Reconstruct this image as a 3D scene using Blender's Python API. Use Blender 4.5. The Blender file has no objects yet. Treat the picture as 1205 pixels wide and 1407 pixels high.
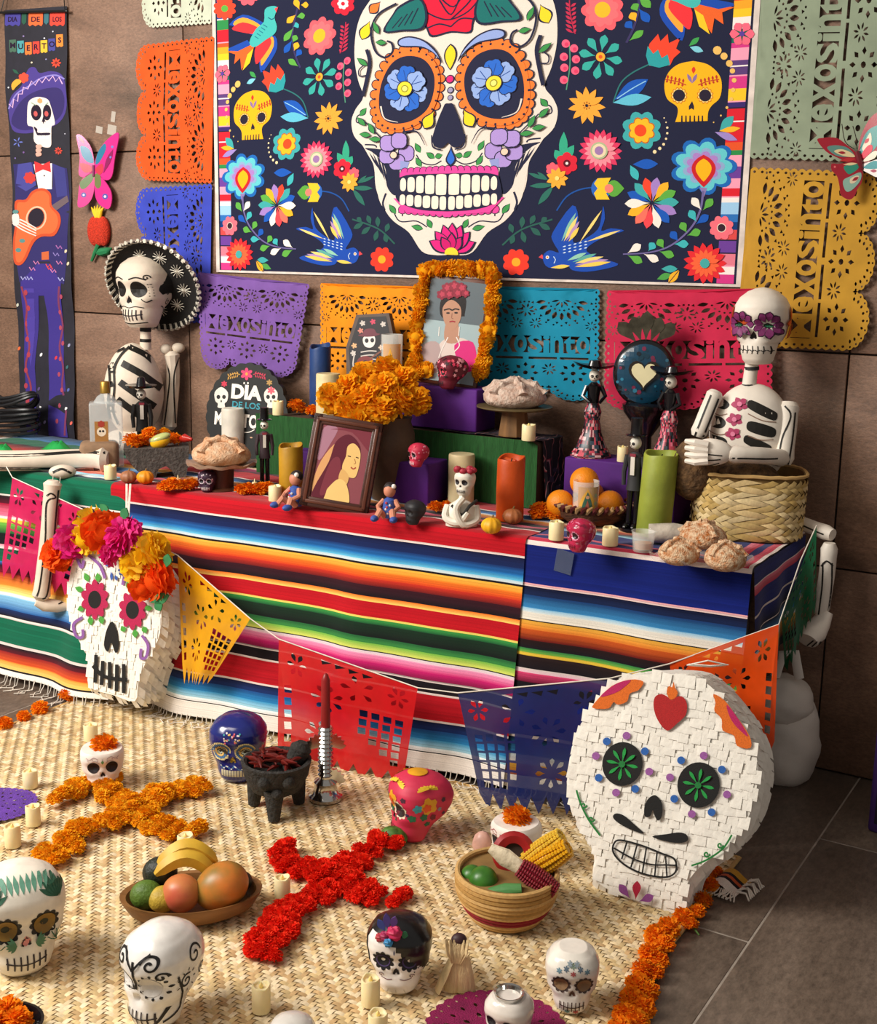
import bpy, bmesh, math, random
import numpy as np
from mathutils import Vector, Matrix, geometry
from mathutils.bvhtree import BVHTree
from mathutils import noise as mnoise
R = math.radians
PI = math.pi
random.seed(7)
SC = bpy.context.scene
COL = SC.collection

# ---------------------------------------------------------------- camera
F_PX, H_CAM, ROLL = 1700.0, 1.52, R(1.1)
HOR_Y, VP_X = 355.0, -2290.0           # horizon row and vanishing point of the wall direction
_fp = math.hypot(F_PX, 703.5 - HOR_Y)
PITCH = math.atan2(703.5 - HOR_Y, F_PX)
PSI = math.atan2(_fp, 602.5 - VP_X)
FW = Vector((-math.sin(PSI)*math.cos(PITCH), math.cos(PSI)*math.cos(PITCH), -math.sin(PITCH)))
_r = Vector((math.cos(PSI), math.sin(PSI), 0)); _u = _r.cross(FW)
RT = _r*math.cos(ROLL) + _u*math.sin(ROLL)
UP = _u*math.cos(ROLL) - _r*math.sin(ROLL)
CAM = Vector((0, 0, H_CAM))
cd = bpy.data.cameras.new('camera'); cam = bpy.data.objects.new('camera', cd); COL.objects.link(cam)
cd.sensor_fit = 'HORIZONTAL'; cd.sensor_width = 36.0; cd.lens = F_PX/1205.0*36.0
cd.clip_start = 0.05; cd.clip_end = 100
m = Matrix((RT, UP, -FW)).transposed().to_4x4(); m.translation = CAM
cam.matrix_world = m
SC.camera = cam

# ---------------------------------------------------------------- light
w = bpy.data.worlds.new('world'); SC.world = w; w.use_nodes = True
bg = w.node_tree.nodes['Background']; bg.inputs[0].default_value = (1.0, 0.93, 0.86, 1); bg.inputs[1].default_value = 0.27
def area(name, loc, target, sx, sy, power, col):
    l = bpy.data.lights.new(name, 'AREA'); l.shape = 'RECTANGLE'; l.size = sx; l.size_y = sy; l.energy = power; l.color = col
    o = bpy.data.objects.new(name, l); COL.objects.link(o); o.location = loc
    o.rotation_euler = (Vector(target)-Vector(loc)).to_track_quat('-Z', 'Y').to_euler(); return o
area('daylight_window', (-4.1, 0.0, 2.9), (-2.5, 2.9, 0.5), 1.6, 1.4, 195, (1.0, 0.95, 0.88))
area('ceiling_panel', (-2.5, 0.2, 3.6), (-2.0, 2.7, 0.3), 1.6, 1.2, 46, (1.0, 0.90, 0.77))
SC.view_settings.view_transform = 'Standard'; SC.view_settings.look = 'None'
SC.view_settings.exposure = 0.18; SC.view_settings.gamma = 1.0; SC.view_settings.use_curve_mapping = False

# ---------------------------------------------------------------- pixel <-> world
YW = 3.68            # wall plane
ZT = 0.752           # top of the cloth on the table
def ray(px, py): return FW*F_PX + RT*(px-602.5) - UP*(py-703.5)
def onz(px, py, z):
    d = ray(px, py); return CAM + d*((z-CAM.z)/d.z)
def ony(px, py, y):
    d = ray(px, py); return CAM + d*(y/d.y)
def onplane(px, py, P, N):
    d = ray(px, py); return CAM + d*((P-CAM).dot(N)/d.dot(N))
def mpp(P): return (Vector(P)-CAM).dot(FW)/F_PX      # metres per photo pixel at P
def facing(P): return math.atan2(-P[0], P[1])        # turn about z so that local -y looks to the camera
def tb(px, py, z=ZT): return onz(px, py, z)
def fl(px, py, z=0.012): return onz(px, py, z)

# ---------------------------------------------------------------- colours and materials
def lin(c):
    if isinstance(c, str):
        c = c.lstrip('#'); c = [int(c[i:i+2], 16)/255 for i in (0, 2, 4)]
        return tuple(((x/12.92) if x <= .04045 else ((x+.055)/1.055)**2.4) for x in c)
    return tuple(c[:3])
MATS = {}
def mat(name, col=None, rough=.6, metal=0., var=.12, scale=25., bump=0., bscale=90., coat=0., sss=0., trans=0., alpha=1., sheen=0., col2=None, ior=1.45, emit=0., stretch=None, spec=.5):
    """one procedural Principled material; col=None reads the mesh's own colour attribute"""
    if name in MATS: return MATS[name]
    mt = bpy.data.materials.new(name); mt.use_nodes = True; MATS[name] = mt
    nt = mt.node_tree; N = nt.nodes; L = nt.links; b = N['Principled BSDF']
    tc = N.new('ShaderNodeTexCoord')
    mp = N.new('ShaderNodeMapping'); L.new(tc.outputs['Object'], mp.inputs[0])
    if stretch: mp.inputs['Scale'].default_value = stretch
    nz = N.new('ShaderNodeTexNoise'); nz.inputs['Scale'].default_value = scale; nz.inputs['Detail'].default_value = 5
    L.new(mp.outputs[0], nz.inputs[0])
    mx = N.new('ShaderNodeMix'); mx.data_type = 'RGBA'
    if col is None:
        at = N.new('ShaderNodeVertexColor'); at.layer_name = 'Col'
        mr = N.new('ShaderNodeMapRange'); mr.inputs[1].default_value = .3; mr.inputs[2].default_value = .7; mr.inputs[3].default_value = 1-var; mr.inputs[4].default_value = 1+var*.5
        L.new(nz.outputs[0], mr.inputs[0])
        vm = N.new('ShaderNodeVectorMath'); vm.operation = 'SCALE'
        L.new(at.outputs[0], vm.inputs[0]); L.new(mr.outputs[0], vm.inputs['Scale'])
        L.new(vm.outputs[0], b.inputs['Base Color'])
    else:
        c = lin(col); c2 = lin(col2) if col2 else tuple(x*(1-var*2) for x in c)
        rp = N.new('ShaderNodeValToRGB'); rp.color_ramp.elements[0].position = .32; rp.color_ramp.elements[1].position = .68
        rp.color_ramp.elements[0].color = (*c2, 1); rp.color_ramp.elements[1].color = (*(tuple(min(1, x*(1+var*.4)) for x in c)), 1)
        L.new(nz.outputs[0], rp.inputs[0]); L.new(rp.outputs[0], b.inputs['Base Color'])
    b.inputs['Roughness'].default_value = rough; b.inputs['Metallic'].default_value = metal
    b.inputs['Coat Weight'].default_value = coat; b.inputs['Coat Roughness'].default_value = .12
    b.inputs['IOR'].default_value = ior; b.inputs['Specular IOR Level'].default_value = spec
    b.inputs['Transmission Weight'].default_value = trans; b.inputs['Alpha'].default_value = alpha
    b.inputs['Sheen Weight'].default_value = sheen
    if sss:
        b.inputs['Subsurface Weight'].default_value = sss; b.inputs['Subsurface Radius'].default_value = (.02, .012, .006); b.inputs['Subsurface Scale'].default_value = .6
    if emit: b.inputs['Emission Strength'].default_value = emit; b.inputs['Emission Color'].default_value = (*lin(col), 1)
    if bump:
        n2 = N.new('ShaderNodeTexNoise'); n2.inputs['Scale'].default_value = bscale; n2.inputs['Detail'].default_value = 6
        L.new(mp.outputs[0], n2.inputs[0]); bp = N.new('ShaderNodeBump'); bp.inputs['Strength'].default_value = bump; bp.inputs['Distance'].default_value = .01
        L.new(n2.outputs[0], bp.inputs['Height']); L.new(bp.outputs[0], b.inputs['Normal'])
    return mt
PAINT = mat('painted_surface', None, rough=.55)
GLOSS = mat('glossy_paint', None, rough=.22, coat=.5, var=.05)
PRINT = mat('printed_cloth', None, rough=.85, var=.06, scale=400, bump=.05, bscale=500, spec=.2)
CLOTHM = mat('woven_serape', None, rough=.95, var=.16, scale=350, bump=.12, bscale=420, sheen=.15, stretch=(1, 1, 3), spec=.15)

# ---------------------------------------------------------------- scene objects
def link(o, parent=None):
    COL.objects.link(o)
    if parent is not None: o.parent = parent
    return o
def tag(o, label, cat, group=None, kind=None):
    if label: o['label'] = label
    if cat: o['category'] = cat
    if group: o['group'] = group
    if kind: o['kind'] = kind
    return o
def thing(name, label, cat, loc=(0, 0, 0), rz=0., group=None, rot=None):
    o = bpy.data.objects.new(name, None); COL.objects.link(o); o.empty_display_size = .03
    o.location = loc; o.rotation_euler = rot if rot else (0, 0, rz)
    return tag(o, label, cat, group)
def copy_tree(o, loc=None, rz=None, label=None, parent=None, rot=None, scale=None, group=None):
    c = o.copy(); COL.objects.link(c)
    if parent is not None: c.parent = parent
    if loc is not None: c.location = loc
    if rz is not None: c.rotation_euler = (0, 0, rz)
    if rot is not None: c.rotation_euler = rot
    if scale is not None: c.scale = (scale,)*3 if not hasattr(scale, '__len__') else scale
    if label: c['label'] = label
    if group: c['group'] = group
    for ch in list(o.children):
        copy_tree(ch, parent=c)
    return c

class MB:
    """collects shapes and links them as ONE mesh object"""
    def __init__(s): s.v = []; s.f = []; s.c = []; s.col = (.8, .8, .8); s.anyc = False
    def color(s, c): s.col = lin(c); s.anyc = True; return s
    def add(s, vs, fs, M=None):
        n = len(s.v)
        s.v += [tuple(M @ Vector(p)) for p in vs] if M is not None else [tuple(p) for p in vs]
        s.f += [tuple(i+n for i in f) for f in fs]; s.c += [s.col]*len(fs); return s
    def grid(s, fn, nu, nv, cu=False, cv=False, M=None):
        vs = []; fs = []
        a = nu if cu else nu+1; b = nv if cv else nv+1
        for j in range(b):
            for i in range(a): vs.append(fn(i/nu, j/nv))
        for j in range(nv):
            for i in range(nu):
                i1 = (i+1) % a; j1 = (j+1) % b
                fs.append((j*a+i, j*a+i1, j1*a+i1, j1*a+i))
        return s.add(vs, fs, M)
    def lathe(s, prof, n=24, M=None, fn=None):
        vs = []; fs = []; k = len(prof)
        for (r, z) in prof:
            for i in range(n):
                t = 2*PI*i/n; p = (r*math.cos(t), r*math.sin(t), z)
                vs.append(fn(p) if fn else p)
        for j in range(k-1):
            for i in range(n): fs.append((j*n+i, j*n+(i+1) % n, (j+1)*n+(i+1) % n, (j+1)*n+i))
        if prof[0][0] > 1e-6: fs.append(tuple(range(n-1, -1, -1)))
        if prof[-1][0] > 1e-6: fs.append(tuple((k-1)*n+i for i in range(n)))
        return s.add(vs, fs, M)
    def ball(s, c=(0, 0, 0), r=(1, 1, 1), nu=20, nv=12, fn=None, M=None):
        if not hasattr(r, '__len__'): r = (r, r, r)
        def g(u, v):
            a = 2*PI*u; b = PI*(v-.5); d = Vector((math.cos(b)*math.cos(a), math.cos(b)*math.sin(a), math.sin(b)))
            k = fn(d) if fn else 1
            return (c[0]+d.x*r[0]*k, c[1]+d.y*r[1]*k, c[2]+d.z*r[2]*k)
        return s.grid(g, nu, nv, cu=True, M=M)
    def tube(s, path, rad, n=8, M=None, caps=True, flat=1.):
        P = [Vector(p) for p in path]; k = len(P); vs = []; fs = []
        rr = rad if hasattr(rad, '__len__') else [rad]*k
        up = Vector((0, 0, 1))
        t0 = (P[1]-P[0]).normalized()
        if abs(t0.dot(up)) > .95: up = Vector((0, 1, 0))
        nrm = (up - t0*up.dot(t0)).normalized()
        for i in range(k):
            t = (P[min(i+1, k-1)]-P[max(i-1, 0)]).normalized()
            nrm = (nrm - t*nrm.dot(t)); nrm = nrm.normalized() if nrm.length > 1e-6 else t.orthogonal().normalized()
            bn = t.cross(nrm)
            for j in range(n):
                a = 2*PI*j/n; vs.append(P[i] + (nrm*math.cos(a)*flat + bn*math.sin(a))*rr[i])
        for i in range(k-1):
            for j in range(n): fs.append((i*n+j, i*n+(j+1) % n, (i+1)*n+(j+1) % n, (i+1)*n+j))
        if caps: fs.append(tuple(range(n-1, -1, -1))); fs.append(tuple((k-1)*n+j for j in range(n)))
        return s.add(vs, fs, M)
    def box(s, x0, x1, y0, y1, z0, z1, M=None):
        vs = [(x, y, z) for z in (z0, z1) for y in (y0, y1) for x in (x0, x1)]
        return s.add(vs, [(0, 2, 3, 1), (4, 5, 7, 6), (0, 1, 5, 4), (2, 6, 7, 3), (0, 4, 6, 2), (1, 3, 7, 5)], M)
    def rbox(s, x0, x1, y0, y1, z0, z1, r=.006, M=None):
        """box with rounded edges (three-step bevel)"""
        bm = bmesh.new(); bmesh.ops.create_cube(bm, size=1)
        for v in bm.verts: v.co = Vector((x0+(v.co.x+.5)*(x1-x0), y0+(v.co.y+.5)*(y1-y0), z0+(v.co.z+.5)*(z1-z0)))
        bmesh.ops.bevel(bm, geom=bm.edges[:], offset=r, segments=3, affect='EDGES', profile=.5)
        bm.verts.index_update()
        vs = [v.co.copy() for v in bm.verts]; fs = [tuple(v.index for v in f.verts) for f in bm.faces]; bm.free()
        return s.add(vs, fs, M)
    def prism(s, poly, y0, y1, M=None):
        """polygon in (x, z) pushed from y0 (front) to y1 (back)"""
        n = len(poly); vs = [(x, y0, z) for x, z in poly]+[(x, y1, z) for x, z in poly]
        tris = geometry.tessellate_polygon([[Vector((x, z, 0)) for x, z in poly]])
        fs = [tuple(t) for t in tris]+[tuple(n+i for i in reversed(t)) for t in tris]
        fs += [(i, n+i, n+(i+1) % n, (i+1) % n) for i in range(n)]
        return s.add(vs, fs, M)
    def build(s, name, mt=None, parent=None, smooth=True, kind=None, fix=True):
        me = bpy.data.meshes.new(name); me.from_pydata(s.v, [], s.f)
        if fix:
            bm = bmesh.new(); bm.from_mesh(me)
            bmesh.ops.recalc_face_normals(bm, faces=bm.faces[:]); bm.to_mesh(me); bm.free()
        if s.anyc and mt is None: mt = PAINT
        if s.anyc: set_cols(me, s.c)
        if mt: me.materials.append(mt)
        if smooth:
            me.polygons.foreach_set('use_smooth', [True]*len(me.polygons))
            try: me.set_sharp_from_angle(angle=R(38))
            except Exception: pass
        o = bpy.data.objects.new(name, me); link(o, parent)
        if kind: o['kind'] = kind
        return o
def set_cols(me, cols):
    if not len(cols): return
    ca = me.color_attributes.new('Col', 'FLOAT_COLOR', 'CORNER')
    cnt = np.zeros(len(me.polygons), dtype=np.int32); me.polygons.foreach_get('loop_total', cnt)
    arr = np.ones((len(me.loops), 4), dtype=np.float32)
    arr[:, :3] = np.repeat(np.array(cols, dtype=np.float32), cnt, axis=0)
    ca.data.foreach_set('color', arr.ravel())
    me.color_attributes.active_color = ca

# ---------------------------------------------------------------- flat artwork
def circ(cx, cy, rx, ry=None, n=20, rot=0.):
    ry = rx if ry is None else ry; c, s_ = math.cos(rot), math.sin(rot); o = []
    for i in range(n):
        a = 2*PI*i/n; x = rx*math.cos(a); y = ry*math.sin(a); o.append((cx+x*c-y*s_, cy+x*s_+y*c))
    return o
def rosette(cx, cy, r0, r1, n, k=6, power=1., sx=1., sy=1., rot=0.):
    """scalloped outline with n lobes between radii r0 and r1"""
    o = []; N = n*k
    for i in range(N):
        a = 2*PI*i/N + rot; t = abs(math.sin(n*(a-rot)/2))**power; r = r0+(r1-r0)*t
        o.append((cx+r*math.cos(a)*sx, cy+r*math.sin(a)*sy))
    return o
def petal(x0, y0, x1, y1, w, n=7, tip=.55):
    """leaf from base to tip; tip>.5 puts the widest point further out"""
    dx, dy = x1-x0, y1-y0; L_ = math.hypot(dx, dy) or 1e-9; nx, ny = -dy/L_, dx/L_; a = []; b = []
    for i in range(n+1):
        t = i/n; e = math.sin(PI*t**(math.log(.5)/math.log(tip)))
        a.append((x0+dx*t+nx*w/2*e, y0+dy*t+ny*w/2*e)); b.append((x0+dx*t-nx*w/2*e, y0+dy*t-ny*w/2*e))
    return a+b[-2:0:-1]
def smooth(pts, n=6, closed=False):
    """Catmull-Rom through the points"""
    P = [Vector(p) for p in pts]; k = len(P); o = []
    rng = k if closed else k-1
    for i in range(rng):
        p0 = P[(i-1) % k] if closed or i > 0 else P[0]; p1 = P[i]; p2 = P[(i+1) % k]; p3 = P[(i+2) % k] if closed or i+2 < k else P[-1]
        for j in range(n):
            t = j/n; o.append(tuple(.5*((2*p1)+(p2-p0)*t+(2*p0-5*p1+4*p2-p3)*t*t+(3*p1-p0-3*p2+p3)*t**3)))
    if not closed: o.append(tuple(P[-1]))
    return o
def stroke(path, w, w1=None, n=5, sm=True, aspect=1.):
    """ribbon polygon along a path; w, w1 start/end width"""
    p = smooth(path, n) if sm and len(path) > 2 else [tuple(q) for q in path]
    k = len(p); a = []; b = []
    for i in range(k):
        x0, y0 = p[max(i-1, 0)]; x1, y1 = p[min(i+1, k-1)]; dx, dy = x1-x0, y1-y0; L_ = math.hypot(dx, dy) or 1e-9
        ww = w if w1 is None else w+(w1-w)*i/(k-1)
        nx, ny = -dy/L_*ww/2, dx/L_*ww/2
        a.append((p[i][0]+nx, p[i][1]+ny)); b.append((p[i][0]-nx, p[i][1]-ny))
    return a+b[::-1]
def inpoly(X, Y, poly):
    ins = np.zeros(len(X), dtype=bool); n = len(poly); P = np.array(poly)
    for i in range(n):
        x0, y0 = P[i-1]; x1, y1 = P[i]
        c = (y0 > Y) != (y1 > Y)
        if y1 != y0: ins ^= c & (X < (x1-x0)*(Y-y0)/(y1-y0)+x0)
    return ins
def fill2d(outline, holes=(), step=None, extra=None):
    """triangles of an outline minus holes; step adds inner points so that the sheet can bend.
    extra = (verts, edges, test): further constraint edges and a test that says which centroids are cut away"""
    vs = []; ed = []
    for lp in [outline]+list(holes):
        n = len(vs); vs += [Vector(p) for p in lp]; ed += [(n+i, n+(i+1) % len(lp)) for i in range(len(lp))]
    if extra: n = len(vs); vs += [Vector(p) for p in extra[0]]; ed += [(a+n, b+n) for a, b in extra[1]]
    if step:
        xs = [p[0] for p in outline]; ys = [p[1] for p in outline]
        gx = np.arange(min(xs)+step*.5, max(xs), step); gy = np.arange(min(ys)+step*.5, max(ys), step)
        if len(gx) and len(gy):
            GX, GY = np.meshgrid(gx, gy); GX = GX.ravel(); GY = GY.ravel(); k = inpoly(GX, GY, outline)
            vs += [Vector((float(x), float(y))) for x, y in zip(GX[k], GY[k])]
    r = geometry.delaunay_2d_cdt(vs, ed, [], 0, 1e-7)
    V = np.array([(p[0], p[1]) for p in r[0]]); T = np.array([f for f in r[2] if len(f) == 3])
    C = V[T].mean(axis=1); keep = inpoly(C[:, 0], C[:, 1], outline)
    for h in holes: 
        hx = [p[0] for p in h]; hy = [p[1] for p in h]
        bb = (C[:, 0] > min(hx)) & (C[:, 0] < max(hx)) & (C[:, 1] > min(hy)) & (C[:, 1] < max(hy)) & keep
        ix = np.nonzero(bb)[0]
        if len(ix): keep[ix[inpoly(C[ix, 0], C[ix, 1], h)]] = False
    if extra: keep &= ~extra[2](C)
    return V, T[keep]
_TXT = {}
def text2d(s, bold=0.):
    """triangles of a word in the built-in typeface, height about 1"""
    k = (s, bold)
    if k in _TXT: return _TXT[k]
    cu = bpy.data.curves.new('lettering', 'FONT'); cu.body = s; cu.size = 1.; cu.offset = bold; cu.resolution_u = 3; cu.fill_mode = 'FRONT'
    o = bpy.data.objects.new('lettering', cu); me = o.to_mesh()
    V = np.array([(v.co.x, v.co.y) for v in me.vertices]); T = [tuple(p.vertices) for p in me.polygons]
    E_ = {}
    for p in T:
        for i in range(len(p)):
            e = tuple(sorted((p[i], p[(i+1) % len(p)]))); E_[e] = E_.get(e, 0)+1
    B = [e for e, c in E_.items() if c == 1]
    o.to_mesh_clear(); bpy.data.objects.remove(o); bpy.data.curves.remove(cu)
    _TXT[k] = (V, T, B); return _TXT[k]
class Art:
    """flat print: coloured polygons, later ones lie on top"""
    def __init__(s, step=None): s.it = []; s.step = step
    def p(s, poly, c): s.it.append((np.array(poly, dtype=float), None, lin(c))); return s
    def c(s, x, y, r, c, ry=None, n=20, rot=0.): return s.p(circ(x, y, r, ry, n, rot), c)
    def l(s, path, w, c, w1=None, sm=True): return s.p(stroke(path, w, w1, sm=sm), c)
    def text(s, t, x, y, h, c, bold=0., wx=None, ang=0., sy=1., center=True):
        """word centred at x, y; h height of capitals, wx width; sy=-1 for pixel rows that run down"""
        V, T, B = text2d(t, bold); V = V.copy(); lo = V.min(0); hi = V.max(0)
        k = h/(hi[1]-lo[1]); kx = (wx/(hi[0]-lo[0])) if wx else k
        V = (V-(lo+hi)/2)*np.array([kx, k*sy]); ca, sa = math.cos(ang), math.sin(ang)
        V = V @ np.array([[ca, sa], [-sa, ca]]) + np.array([x, y])
        s.it.append((V, T, lin(c))); return s
    def build(s, name, fn, mt=None, parent=None, eps=.00025, k0=1, step=None):
        """fn(u, v, lift) -> point; shapes that overlap are lifted over one another"""
        step = step or s.step; lev = []; bbs = []
        vs = []; fs = []; cs = []
        for (P, T, c) in s.it:
            lo = P.min(0); hi = P.max(0); L_ = 0
            for (a, b, l_) in bbs:
                if l_ > L_-1 and lo[0] < b[0] and hi[0] > a[0] and lo[1] < b[1] and hi[1] > a[1]: L_ = l_+1
            bbs.append((lo, hi, L_)); off = eps*(k0+L_)
            if T is None:
                if step and max(hi-lo) > step*1.2:
                    Q = []
                    for i in range(len(P)):
                        d_ = P[(i+1) % len(P)]-P[i]; m_ = max(1, int(math.hypot(*d_)/(step*.6)))
                        Q += [tuple(P[i]+d_*j/m_) for j in range(m_)]
                    V, tr = fill2d(Q, (), step)
                else: V = P; tr = geometry.tessellate_polygon([[Vector((q[0], q[1], 0)) for q in P]])
            else: V, tr = P, T
            n = len(vs)
            vs += [fn(q[0], q[1], off) for q in V]; fs += [tuple(int(i)+n for i in t) for t in tr]; cs += [c]*len(tr)
        bad = {i for i, p in enumerate(vs) if p is None}
        if bad:
            ok = [i for i, f in enumerate(fs) if not any(j in bad for j in f)]
            fs = [fs[i] for i in ok]; cs = [cs[i] for i in ok]; vs = [p if p is not None else (0, 0, 0) for p in vs]
        mb = MB(); mb.v = [tuple(p) for p in vs]; mb.f = fs; mb.c = cs; mb.anyc = True
        return mb.build(name, mt or PAINT, parent, smooth=False, fix=False)
class Plane:
    """a flat face in the scene: reads a photo pixel as a point of that face, in the owner's own coordinates"""
    def __init__(s, loc, rz=0., tilt=0., roll=0.):
        s.M = Matrix.Translation(Vector(loc)) @ Matrix.Rotation(rz, 4, 'Z') @ Matrix.Rotation(tilt, 4, 'X') @ Matrix.Rotation(roll, 4, 'Y')
        s.I = s.M.inverted(); s.P = Vector(loc); s.N = (s.M.to_3x3() @ Vector((0, -1, 0)))
        s.rot = s.M.to_euler()
    def uv(s, px, py):
        q = s.I @ onplane(px, py, s.P, s.N); return (q.x, q.z)
    def poly(s, pts): return [s.uv(*p) for p in pts]
    def fn(s, u, v, off): 
        a, b = s.uv(u, v); return (a, -off, b)
def project(bvh, axis='Y', sgn=1, far=2.):
    """drops flat artwork (u right, v up) onto a modelled surface along its depth axis"""
    def fn(u, v, off):
        o = Vector((u, -far*sgn, v)) if axis == 'Y' else Vector((far*sgn, u*sgn, v))
        d = Vector((0, sgn, 0)) if axis == 'Y' else Vector((-sgn, 0, 0))
        h, n, i, dist = bvh.ray_cast(o, d)
        if h is None: return None
        if n.dot(d) > 0: n = -n
        return h + n*off
    return fn
def bvh_of(o):
    me = o.data; return BVHTree.FromPolygons([v.co.copy() for v in me.vertices], [tuple(p.vertices) for p in me.polygons])

# ================================================================ the room
def stone(name, c1, c2, c3, rough=.5, sc=1.6, stretch=(1, 1, 2.2), bump=.25):
    mt = bpy.data.materials.new(name); mt.use_nodes = True; nt = mt.node_tree; N = nt.nodes; L = nt.links; b = N['Principled BSDF']
    ge = N.new('ShaderNodeNewGeometry'); oi = N.new('ShaderNodeObjectInfo')
    ad = N.new('ShaderNodeVectorMath'); ad.operation = 'MULTIPLY_ADD'; ad.inputs[1].default_value = (1, 1, 1)
    cb = N.new('ShaderNodeCombineXYZ'); mu = N.new('ShaderNodeMath'); mu.operation = 'MULTIPLY'; mu.inputs[1].default_value = 17
    L.new(oi.outputs['Random'], mu.inputs[0]); L.new(mu.outputs[0], cb.inputs[0]); L.new(mu.outputs[0], cb.inputs[2])
    L.new(ge.outputs['Position'], ad.inputs[0]); L.new(cb.outputs[0], ad.inputs[2])
    mp = N.new('ShaderNodeMapping'); mp.inputs['Scale'].default_value = stretch; mp.inputs['Rotation'].default_value = (0, R(18), R(4)); L.new(ad.outputs[0], mp.inputs[0])
    n1 = N.new('ShaderNodeTexNoise'); n1.inputs['Scale'].default_value = sc; n1.inputs['Detail'].default_value = 9; n1.inputs['Roughness'].default_value = .62; n1.inputs['Distortion'].default_value = .9
    n2 = N.new('ShaderNodeTexNoise'); n2.inputs['Scale'].default_value = 70; n2.inputs['Detail'].default_value = 6; n2.inputs['Roughness'].default_value = .8
    L.new(mp.outputs[0], n1.inputs[0]); L.new(mp.outputs[0], n2.inputs[0])
    rp = N.new('ShaderNodeValToRGB'); e = rp.color_ramp.elements; e[0].position = .3; e[0].color = (*lin(c1), 1); e[1].position = .72; e[1].color = (*lin(c3), 1)
    k = e.new(.52); k.color = (*lin(c2), 1); L.new(n1.outputs[0], rp.inputs[0])
    mr = N.new('ShaderNodeMapRange'); mr.inputs[1].default_value = .3; mr.inputs[2].default_value = .7; mr.inputs[3].default_value = .5; mr.inputs[4].default_value = 1.28; L.new(n2.outputs[0], mr.inputs[0])
    sc_ = N.new('ShaderNodeVectorMath'); sc_.operation = 'SCALE'; L.new(rp.outputs[0], sc_.inputs[0]); L.new(mr.outputs[0], sc_.inputs['Scale']); L.new(sc_.outputs[0], b.inputs['Base Color'])
    b.inputs['Roughness'].default_value = rough
    bp = N.new('ShaderNodeBump'); bp.inputs['Strength'].default_value = bump; bp.inputs['Distance'].default_value = .004; L.new(n2.outputs[0], bp.inputs['Height']); L.new(bp.outputs[0], b.inputs['Normal'])
    return mt
WALLM = stone('brown_stone', '#57402f', '#7f5f4b', '#9c7962', bump=.4)
FLOORM = stone('dark_floor_stone', '#52453b', '#695a4e', '#7d6d60', rough=.42, stretch=(1, .45, 1), bump=.15)
GROUT = mat('dark_grout', '#2a211c', rough=.95)
GROUT2 = mat('pale_grout', '#a2968a', rough=.95)
wall = MB().box(-8.5, 3.2, YW+.012, YW+.1, -.02, 3.9).build('wall_back', GROUT, smooth=False); tag(wall, 'brown stone slab wall behind the altar', None, kind='structure')
floor = MB().box(-8.5, 3.2, -2.5, YW+.1, -.06, -.0012).build('floor', GROUT2, smooth=False); tag(floor, 'dark brown stone tile floor', None, kind='structure')
def tile_mesh(name, dx, dy, dz, mt):
    o = MB().rbox(0, dx, 0, dy, 0, dz, .0025).build(name, mt); me = o.data; bpy.data.objects.remove(o); return me
TW, TH = 1.262, .635
xj = ony(252, 57, YW).x
me = tile_mesh('wall_tile', TW-.005, .012, TH-.005, WALLM)
for r_, z0 in enumerate((.005, .64, 1.275, 1.91, 2.545, 3.18)):
    for k in range(-4, 4):
        x0 = xj + k*TW
        if x0 > 3 or x0+TW > 3.2 and x0 > 2: continue
        o = bpy.data.objects.new('wall_tile', me); link(o, wall); o.location = (x0, YW, z0)
me = tile_mesh('floor_tile', .635-.004, 1.25-.004, .008, FLOORM)
for i in range(-9, 6):
    for k in range(-4, 2):
        y0 = 2.59 + k*1.25 + (.62 if i % 2 == 0 else 0)
        if y0 > YW: continue
        o = bpy.data.objects.new('floor_tile', me); link(o, floor); o.location = (-.70 + i*.635, y0, -.008)
        if y0+1.25 > YW+.05: o.scale.y = (YW+.04-y0)/1.25

# ================================================================ palm mat on the floor
STRAW = mat('plaited_palm', None, rough=.7, var=.18, scale=120, stretch=(1, 1, 1), spec=.3)
def weave(mb, nu, nv, fn, cols, amp, gap=.94, seg=3, rnd=None):
    """2/2 twill: every float is a little arched strip; fn(u, v, h) -> point (u, v in strip counts)"""
    rnd = rnd or random.Random(3)
    def strip(a0, a1, b0, b1, along_u):
        c = rnd.choice(cols); k = rnd.uniform(.82, 1.1); mb.col = tuple(x*k for x in lin(c)); mb.anyc = True
        vs = []
        for i in range(seg+1):
            t = i/seg; h = amp*(math.sin(PI*t)*1.1-.1)
            for q in (0, .5, 1):
                hh = h + (amp*.25 if q == .5 else 0)
                if along_u: vs.append(fn(a0+(a1-a0)*t, b0+(b1-b0)*((q-.5)*gap+.5), hh))
                else: vs.append(fn(a0+(a1-a0)*((q-.5)*gap+.5), b0+(b1-b0)*t, hh))
        if any(p is None for p in vs): return
        fs = []
        for i in range(seg):
            for q in range(2): fs.append((i*3+q, i*3+q+1, i*3+q+4, i*3+q+3))
        mb.add(vs, fs)
    for j in range(nv):
        for i in range(nu):
            s = (i+j) % 4
            if s == 0 and i+2 <= nu: strip(i-.05, i+2.05, j, j+1, True)
            s2 = (i+j) % 4
            if s2 == 2 and j+2 <= nv:            # vertical floats start where the horizontal ones end
                strip(i, i+1, j-.05, j+2.05, False)
MX0, MX1, MY0, MY1 = -3.14, -.845, 1.35, 2.965
mat_t = thing('palm_mat', 'large plaited palm mat on the floor under the offerings', 'mat', (0, 0, 0))
MB().box(MX0, MX1, MY0, MY1, .0005, .005).build('mat_backing', mat('mat_backing', '#c4a473', rough=.9), mat_t, smooth=False)
mb = MB(); PW = .0115; nu = int((MX1-MX0)/PW); nv = int((MY1-MY0)/PW)
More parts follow.
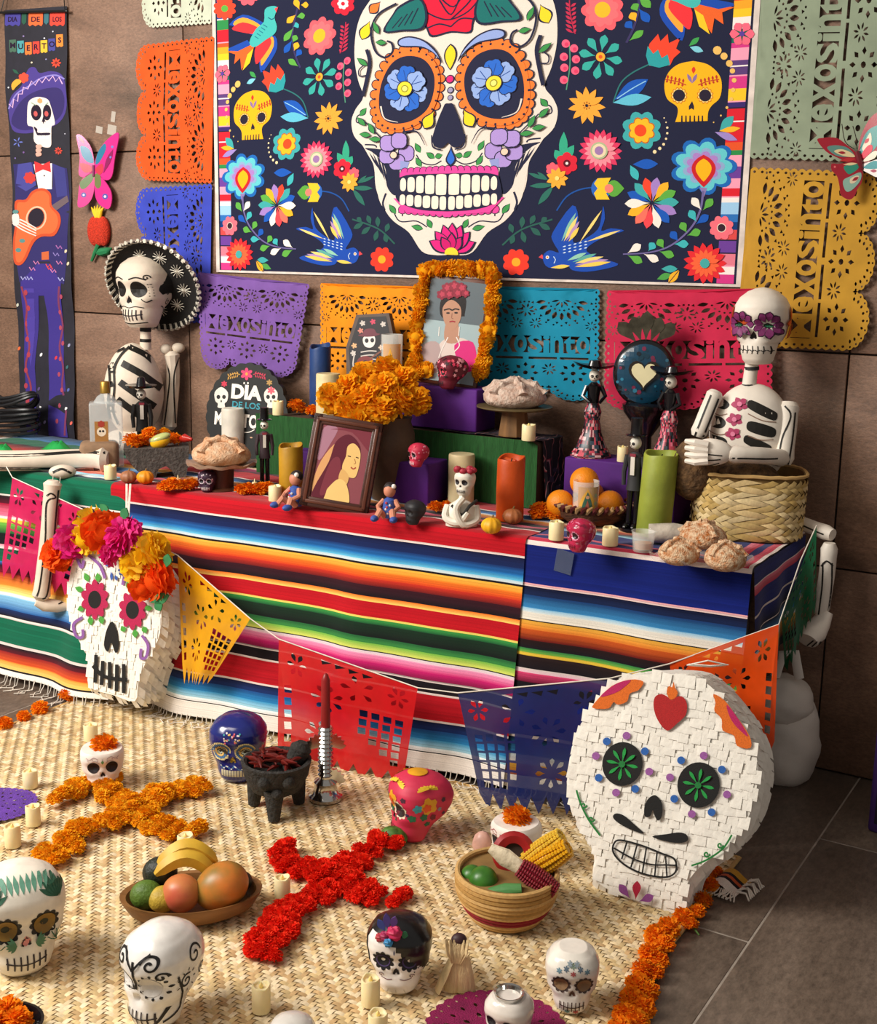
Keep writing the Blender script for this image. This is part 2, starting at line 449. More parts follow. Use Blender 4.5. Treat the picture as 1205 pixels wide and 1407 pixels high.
weave(mb, nu, nv, lambda u, v, h: (MX0+u*PW, MY0+v*PW, .006+h), ['#ead3a8', '#e3c999', '#d9bd89', '#eedab4', '#cba979'], .0026, gap=.99)
mb.build('woven_palm_strips', STRAW, mat_t, kind='stuff', fix=False)
mb = MB()
for (a, b, c, d) in ((MX0, MY0, MX0, MY1), (MX1, MY0, MX1, MY1), (MX0, MY1, MX1, MY1)):
    n = 60; mb.tube([(a+(c-a)*i/n, b+(d-b)*i/n+.0015*math.sin(i*2.1), .007) for i in range(n+1)], .006, 6, flat=.6)
mb.build('plaited_edge', mat('straw_edge', '#caa467', rough=.8), mat_t)

# ================================================================ printed tapestry on the wall
TX = -2.188; YT = YW-.012
tap = thing('skull_tapestry', 'huge navy cloth wall hanging printed with a white sugar skull, birds and flowers', 'tapestry', (TX, YT, 1.453))
def q2(cx, cy):          # traced on the left half -> mirrored to the right
    P = ony(290+cx*.33195, cy*.33195, YT); return (-(P.x-TX), P.z-1.453)
def q3(cx, cy):
    P = ony(640+cx*.33195, cy*.33195, YT); return (P.x-TX, P.z-1.453)
NAVY = '#20233c'; BONE = '#e2d6ca'
def flat_cloth(x0, x1, z0, z1, fn, nx, nz):
    return MB().grid(lambda u, v: (x0+(x1-x0)*u, fn(u, v), z0+(z1-z0)*v), nx, nz)
TH_ = 1.55
mb = flat_cloth(-1.022, 1.022, 0, TH_, lambda u, v: .003, 4, 4); mb.grid(lambda u, v: (-1.022+2.044*u, .006, TH_*v), 2, 2)
mb.build('cloth_panel', mat('tapestry_white_edge', '#e3d5cc', rough=.9), tap)
a = Art(); a.p([(-1.005, .008), (1.005, .008), (1.005, TH_-.01), (-1.005, TH_-.01)], NAVY)
a.build('navy_ground', lambda u, v, o: (u, .003-o, v), PRINT, tap)
LIFT = [2]
def motif(name, art, tr, mirror=True, k0=None):
    k0 = k0 or LIFT[0]
    def f1(u, v, o): a_, b_ = tr(u, v); return (a_, .003-o, b_)
    def f2(u, v, o): a_, b_ = tr(u, v); return (-a_, .003-o, b_)
    art.build(name, f1, PRINT, tap, eps=.0002, k0=k0)
    if mirror: art.build(name, f2, PRINT, tap, eps=.0002, k0=k0)
# serape border strips at both ends
A = Art(); seq = ['#d33a86', '#f4c52b', '#3b2a6e', '#d92332', '#d92332', '#d92332', '#e2552a', '#2f8a4a', '#f29fb8', '#6b3f98', '#f29fb8', '#d92332', '#f2e6e2', '#9cc8ea', '#2f6fb8', '#123c7a', '#d94a4a', '#6b3f98', '#e07b8e', '#f2e6e2', '#d33a86', '#6b3f98', '#1f4f9a', '#2f8a4a', '#d92332', '#d92332', '#e2552a', '#f4a52b', '#f4c52b', '#f2e6e2', '#1d6b5a', '#d33a86', '#f29fb8', '#5b3f78', '#5b3f78']
rnd = random.Random(5)
nb = len(seq); z = TH_-.012; dz = (TH_-.02)/(nb*1.55)
i = 0
while z > .012:
    h = dz*rnd.choice((.5, .8, 1.2, 1.0)); c = seq[i % nb]; A.p([(.945, z), (.998, z), (.998, max(z-h, .009)), (.945, max(z-h, .009))], c); z -= h
    if rnd.random() < .45: A.p([(.945, z), (.998, z), (.998, max(z-.004, .009)), (.945, max(z-.004, .009))], rnd.choice(['#f2e6e2', '#23233c', '#f29fb8'])); z -= .004
    i += 1
def ident(u, v): return (u, v)
motif('printed_serape_border', A, ident)
LIFT[0] = 6
def ros(cx, cy, r, n, col, ry=None, inner=.8, rot=0., power=1.): return (rosette(cx, cy, r*inner, r, n, 5, power, 1., (ry or r)/r, rot), col)
def daisy(A, cx, cy, n, r0, r1, w, cols, ry=1., rot=0., tip=.6):
    for i in range(n):
        t = rot+2*PI*i/n; A.p(petal(cx+r0*math.cos(t), cy+r0*math.sin(t)*ry, cx+r1*math.cos(t), cy+r1*math.sin(t)*ry, w, 6, tip), cols[i % len(cols)] if isinstance(cols, list) else cols)
# coral flower, teal daisy, star flower ...
A = Art(); A.p(*ros(565, 42, 90, 9, '#f2606a', 92)); A.p(*ros(565, 42, 70, 9, '#f56e74', 70)); A.c(565, 40, 33, '#fbb52c'); motif('printed_flower', A, q3)
A = Art(); daisy(A, 557, 235, 8, 18, 92, 36, '#38a89d', 1.02, .2, .7); A.c(557, 235, 24, NAVY); A.c(557, 235, 19, '#f5a835'); A.c(557, 235, 8, '#d8572b'); motif('printed_flower', A, q3)
A = Art(); daisy(A, 500, 437, 11, 5, 78, 27, '#f3a33c', 1., .1, .5); 
for i in range(8): A.c(500+14*math.cos(i*.8), 437+14*math.sin(i*.8), 3, '#6b3a1c', n=6)
motif('printed_flower', A, q3)
A = Art(); A.l([(428, 0), (432, 60), (452, 140)], 5, '#b52a49')
for i in range(7):
    y = 10+i*18
    A.p(petal(432+i*2, y+18, 412, y, 11), '#c0304f'); A.p(petal(432+i*2, y+18, 456, y+2, 11), '#c0304f')
motif('printed_herb', A, q3)
A = Art(); A.l([(428, 185), (430, 270), (415, 372)], 5, '#4f8f73')
for (x, y) in ((413, 180), (447, 200), (405, 235), (455, 245), (407, 280), (452, 292), (405, 330)): A.c(x, y, 17, '#ef5f7e'); A.c(x+3, y+3, 8, '#d93f66')
motif('printed_berries', A, q3)
A = Art(); A.l([(760, 265), (690, 300), (640, 345), (610, 422)], 6, '#2d6f6f')
A.p([(760, 180), (795, 140), (805, 170), (835, 140), (840, 178), (888, 155), (870, 200), (888, 215), (860, 240), (845, 270), (760, 272), (748, 225)], '#e8472f')
A.p([(752, 190), (775, 222), (795, 205), (810, 240), (835, 225), (845, 268), (800, 280), (757, 270), (745, 230)], '#2d9ba0')
A.p(petal(615, 412, 754, 328, 62, 8), '#1d57b5'); A.l([(625, 408), (690, 365), (745, 335)], 4, '#8fc6e6'); A.p(petal(608, 425, 768, 402, 48, 8), '#5fb9d2'); motif('printed_tulip', A, q3)
A = Art(); A.p(smooth([(940, 252), (1000, 266), (1045, 305), (1059, 350), (1050, 405), (1018, 436), (1003, 462), (1000, 500)], 4)+[(866, 505)]+smooth([(866, 505), (876, 470), (872, 440), (832, 408), (821, 350), (838, 300), (880, 265), (940, 252)], 4), '#f0b31e')
for x in (882, 990): 
    A.p(*ros(x, 395, 35, 12, '#c9701f')); A.p(*ros(x, 395, 31, 12, '#f4d27a')); A.c(x, 395, 25, '#2a2333')
A.p([(936, 418), (944, 440), (943, 455), (933, 448), (923, 455), (922, 440)], '#2a2333')
for x in (893, 910, 927, 945, 962, 978): A.p([(x-2, 478), (x+3, 478), (x+4, 504), (x-3, 504)], '#2a2333')
for s in (-1, 1):
    A.l([(936+s*25, 352), (936+s*60, 338), (936+s*112, 328)], 4, '#b8382b')
    for i in range(5): x = 936+s*(38+i*16); A.p(petal(x, 345-i*4, x-s*2, 325-i*4, 9), '#b8382b'); A.p(petal(x, 345-i*4, x+s*4, 358-i*4, 9), '#b8382b')
    A.p(petal(936, 345, 936+s*20, 305, 14), '#8a6fa0')
A.p(petal(941, 305, 943, 275, 16), '#d83a2b'); motif('printed_yellow_skull', A, q3)
A = Art()
for (x, y, r) in ((1040, 208, 18), (1068, 232, 15), (1090, 262, 14), (1103, 293, 11), (1110, 332, 10), (1106, 372, 9), (1098, 410, 8), (1080, 445, 6), (1055, 478, 4), (1025, 506, 3)): A.c(x, y, r, '#e8bb66', n=12)
for (x, y, r) in ((820, 488, 3), (828, 506, 3), (833, 528, 5), (833, 551, 5), (828, 574, 5), (818, 597, 6), (802, 614, 7), (781, 628, 8)): A.c(x, y, r, '#f0d9a8', n=8)
motif('printed_beads', A, q3)
A = Art(); A.p(petal(923, 190, 966, 154, 22), '#3f9c50'); A.p(petal(926, 194, 982, 212, 26), '#7cc7d8'); A.p(petal(690, 680, 795, 678, 42), '#1d57b5'); A.p(petal(680, 684, 712, 746, 34), '#3fb0b5')
A.p(petal(808, 1113, 876, 1113, 30), '#3fa5a5'); A.p(petal(790, 1156, 850, 1135, 28), '#4f9d4a'); A.p(petal(884, 1116, 838, 1172, 32), "#f3b02c"); A.l([(884, 1116), (838, 1172)], 3, NAVY)
A.p(petal(1050, 540, 1108, 480, 40), '#3fa5a5'); A.p(petal(1048, 542, 1136, 530, 24), '#f3b32c'); A.p(petal(1030, 546, 1124, 580, 30), '#9b86c8'); motif('printed_leaves', A, q3)
A = Art(); A.p(*ros(727, 540, 84, 8, '#3fa5a8', 82)); A.p(*ros(727, 540, 58, 8, '#b5552b', 58)); A.p(*ros(727, 540, 53, 8, '#fab628', 53)); A.c(722, 540, 25, '#e84a23'); motif('printed_flower', A, q3)
A = Art(); daisy(A, 557, 625, 18, 15, 90, 27, '#d63a60', 1., 0., .6); daisy(A, 557, 625, 18, 15, 68, 18, '#ef8a98', 1., .17, .6); A.c(553, 624, 36, '#a8b58c'); A.c(553, 624, 29, '#e3cfae'); A.c(553, 624, 18, '#9a76a8'); motif('printed_flower', A, q3)
A = Art()
for (x1, y1) in ((405, 545), (447, 600), (440, 640), (368, 620)): A.p(petal(400, 672, x1, y1, 36), '#35a382')
for (x0, y0, x1, y1, w_) in ((365, 765, 298, 847, 26), (372, 765, 262, 770, 22), (335, 745, 258, 716, 16), (340, 745, 295, 712, 14)): A.p(petal(x0, y0, x1, y1, w_), '#2e6b5e')
A.p(*ros(418, 676, 47, 6, '#d3263a')); A.c(418, 676, 15, '#5a1020'); A.c(418, 676, 6, '#f2e6e2'); A.p(*ros(358, 700, 28, 6, '#ef5f6e')); daisy(A, 378, 738, 9, 3, 46, 22, '#f5a83b', 1., 0., .5); A.c(378, 738, 9, '#f7d77a'); motif('printed_bouquet', A, q3)
A = Art()
def cloud(k, col): A.p(rosette(983, 688, 108*k, 140*k, 9, 6, .8, 1., .86, .35), col)
cloud(1., '#1f66b4'); cloud(.86, '#62c4cc'); cloud(.64, '#8aa8cc'); cloud(.52, '#a87fc4')
def drop(x, y0, y1, w_): return [(x+w_/2*math.sin(PI*t)**.8*(1 if s > 0 else -1)*(1.15-.55*t if t > .0 else 1), y0+(y1-y0)*t) for s in (1, -1) for t in ([i/10 for i in range(11)] if s > 0 else [1-i/10 for i in range(1, 10)])]
A.p(drop(984, 640, 775, 112), '#c4242b'); A.p(drop(984, 656, 752, 74), '#f7b21c')
A.p([(966, 775), (998, 778), (986, 815)], '#8a7ab0')
A.l([(982, 790), (970, 870), (930, 945), (850, 1015), (760, 1045), (650, 1052)], 10, '#6c6296', 5)
for (x0, y0, x1, y1, c) in ((975, 870, 935, 818, '#f0e6dc'), (980, 872, 1022, 822, '#5da845'), (955, 920, 925, 870, '#3fb0b5'), (950, 930, 1005, 890, '#1d57b5'), (915, 965, 890, 920, '#5da845'), (915, 975, 972, 955, '#5da845'), (880, 1000, 848, 958, '#1d57b5'), (860, 1010, 922, 1010, '#3fb0b5'), (820, 1030, 795, 990, '#5da845'), (800, 1040, 862, 1060, '#5da845'), (755, 1040, 780, 1005, '#3fb0b5'), (735, 1050, 798, 1080, '#f0e6dc'), (668, 1048, 725, 1012, '#f0e6dc'), (668, 1056, 730, 1086, '#5da845')): A.p(petal(x0, y0, x1, y1, 34, 7, .68), c)
motif('printed_paisley_flower', A, q3)
A = Art(); cc = ['#1d57b5', '#3fa5a5', '#e8472f', '#a07fc4', '#f3b02c', '#5da845', '#3fa5a5', '#a07fc4', '#1d57b5', '#f0e6dc', '#e8474f', '#ef7060', '#f3b02c', '#f0e6dc']
for i in range(14):
    t = -PI+.42+i*2*PI/14; A.p(petal(770+8*math.cos(t), 840+8*math.sin(t), 770+112*math.cos(t), 840+108*math.sin(t), 40, 7, .66), cc[i])
motif('printed_flower', A, q3)
A = Art(); A.l([(530, 775), (470, 785), (415, 815), (375, 872)], 6, '#1f4f9a'); A.c(560, 780, 42, '#2d63b8', 44); A.p(petal(575, 780, 655, 780, 70, 6, .45), '#5ba23f'); A.p([(545, 738), (600, 735), (585, 765), (600, 785), (580, 800), (595, 826), (540, 826), (530, 800), (545, 780), (530, 760)], '#f5c12f'); A.c(592, 780, 18, '#ef7f70'); motif('printed_bud', A, q3)
A = Art()   # swallow
A.p([(300, 1065), (315, 1052), (325, 1075)], '#d8484f'); 
A.p(smooth([(318, 1060), (345, 1036), (385, 1045), (360, 1000), (360, 960), (440, 850), (465, 900), (450, 960), (445, 1005), (490, 990), (545, 950), (560, 900), (568, 852), (575, 905), (560, 955), (600, 945), (655, 955), (590, 975), (520, 1010), (500, 1040), (560, 1070), (630, 1092), (590, 1110), (500, 1125), (440, 1118), (420, 1100), (370, 1112), (330, 1100)], 3, True), '#1f4bab')
for (x0, y0, x1, y1, c) in ((395, 1000, 455, 880, '#7fb8a8'), (405, 1000, 462, 895, '#f0d27a'), (415, 998, 470, 915, '#b58fb8'), (425, 1000, 468, 940, '#f0c95a')): A.p(petal(x0, y0, x1, y1, 17), c)
for (x0, y0, x1, y1, c) in ((440, 1085, 540, 1050, '#5fa89a'), (450, 1090, 570, 1062, '#f0d27a'), (455, 1098, 590, 1074, '#b58fb8'), (450, 1105, 600, 1084, '#f0c95a'), (420, 1078, 500, 1046, '#8fc6b0')): A.p(petal(x0, y0, x1, y1, 17), c)
A.p(petal(470, 1005, 562, 870, 12), '#f0d27a'); A.p(petal(500, 1000, 640, 953, 12), '#f0d27a'); A.p(petal(350, 1108, 430, 1100, 16), '#f0c95a')
for i in range(5):
    for j in range(3): A.p(petal(400+i*22, 1022+j*13-i*5, 414+i*22, 1018+j*13-i*5, 5, 4), '#cfe3f2')
A.c(337, 1065, 7, '#f2f2f2'); A.c(337, 1065, 4, '#e88a2b'); A.l([(362, 1062), (370, 1075), (364, 1090)], 3, '#cfe3f2'); motif('printed_swallow', A, q3)
A = Art(); A.l([(150, 1015), (230, 950), (358, 908)], 7, '#2c5b52')
for (x0, y0, x1, y1) in ((200, 972, 185, 1010), (230, 955, 245, 1005), (265, 940, 310, 975), (300, 925, 350, 950), (195, 965, 180, 925), (230, 945, 235, 895), (265, 930, 285, 890), (310, 920, 335, 900)): A.p(petal(x0, y0, x1, y1, 24), '#2c5b52')
motif('printed_fern', A, q3)
A = Art(); A.p(*ros(207, 1085, 57, 8, '#e83c2c')); A.c(207, 1085, 18, '#f9a52b'); motif('printed_flower', A, q3)
A = Art(); daisy(A, 990, 1090, 15, 10, 90, 30, '#e02d34', .95, 0., .6); daisy(A, 990, 1090, 15, 10, 62, 18, '#f0643c', .95, .2, .6); A.c(990, 1090, 20, '#45a6a3'); motif('printed_flower', A, q3)
LIFT[0] = 9
A = Art(); A.p(*ros(1058, 943, 52, 8, '#ef6f7e')); A.c(1058, 943, 19, '#f2d9c8'); A.c(1058, 943, 16, '#3a2430'); motif('printed_flower', A, q3)
A = Art(); daisy(A, 1143, 140, 6, 5, 52, 38, '#f26a82', 1., 0., .66); A.c(1143, 140, 11, '#5b3f98'); motif('printed_flower', A, q3)
LIFT[0] = 6
# hummingbird, vine and flowers of the upper corner (traced on the left)
A = Art()
A.p(smooth([(75, 100), (130, 60), (200, 85), (225, 110), (190, 150), (100, 110)], 3, True), '#1f4bab'); A.p(smooth([(90, 100), (130, 72), (190, 95), (205, 118), (150, 130)], 3, True), '#f3a33c'); A.p(smooth([(85, 118), (130, 92), (195, 115), (185, 140), (120, 132)], 3, True), '#e8363c')
A.p(smooth([(265, 150), (272, 200), (240, 260), (205, 300), (200, 230), (225, 160)], 3, True), '#1f4bab'); A.p(smooth([(250, 150), (258, 190), (225, 250), (205, 270), (210, 210)], 3, True), '#f3a33c'); A.p(smooth([(235, 150), (248, 180), (210, 240), (185, 265), (180, 210), (200, 170)], 3, True), '#e8363c')
A.p([(70, 215), (150, 170), (180, 190), (160, 230), (125, 290), (120, 240), (95, 265), (100, 225)], '#e8642c'); A.p([(72, 200), (150, 165), (165, 185), (110, 212), (70, 210)], '#1f4bab'); A.p([(150, 225), (175, 200), (160, 260), (130, 292)], '#f4c52b')
A.p(smooth([(275, 32), (262, 70), (272, 110), (262, 140), (225, 165), (180, 195), (158, 175), (185, 120), (218, 90), (222, 40), (250, 25)], 3, True), '#45b5b0'); A.p([(262, 35), (278, 28), (270, 52)], '#d8484f'); A.l([(236, 72), (250, 80), (262, 74)], 4, '#1f5f78')
for i in range(5): A.l([(180+i*9, 150-i*12), (196+i*9, 160-i*12)], 3, '#1f6f88')
motif('printed_hummingbird', A, q2)
A = Art(); A.l([(385, -60), (350, 60), (335, 150), (345, 220), (368, 280)], 8, '#3b3560')
for (x0, y0, x1, y1, c) in ((350, 60, 312, 95, '#f3b02c'), (352, 70, 388, 62, '#5da845'), (340, 115, 300, 170, '#5da845'), (340, 110, 362, 100, '#3fb0b5'), (335, 165, 302, 220, '#1d57b5'), (338, 175, 352, 145, '#5da845'), (342, 210, 358, 175, '#f3b02c'), (350, 235, 372, 205, '#1d57b5'), (360, 275, 318, 245, '#5da845'), (365, 40, 345, -5, '#f3b02c'), (370, 20, 402, 20, '#f3b02c'), (372, 0, 400, -40, '#5da845')): A.p(petal(x0, y0, x1, y1, 26, 7, .65), c)
motif('printed_vine', A, q2)
A = Art(); A.p(*ros(545, 15, 50, 7, '#d3263a')); A.p(*ros(545, 15, 24, 7, '#f2e0dc')); A.c(545, 15, 8, '#d3263a'); motif('printed_flower', A, q2)
A = Art(); A.p(*ros(55, 35, 48, 10, '#e8472f')); A.c(55, 35, 14, '#5da845'); A.p(*ros(150, -25, 50, 8, '#ef5f6e')); motif('printed_flower', A, q2)
# the white sugar skull, one half traced, the other mirrored
S = Art(); K = '#262840'
half = smooth([(1000, -260), (880, -235), (760, -150), (668, -10), (625, 60), (604, 140), (601, 240), (617, 330), (640, 400), (610, 450), (593, 500), (604, 560), (640, 600)], 4)+smooth([(640, 600), (664, 640), (690, 690), (700, 780), (735, 862), (775, 915), (840, 962), (895, 1040), (950, 1056), (1000, 1056)], 4)
S.p(half, BONE)
S.p(smooth([(652, 612), (735, 622), (775, 655), (798, 712), (795, 790), (775, 808), (745, 770), (738, 700), (712, 655), (678, 628)], 4, True), K)      # cheek hollow
S.p(smooth([(664, 622), (700, 648), (728, 720), (745, 800), (735, 858), (712, 820), (698, 740), (685, 670)], 4, True), BONE)
for k in range(4): S.p(petal(668+k*16, 628+k*4, 712+k*12, 700+k*22, 8), K)
S.l([(742, 800), (730, 840), (738, 870)], 8, K)
S.l([(700, 610), (690, 600), (650, 598)], 6, K)
# eye: scalloped orange ring, dark socket, blue flower
def eyering(k): return [(822+(x-822)*k, 372+(y-372)*k) for x, y in smooth([(822, 205), (905, 222), (955, 290), (958, 380), (925, 470), (850, 525), (760, 538), (705, 505), (688, 430), (702, 330), (750, 240)], 5, True)]
ring = eyering(1.)
for i in range(0, len(ring), 2): S.c(ring[i][0], ring[i][1], 21, K, n=12)
for i in range(0, len(ring), 2): S.c(ring[i][0], ring[i][1], 17, '#ef7a35', n=12)
S.p(eyering(1.0), '#ef7a35')
for i in range(1, len(ring), 2): S.c(822+(ring[i][0]-822)*.97, 372+(ring[i][1]-372)*.97, 5, K, n=8)
S.p(eyering(.84), K); S.l([(718, 440), (735, 490), (790, 506)], 7, BONE, 2)
for i in range(7):
    t = .3+2*PI*i/7; c = '#2f68c8' if i % 2 else '#8fa9dd'
    S.p(rosette(822+52*math.cos(t), 368+56*math.sin(t), 36, 43, 5, 4, 1., 1., 1.05, t), K); S.p(rosette(822+52*math.cos(t), 368+56*math.sin(t), 33, 40, 5, 4, 1., 1., 1.05, t), c)
    for d in (-.2, .2): S.l([(822+30*math.cos(t), 368+30*math.sin(t)), (822+74*math.cos(t+d), 368+78*math.sin(t+d))], 3, '#274a94')
S.c(820, 368, 33, K); S.c(820, 368, 29, '#f2d53c'); S.c(820, 368, 15, '#8a8a2c'); S.c(820, 368, 11, '#f4e27a')
S.p(smooth([(785, 165), (830, 150), (890, 165), (940, 205), (968, 262), (930, 220), (880, 198), (795, 195)], 4, True), K); S.p(smooth([(792, 168), (830, 156), (888, 171), (935, 210), (955, 240), (928, 214), (880, 192), (798, 189)], 4, True), '#8fa3d8')
for (x0, y0, x1, y1, w_, c) in ((662, 85, 630, 165, 44, '#f4d02e'), (705, 5, 660, 55, 40, '#ef7a35')):
    S.p(petal(x0, y0, x1, y1, w_+9, 8, .62), K); S.p(petal(x0-1, y0+4, x1+1, y1-4, w_-4, 8, .62), c)
S.p(petal(940, 455, 900, 535, 56, 8, .64), K); S.p(petal(938, 462, 902, 530, 44, 8, .64), '#f4d02e')
def vine(path, w_=5): S.l(path, w_, K)
vine([(775, 15), (700, 60), (672, 130), (690, 210), (730, 238), (762, 215), (758, 180), (738, 170)], 8); vine([(655, 205), (668, 260), (655, 340), (642, 398)], 14)
vine([(645, 270), (625, 290), (628, 315), (655, 312)]); vine([(640, 470), (618, 480), (615, 505), (650, 510)]); vine([(655, 505), (690, 540), (740, 590)]); vine([(865, 640), (890, 672), (935, 682), (970, 665)])
vine([(770, 860), (800, 915), (870, 915), (915, 940)]); vine([(795, 880), (810, 870), (812, 895)])
for (x0, y0, x1, y1) in ((680, 90, 704, 142), (690, 175, 735, 178), (615, 240, 660, 272), (655, 445, 628, 480), (620, 485, 655, 520), (668, 508, 692, 555), (630, 555, 678, 560), (670, 575, 722, 578), (858, 590, 882, 632), (862, 650, 888, 690), (905, 630, 942, 655), (755, 845, 785, 885), (848, 935, 900, 948), (915, 905, 935, 945), (975, 640, 942, 650)): S.p(petal(x0, y0, x1, y1, 26, 6), K); S.p(petal(x0, y0, x1, y1, 19, 6), '#3f8f4c')
# cheek flower
for t in (.2, 1.5, 2.7, 3.9, 5.1): S.p(rosette(782+42*math.cos(t), 625+46*math.sin(t), 34, 38, 4, 5), K); S.p(rosette(782+42*math.cos(t), 625+46*math.sin(t), 30, 34, 4, 5), '#a98fd0')
S.p([(800, 665), (838, 670), (825, 705), (800, 700)], '#8f97cc'); S.c(776, 642, 17, K); S.c(776, 642, 13, '#f0c9b0')
# nose, brow drop, dots
S.p(smooth([(1000, 428), (985, 430), (975, 450), (955, 500), (935, 570), (945, 605), (975, 612), (1000, 590)], 4)+[(1000, 590)], K)
S.l([(932, 560), (938, 608), (972, 620)], 6, K); S.l([(812, 548), (870, 545), (905, 600)], 9, K, 2)
# mouth: gums and teeth
for i in range(8):
    x = 820+i*26
    S.c(x, 712-i*1.5, 19, K, n=12); S.c(x, 712-i*1.5, 16, '#e0489a', n=12); S.c(x-8, 868+i*2.2, 19, K, n=12); S.c(x-8, 868+i*2.2, 16, '#e0489a', n=12)
S.p([(800, 715), (1000, 706), (1000, 760), (800, 760)], '#e0489a'); S.p([(775, 820), (1000, 840), (1000, 890), (830, 880)], '#e0489a')
S.p(smooth([(798, 735), (850, 722), (1000, 718)], 4)+[(1000, 875)]+smooth([(1000, 875), (900, 870), (825, 850), (785, 815), (798, 735)], 4), K)
xs = [800, 830, 866, 904, 948, 998]
for i in range(5):
    x0, x1 = xs[i]+4, xs[i+1]-3; y0 = 738-i*4; y1 = 790+i*4
    S.p(smooth([(x0, y0+12), (x0+7, y0), (x1-7, y0), (x1, y0+12), (x1, y1-10), (x1-7, y1), (x0+7, y1), (x0, y1-10)], 3, True), '#f2e2cf')
xs = [800, 828, 862, 896, 932, 966, 998]
for i in range(6):
    x0, x1 = xs[i]+3, xs[i+1]-3; y0 = 806+i*1.5; y1 = 848+i*4
    S.p(smooth([(x0, y0+9), (x0+6, y0), (x1-6, y0), (x1, y0+9), (x1, y1-9), (x1-6, y1), (x0+6, y1), (x0, y1-9)], 3, True), '#f2e2cf')
# leaf and rose on the forehead, chin flower halves
S.p(smooth([(722, 132), (760, 60), (790, 22), (870, -10), (905, 60), (885, 122), (800, 130)], 4, True), K); S.p(smooth([(732, 127), (766, 62), (795, 30), (868, 0), (895, 60), (878, 115), (800, 123)], 4, True), '#1f6b68')
for k in range(4): S.l([(760+k*25, 118-k*6), (800+k*22, 70-k*12)], 4, K)
LIFT[0] = 8
def qs(cx, cy):
    a_, b_ = q2(cx, cy); a0 = q2(1000, cy)[0]; return (max(0., a_-a0), b_)
motif('printed_sugar_skull', S, qs)
S = Art()
for (pts, c) in (([(1000, -130), (880, -90), (850, 0), (905, 100), (920, 150), (1000, 135), (1080, 140), (1105, 100), (1150, 0), (1120, -90)], K), ([(1000, -122), (888, -84), (860, 0), (912, 95), (925, 143), (1000, 128), (1074, 132), (1098, 95), (1140, 0), (1112, -84)], '#d8203c')): S.p(smooth(pts, 4, True), c)
for p in ([(880, 10), (930, 60), (1000, 80), (1060, 60), (1125, 15)], [(910, 95), (960, 85), (1000, 110)], [(1000, 110), (1050, 90), (1098, 98)], [(930, -60), (990, 30), (1070, -50)], [(960, -20), (1000, 60), (1050, -10)], [(905, -40), (925, 20), (1000, 80)]): S.l(p, 6, K)
def sym(x, y): a_, b_ = q2(x, y); return (a_-q2(1000, y)[0], b_)
motif('printed_rose', S, sym, False, 22)
S = Art()
S.p(drop(1000, 180, 290, 60)[::1], K); S.p([(1000+(x-1000)*.78, 186+(y-180)*.9) for x, y in drop(1000, 180, 290, 60)], '#f4d02e'); S.c(1000, 327, 18, K); S.c(1000, 327, 14, '#d62a78'); S.c(997, 373, 14, K); S.c(997, 373, 10, '#9a94b4'); S.c(997, 404, 12, K); S.c(997, 404, 9, '#9a94b4')
S.p(petal(990, 598, 990, 690, 44, 8, .68), K); S.p(petal(990, 612, 990, 682, 31, 8, .68), '#2f68c8')
for t in (-2.75, -2.35, -1.95, -1.57, -1.2, -.8, -.4):
    S.p(petal(978, 1048, 978+105*math.cos(t), 1048+128*math.sin(t), 52, 7), K); S.p(petal(978, 1045, 978+97*math.cos(t), 1045+118*math.sin(t), 42, 7), '#e0287e')
for t in (-2.2, -1.57, -.9): S.p(petal(978, 1050, 978+72*math.cos(t), 1050+90*math.sin(t), 44, 7), K); S.p(petal(978, 1048, 978+64*math.cos(t), 1048+80*math.sin(t), 34, 7), '#c91f6c')
S.p(circ(978, 1048, 28, 24, 16)[8:]+[(1006, 1054), (950, 1054)], '#f0d23c')
motif('printed_drops_and_chin_flower', S, sym, False, 22)

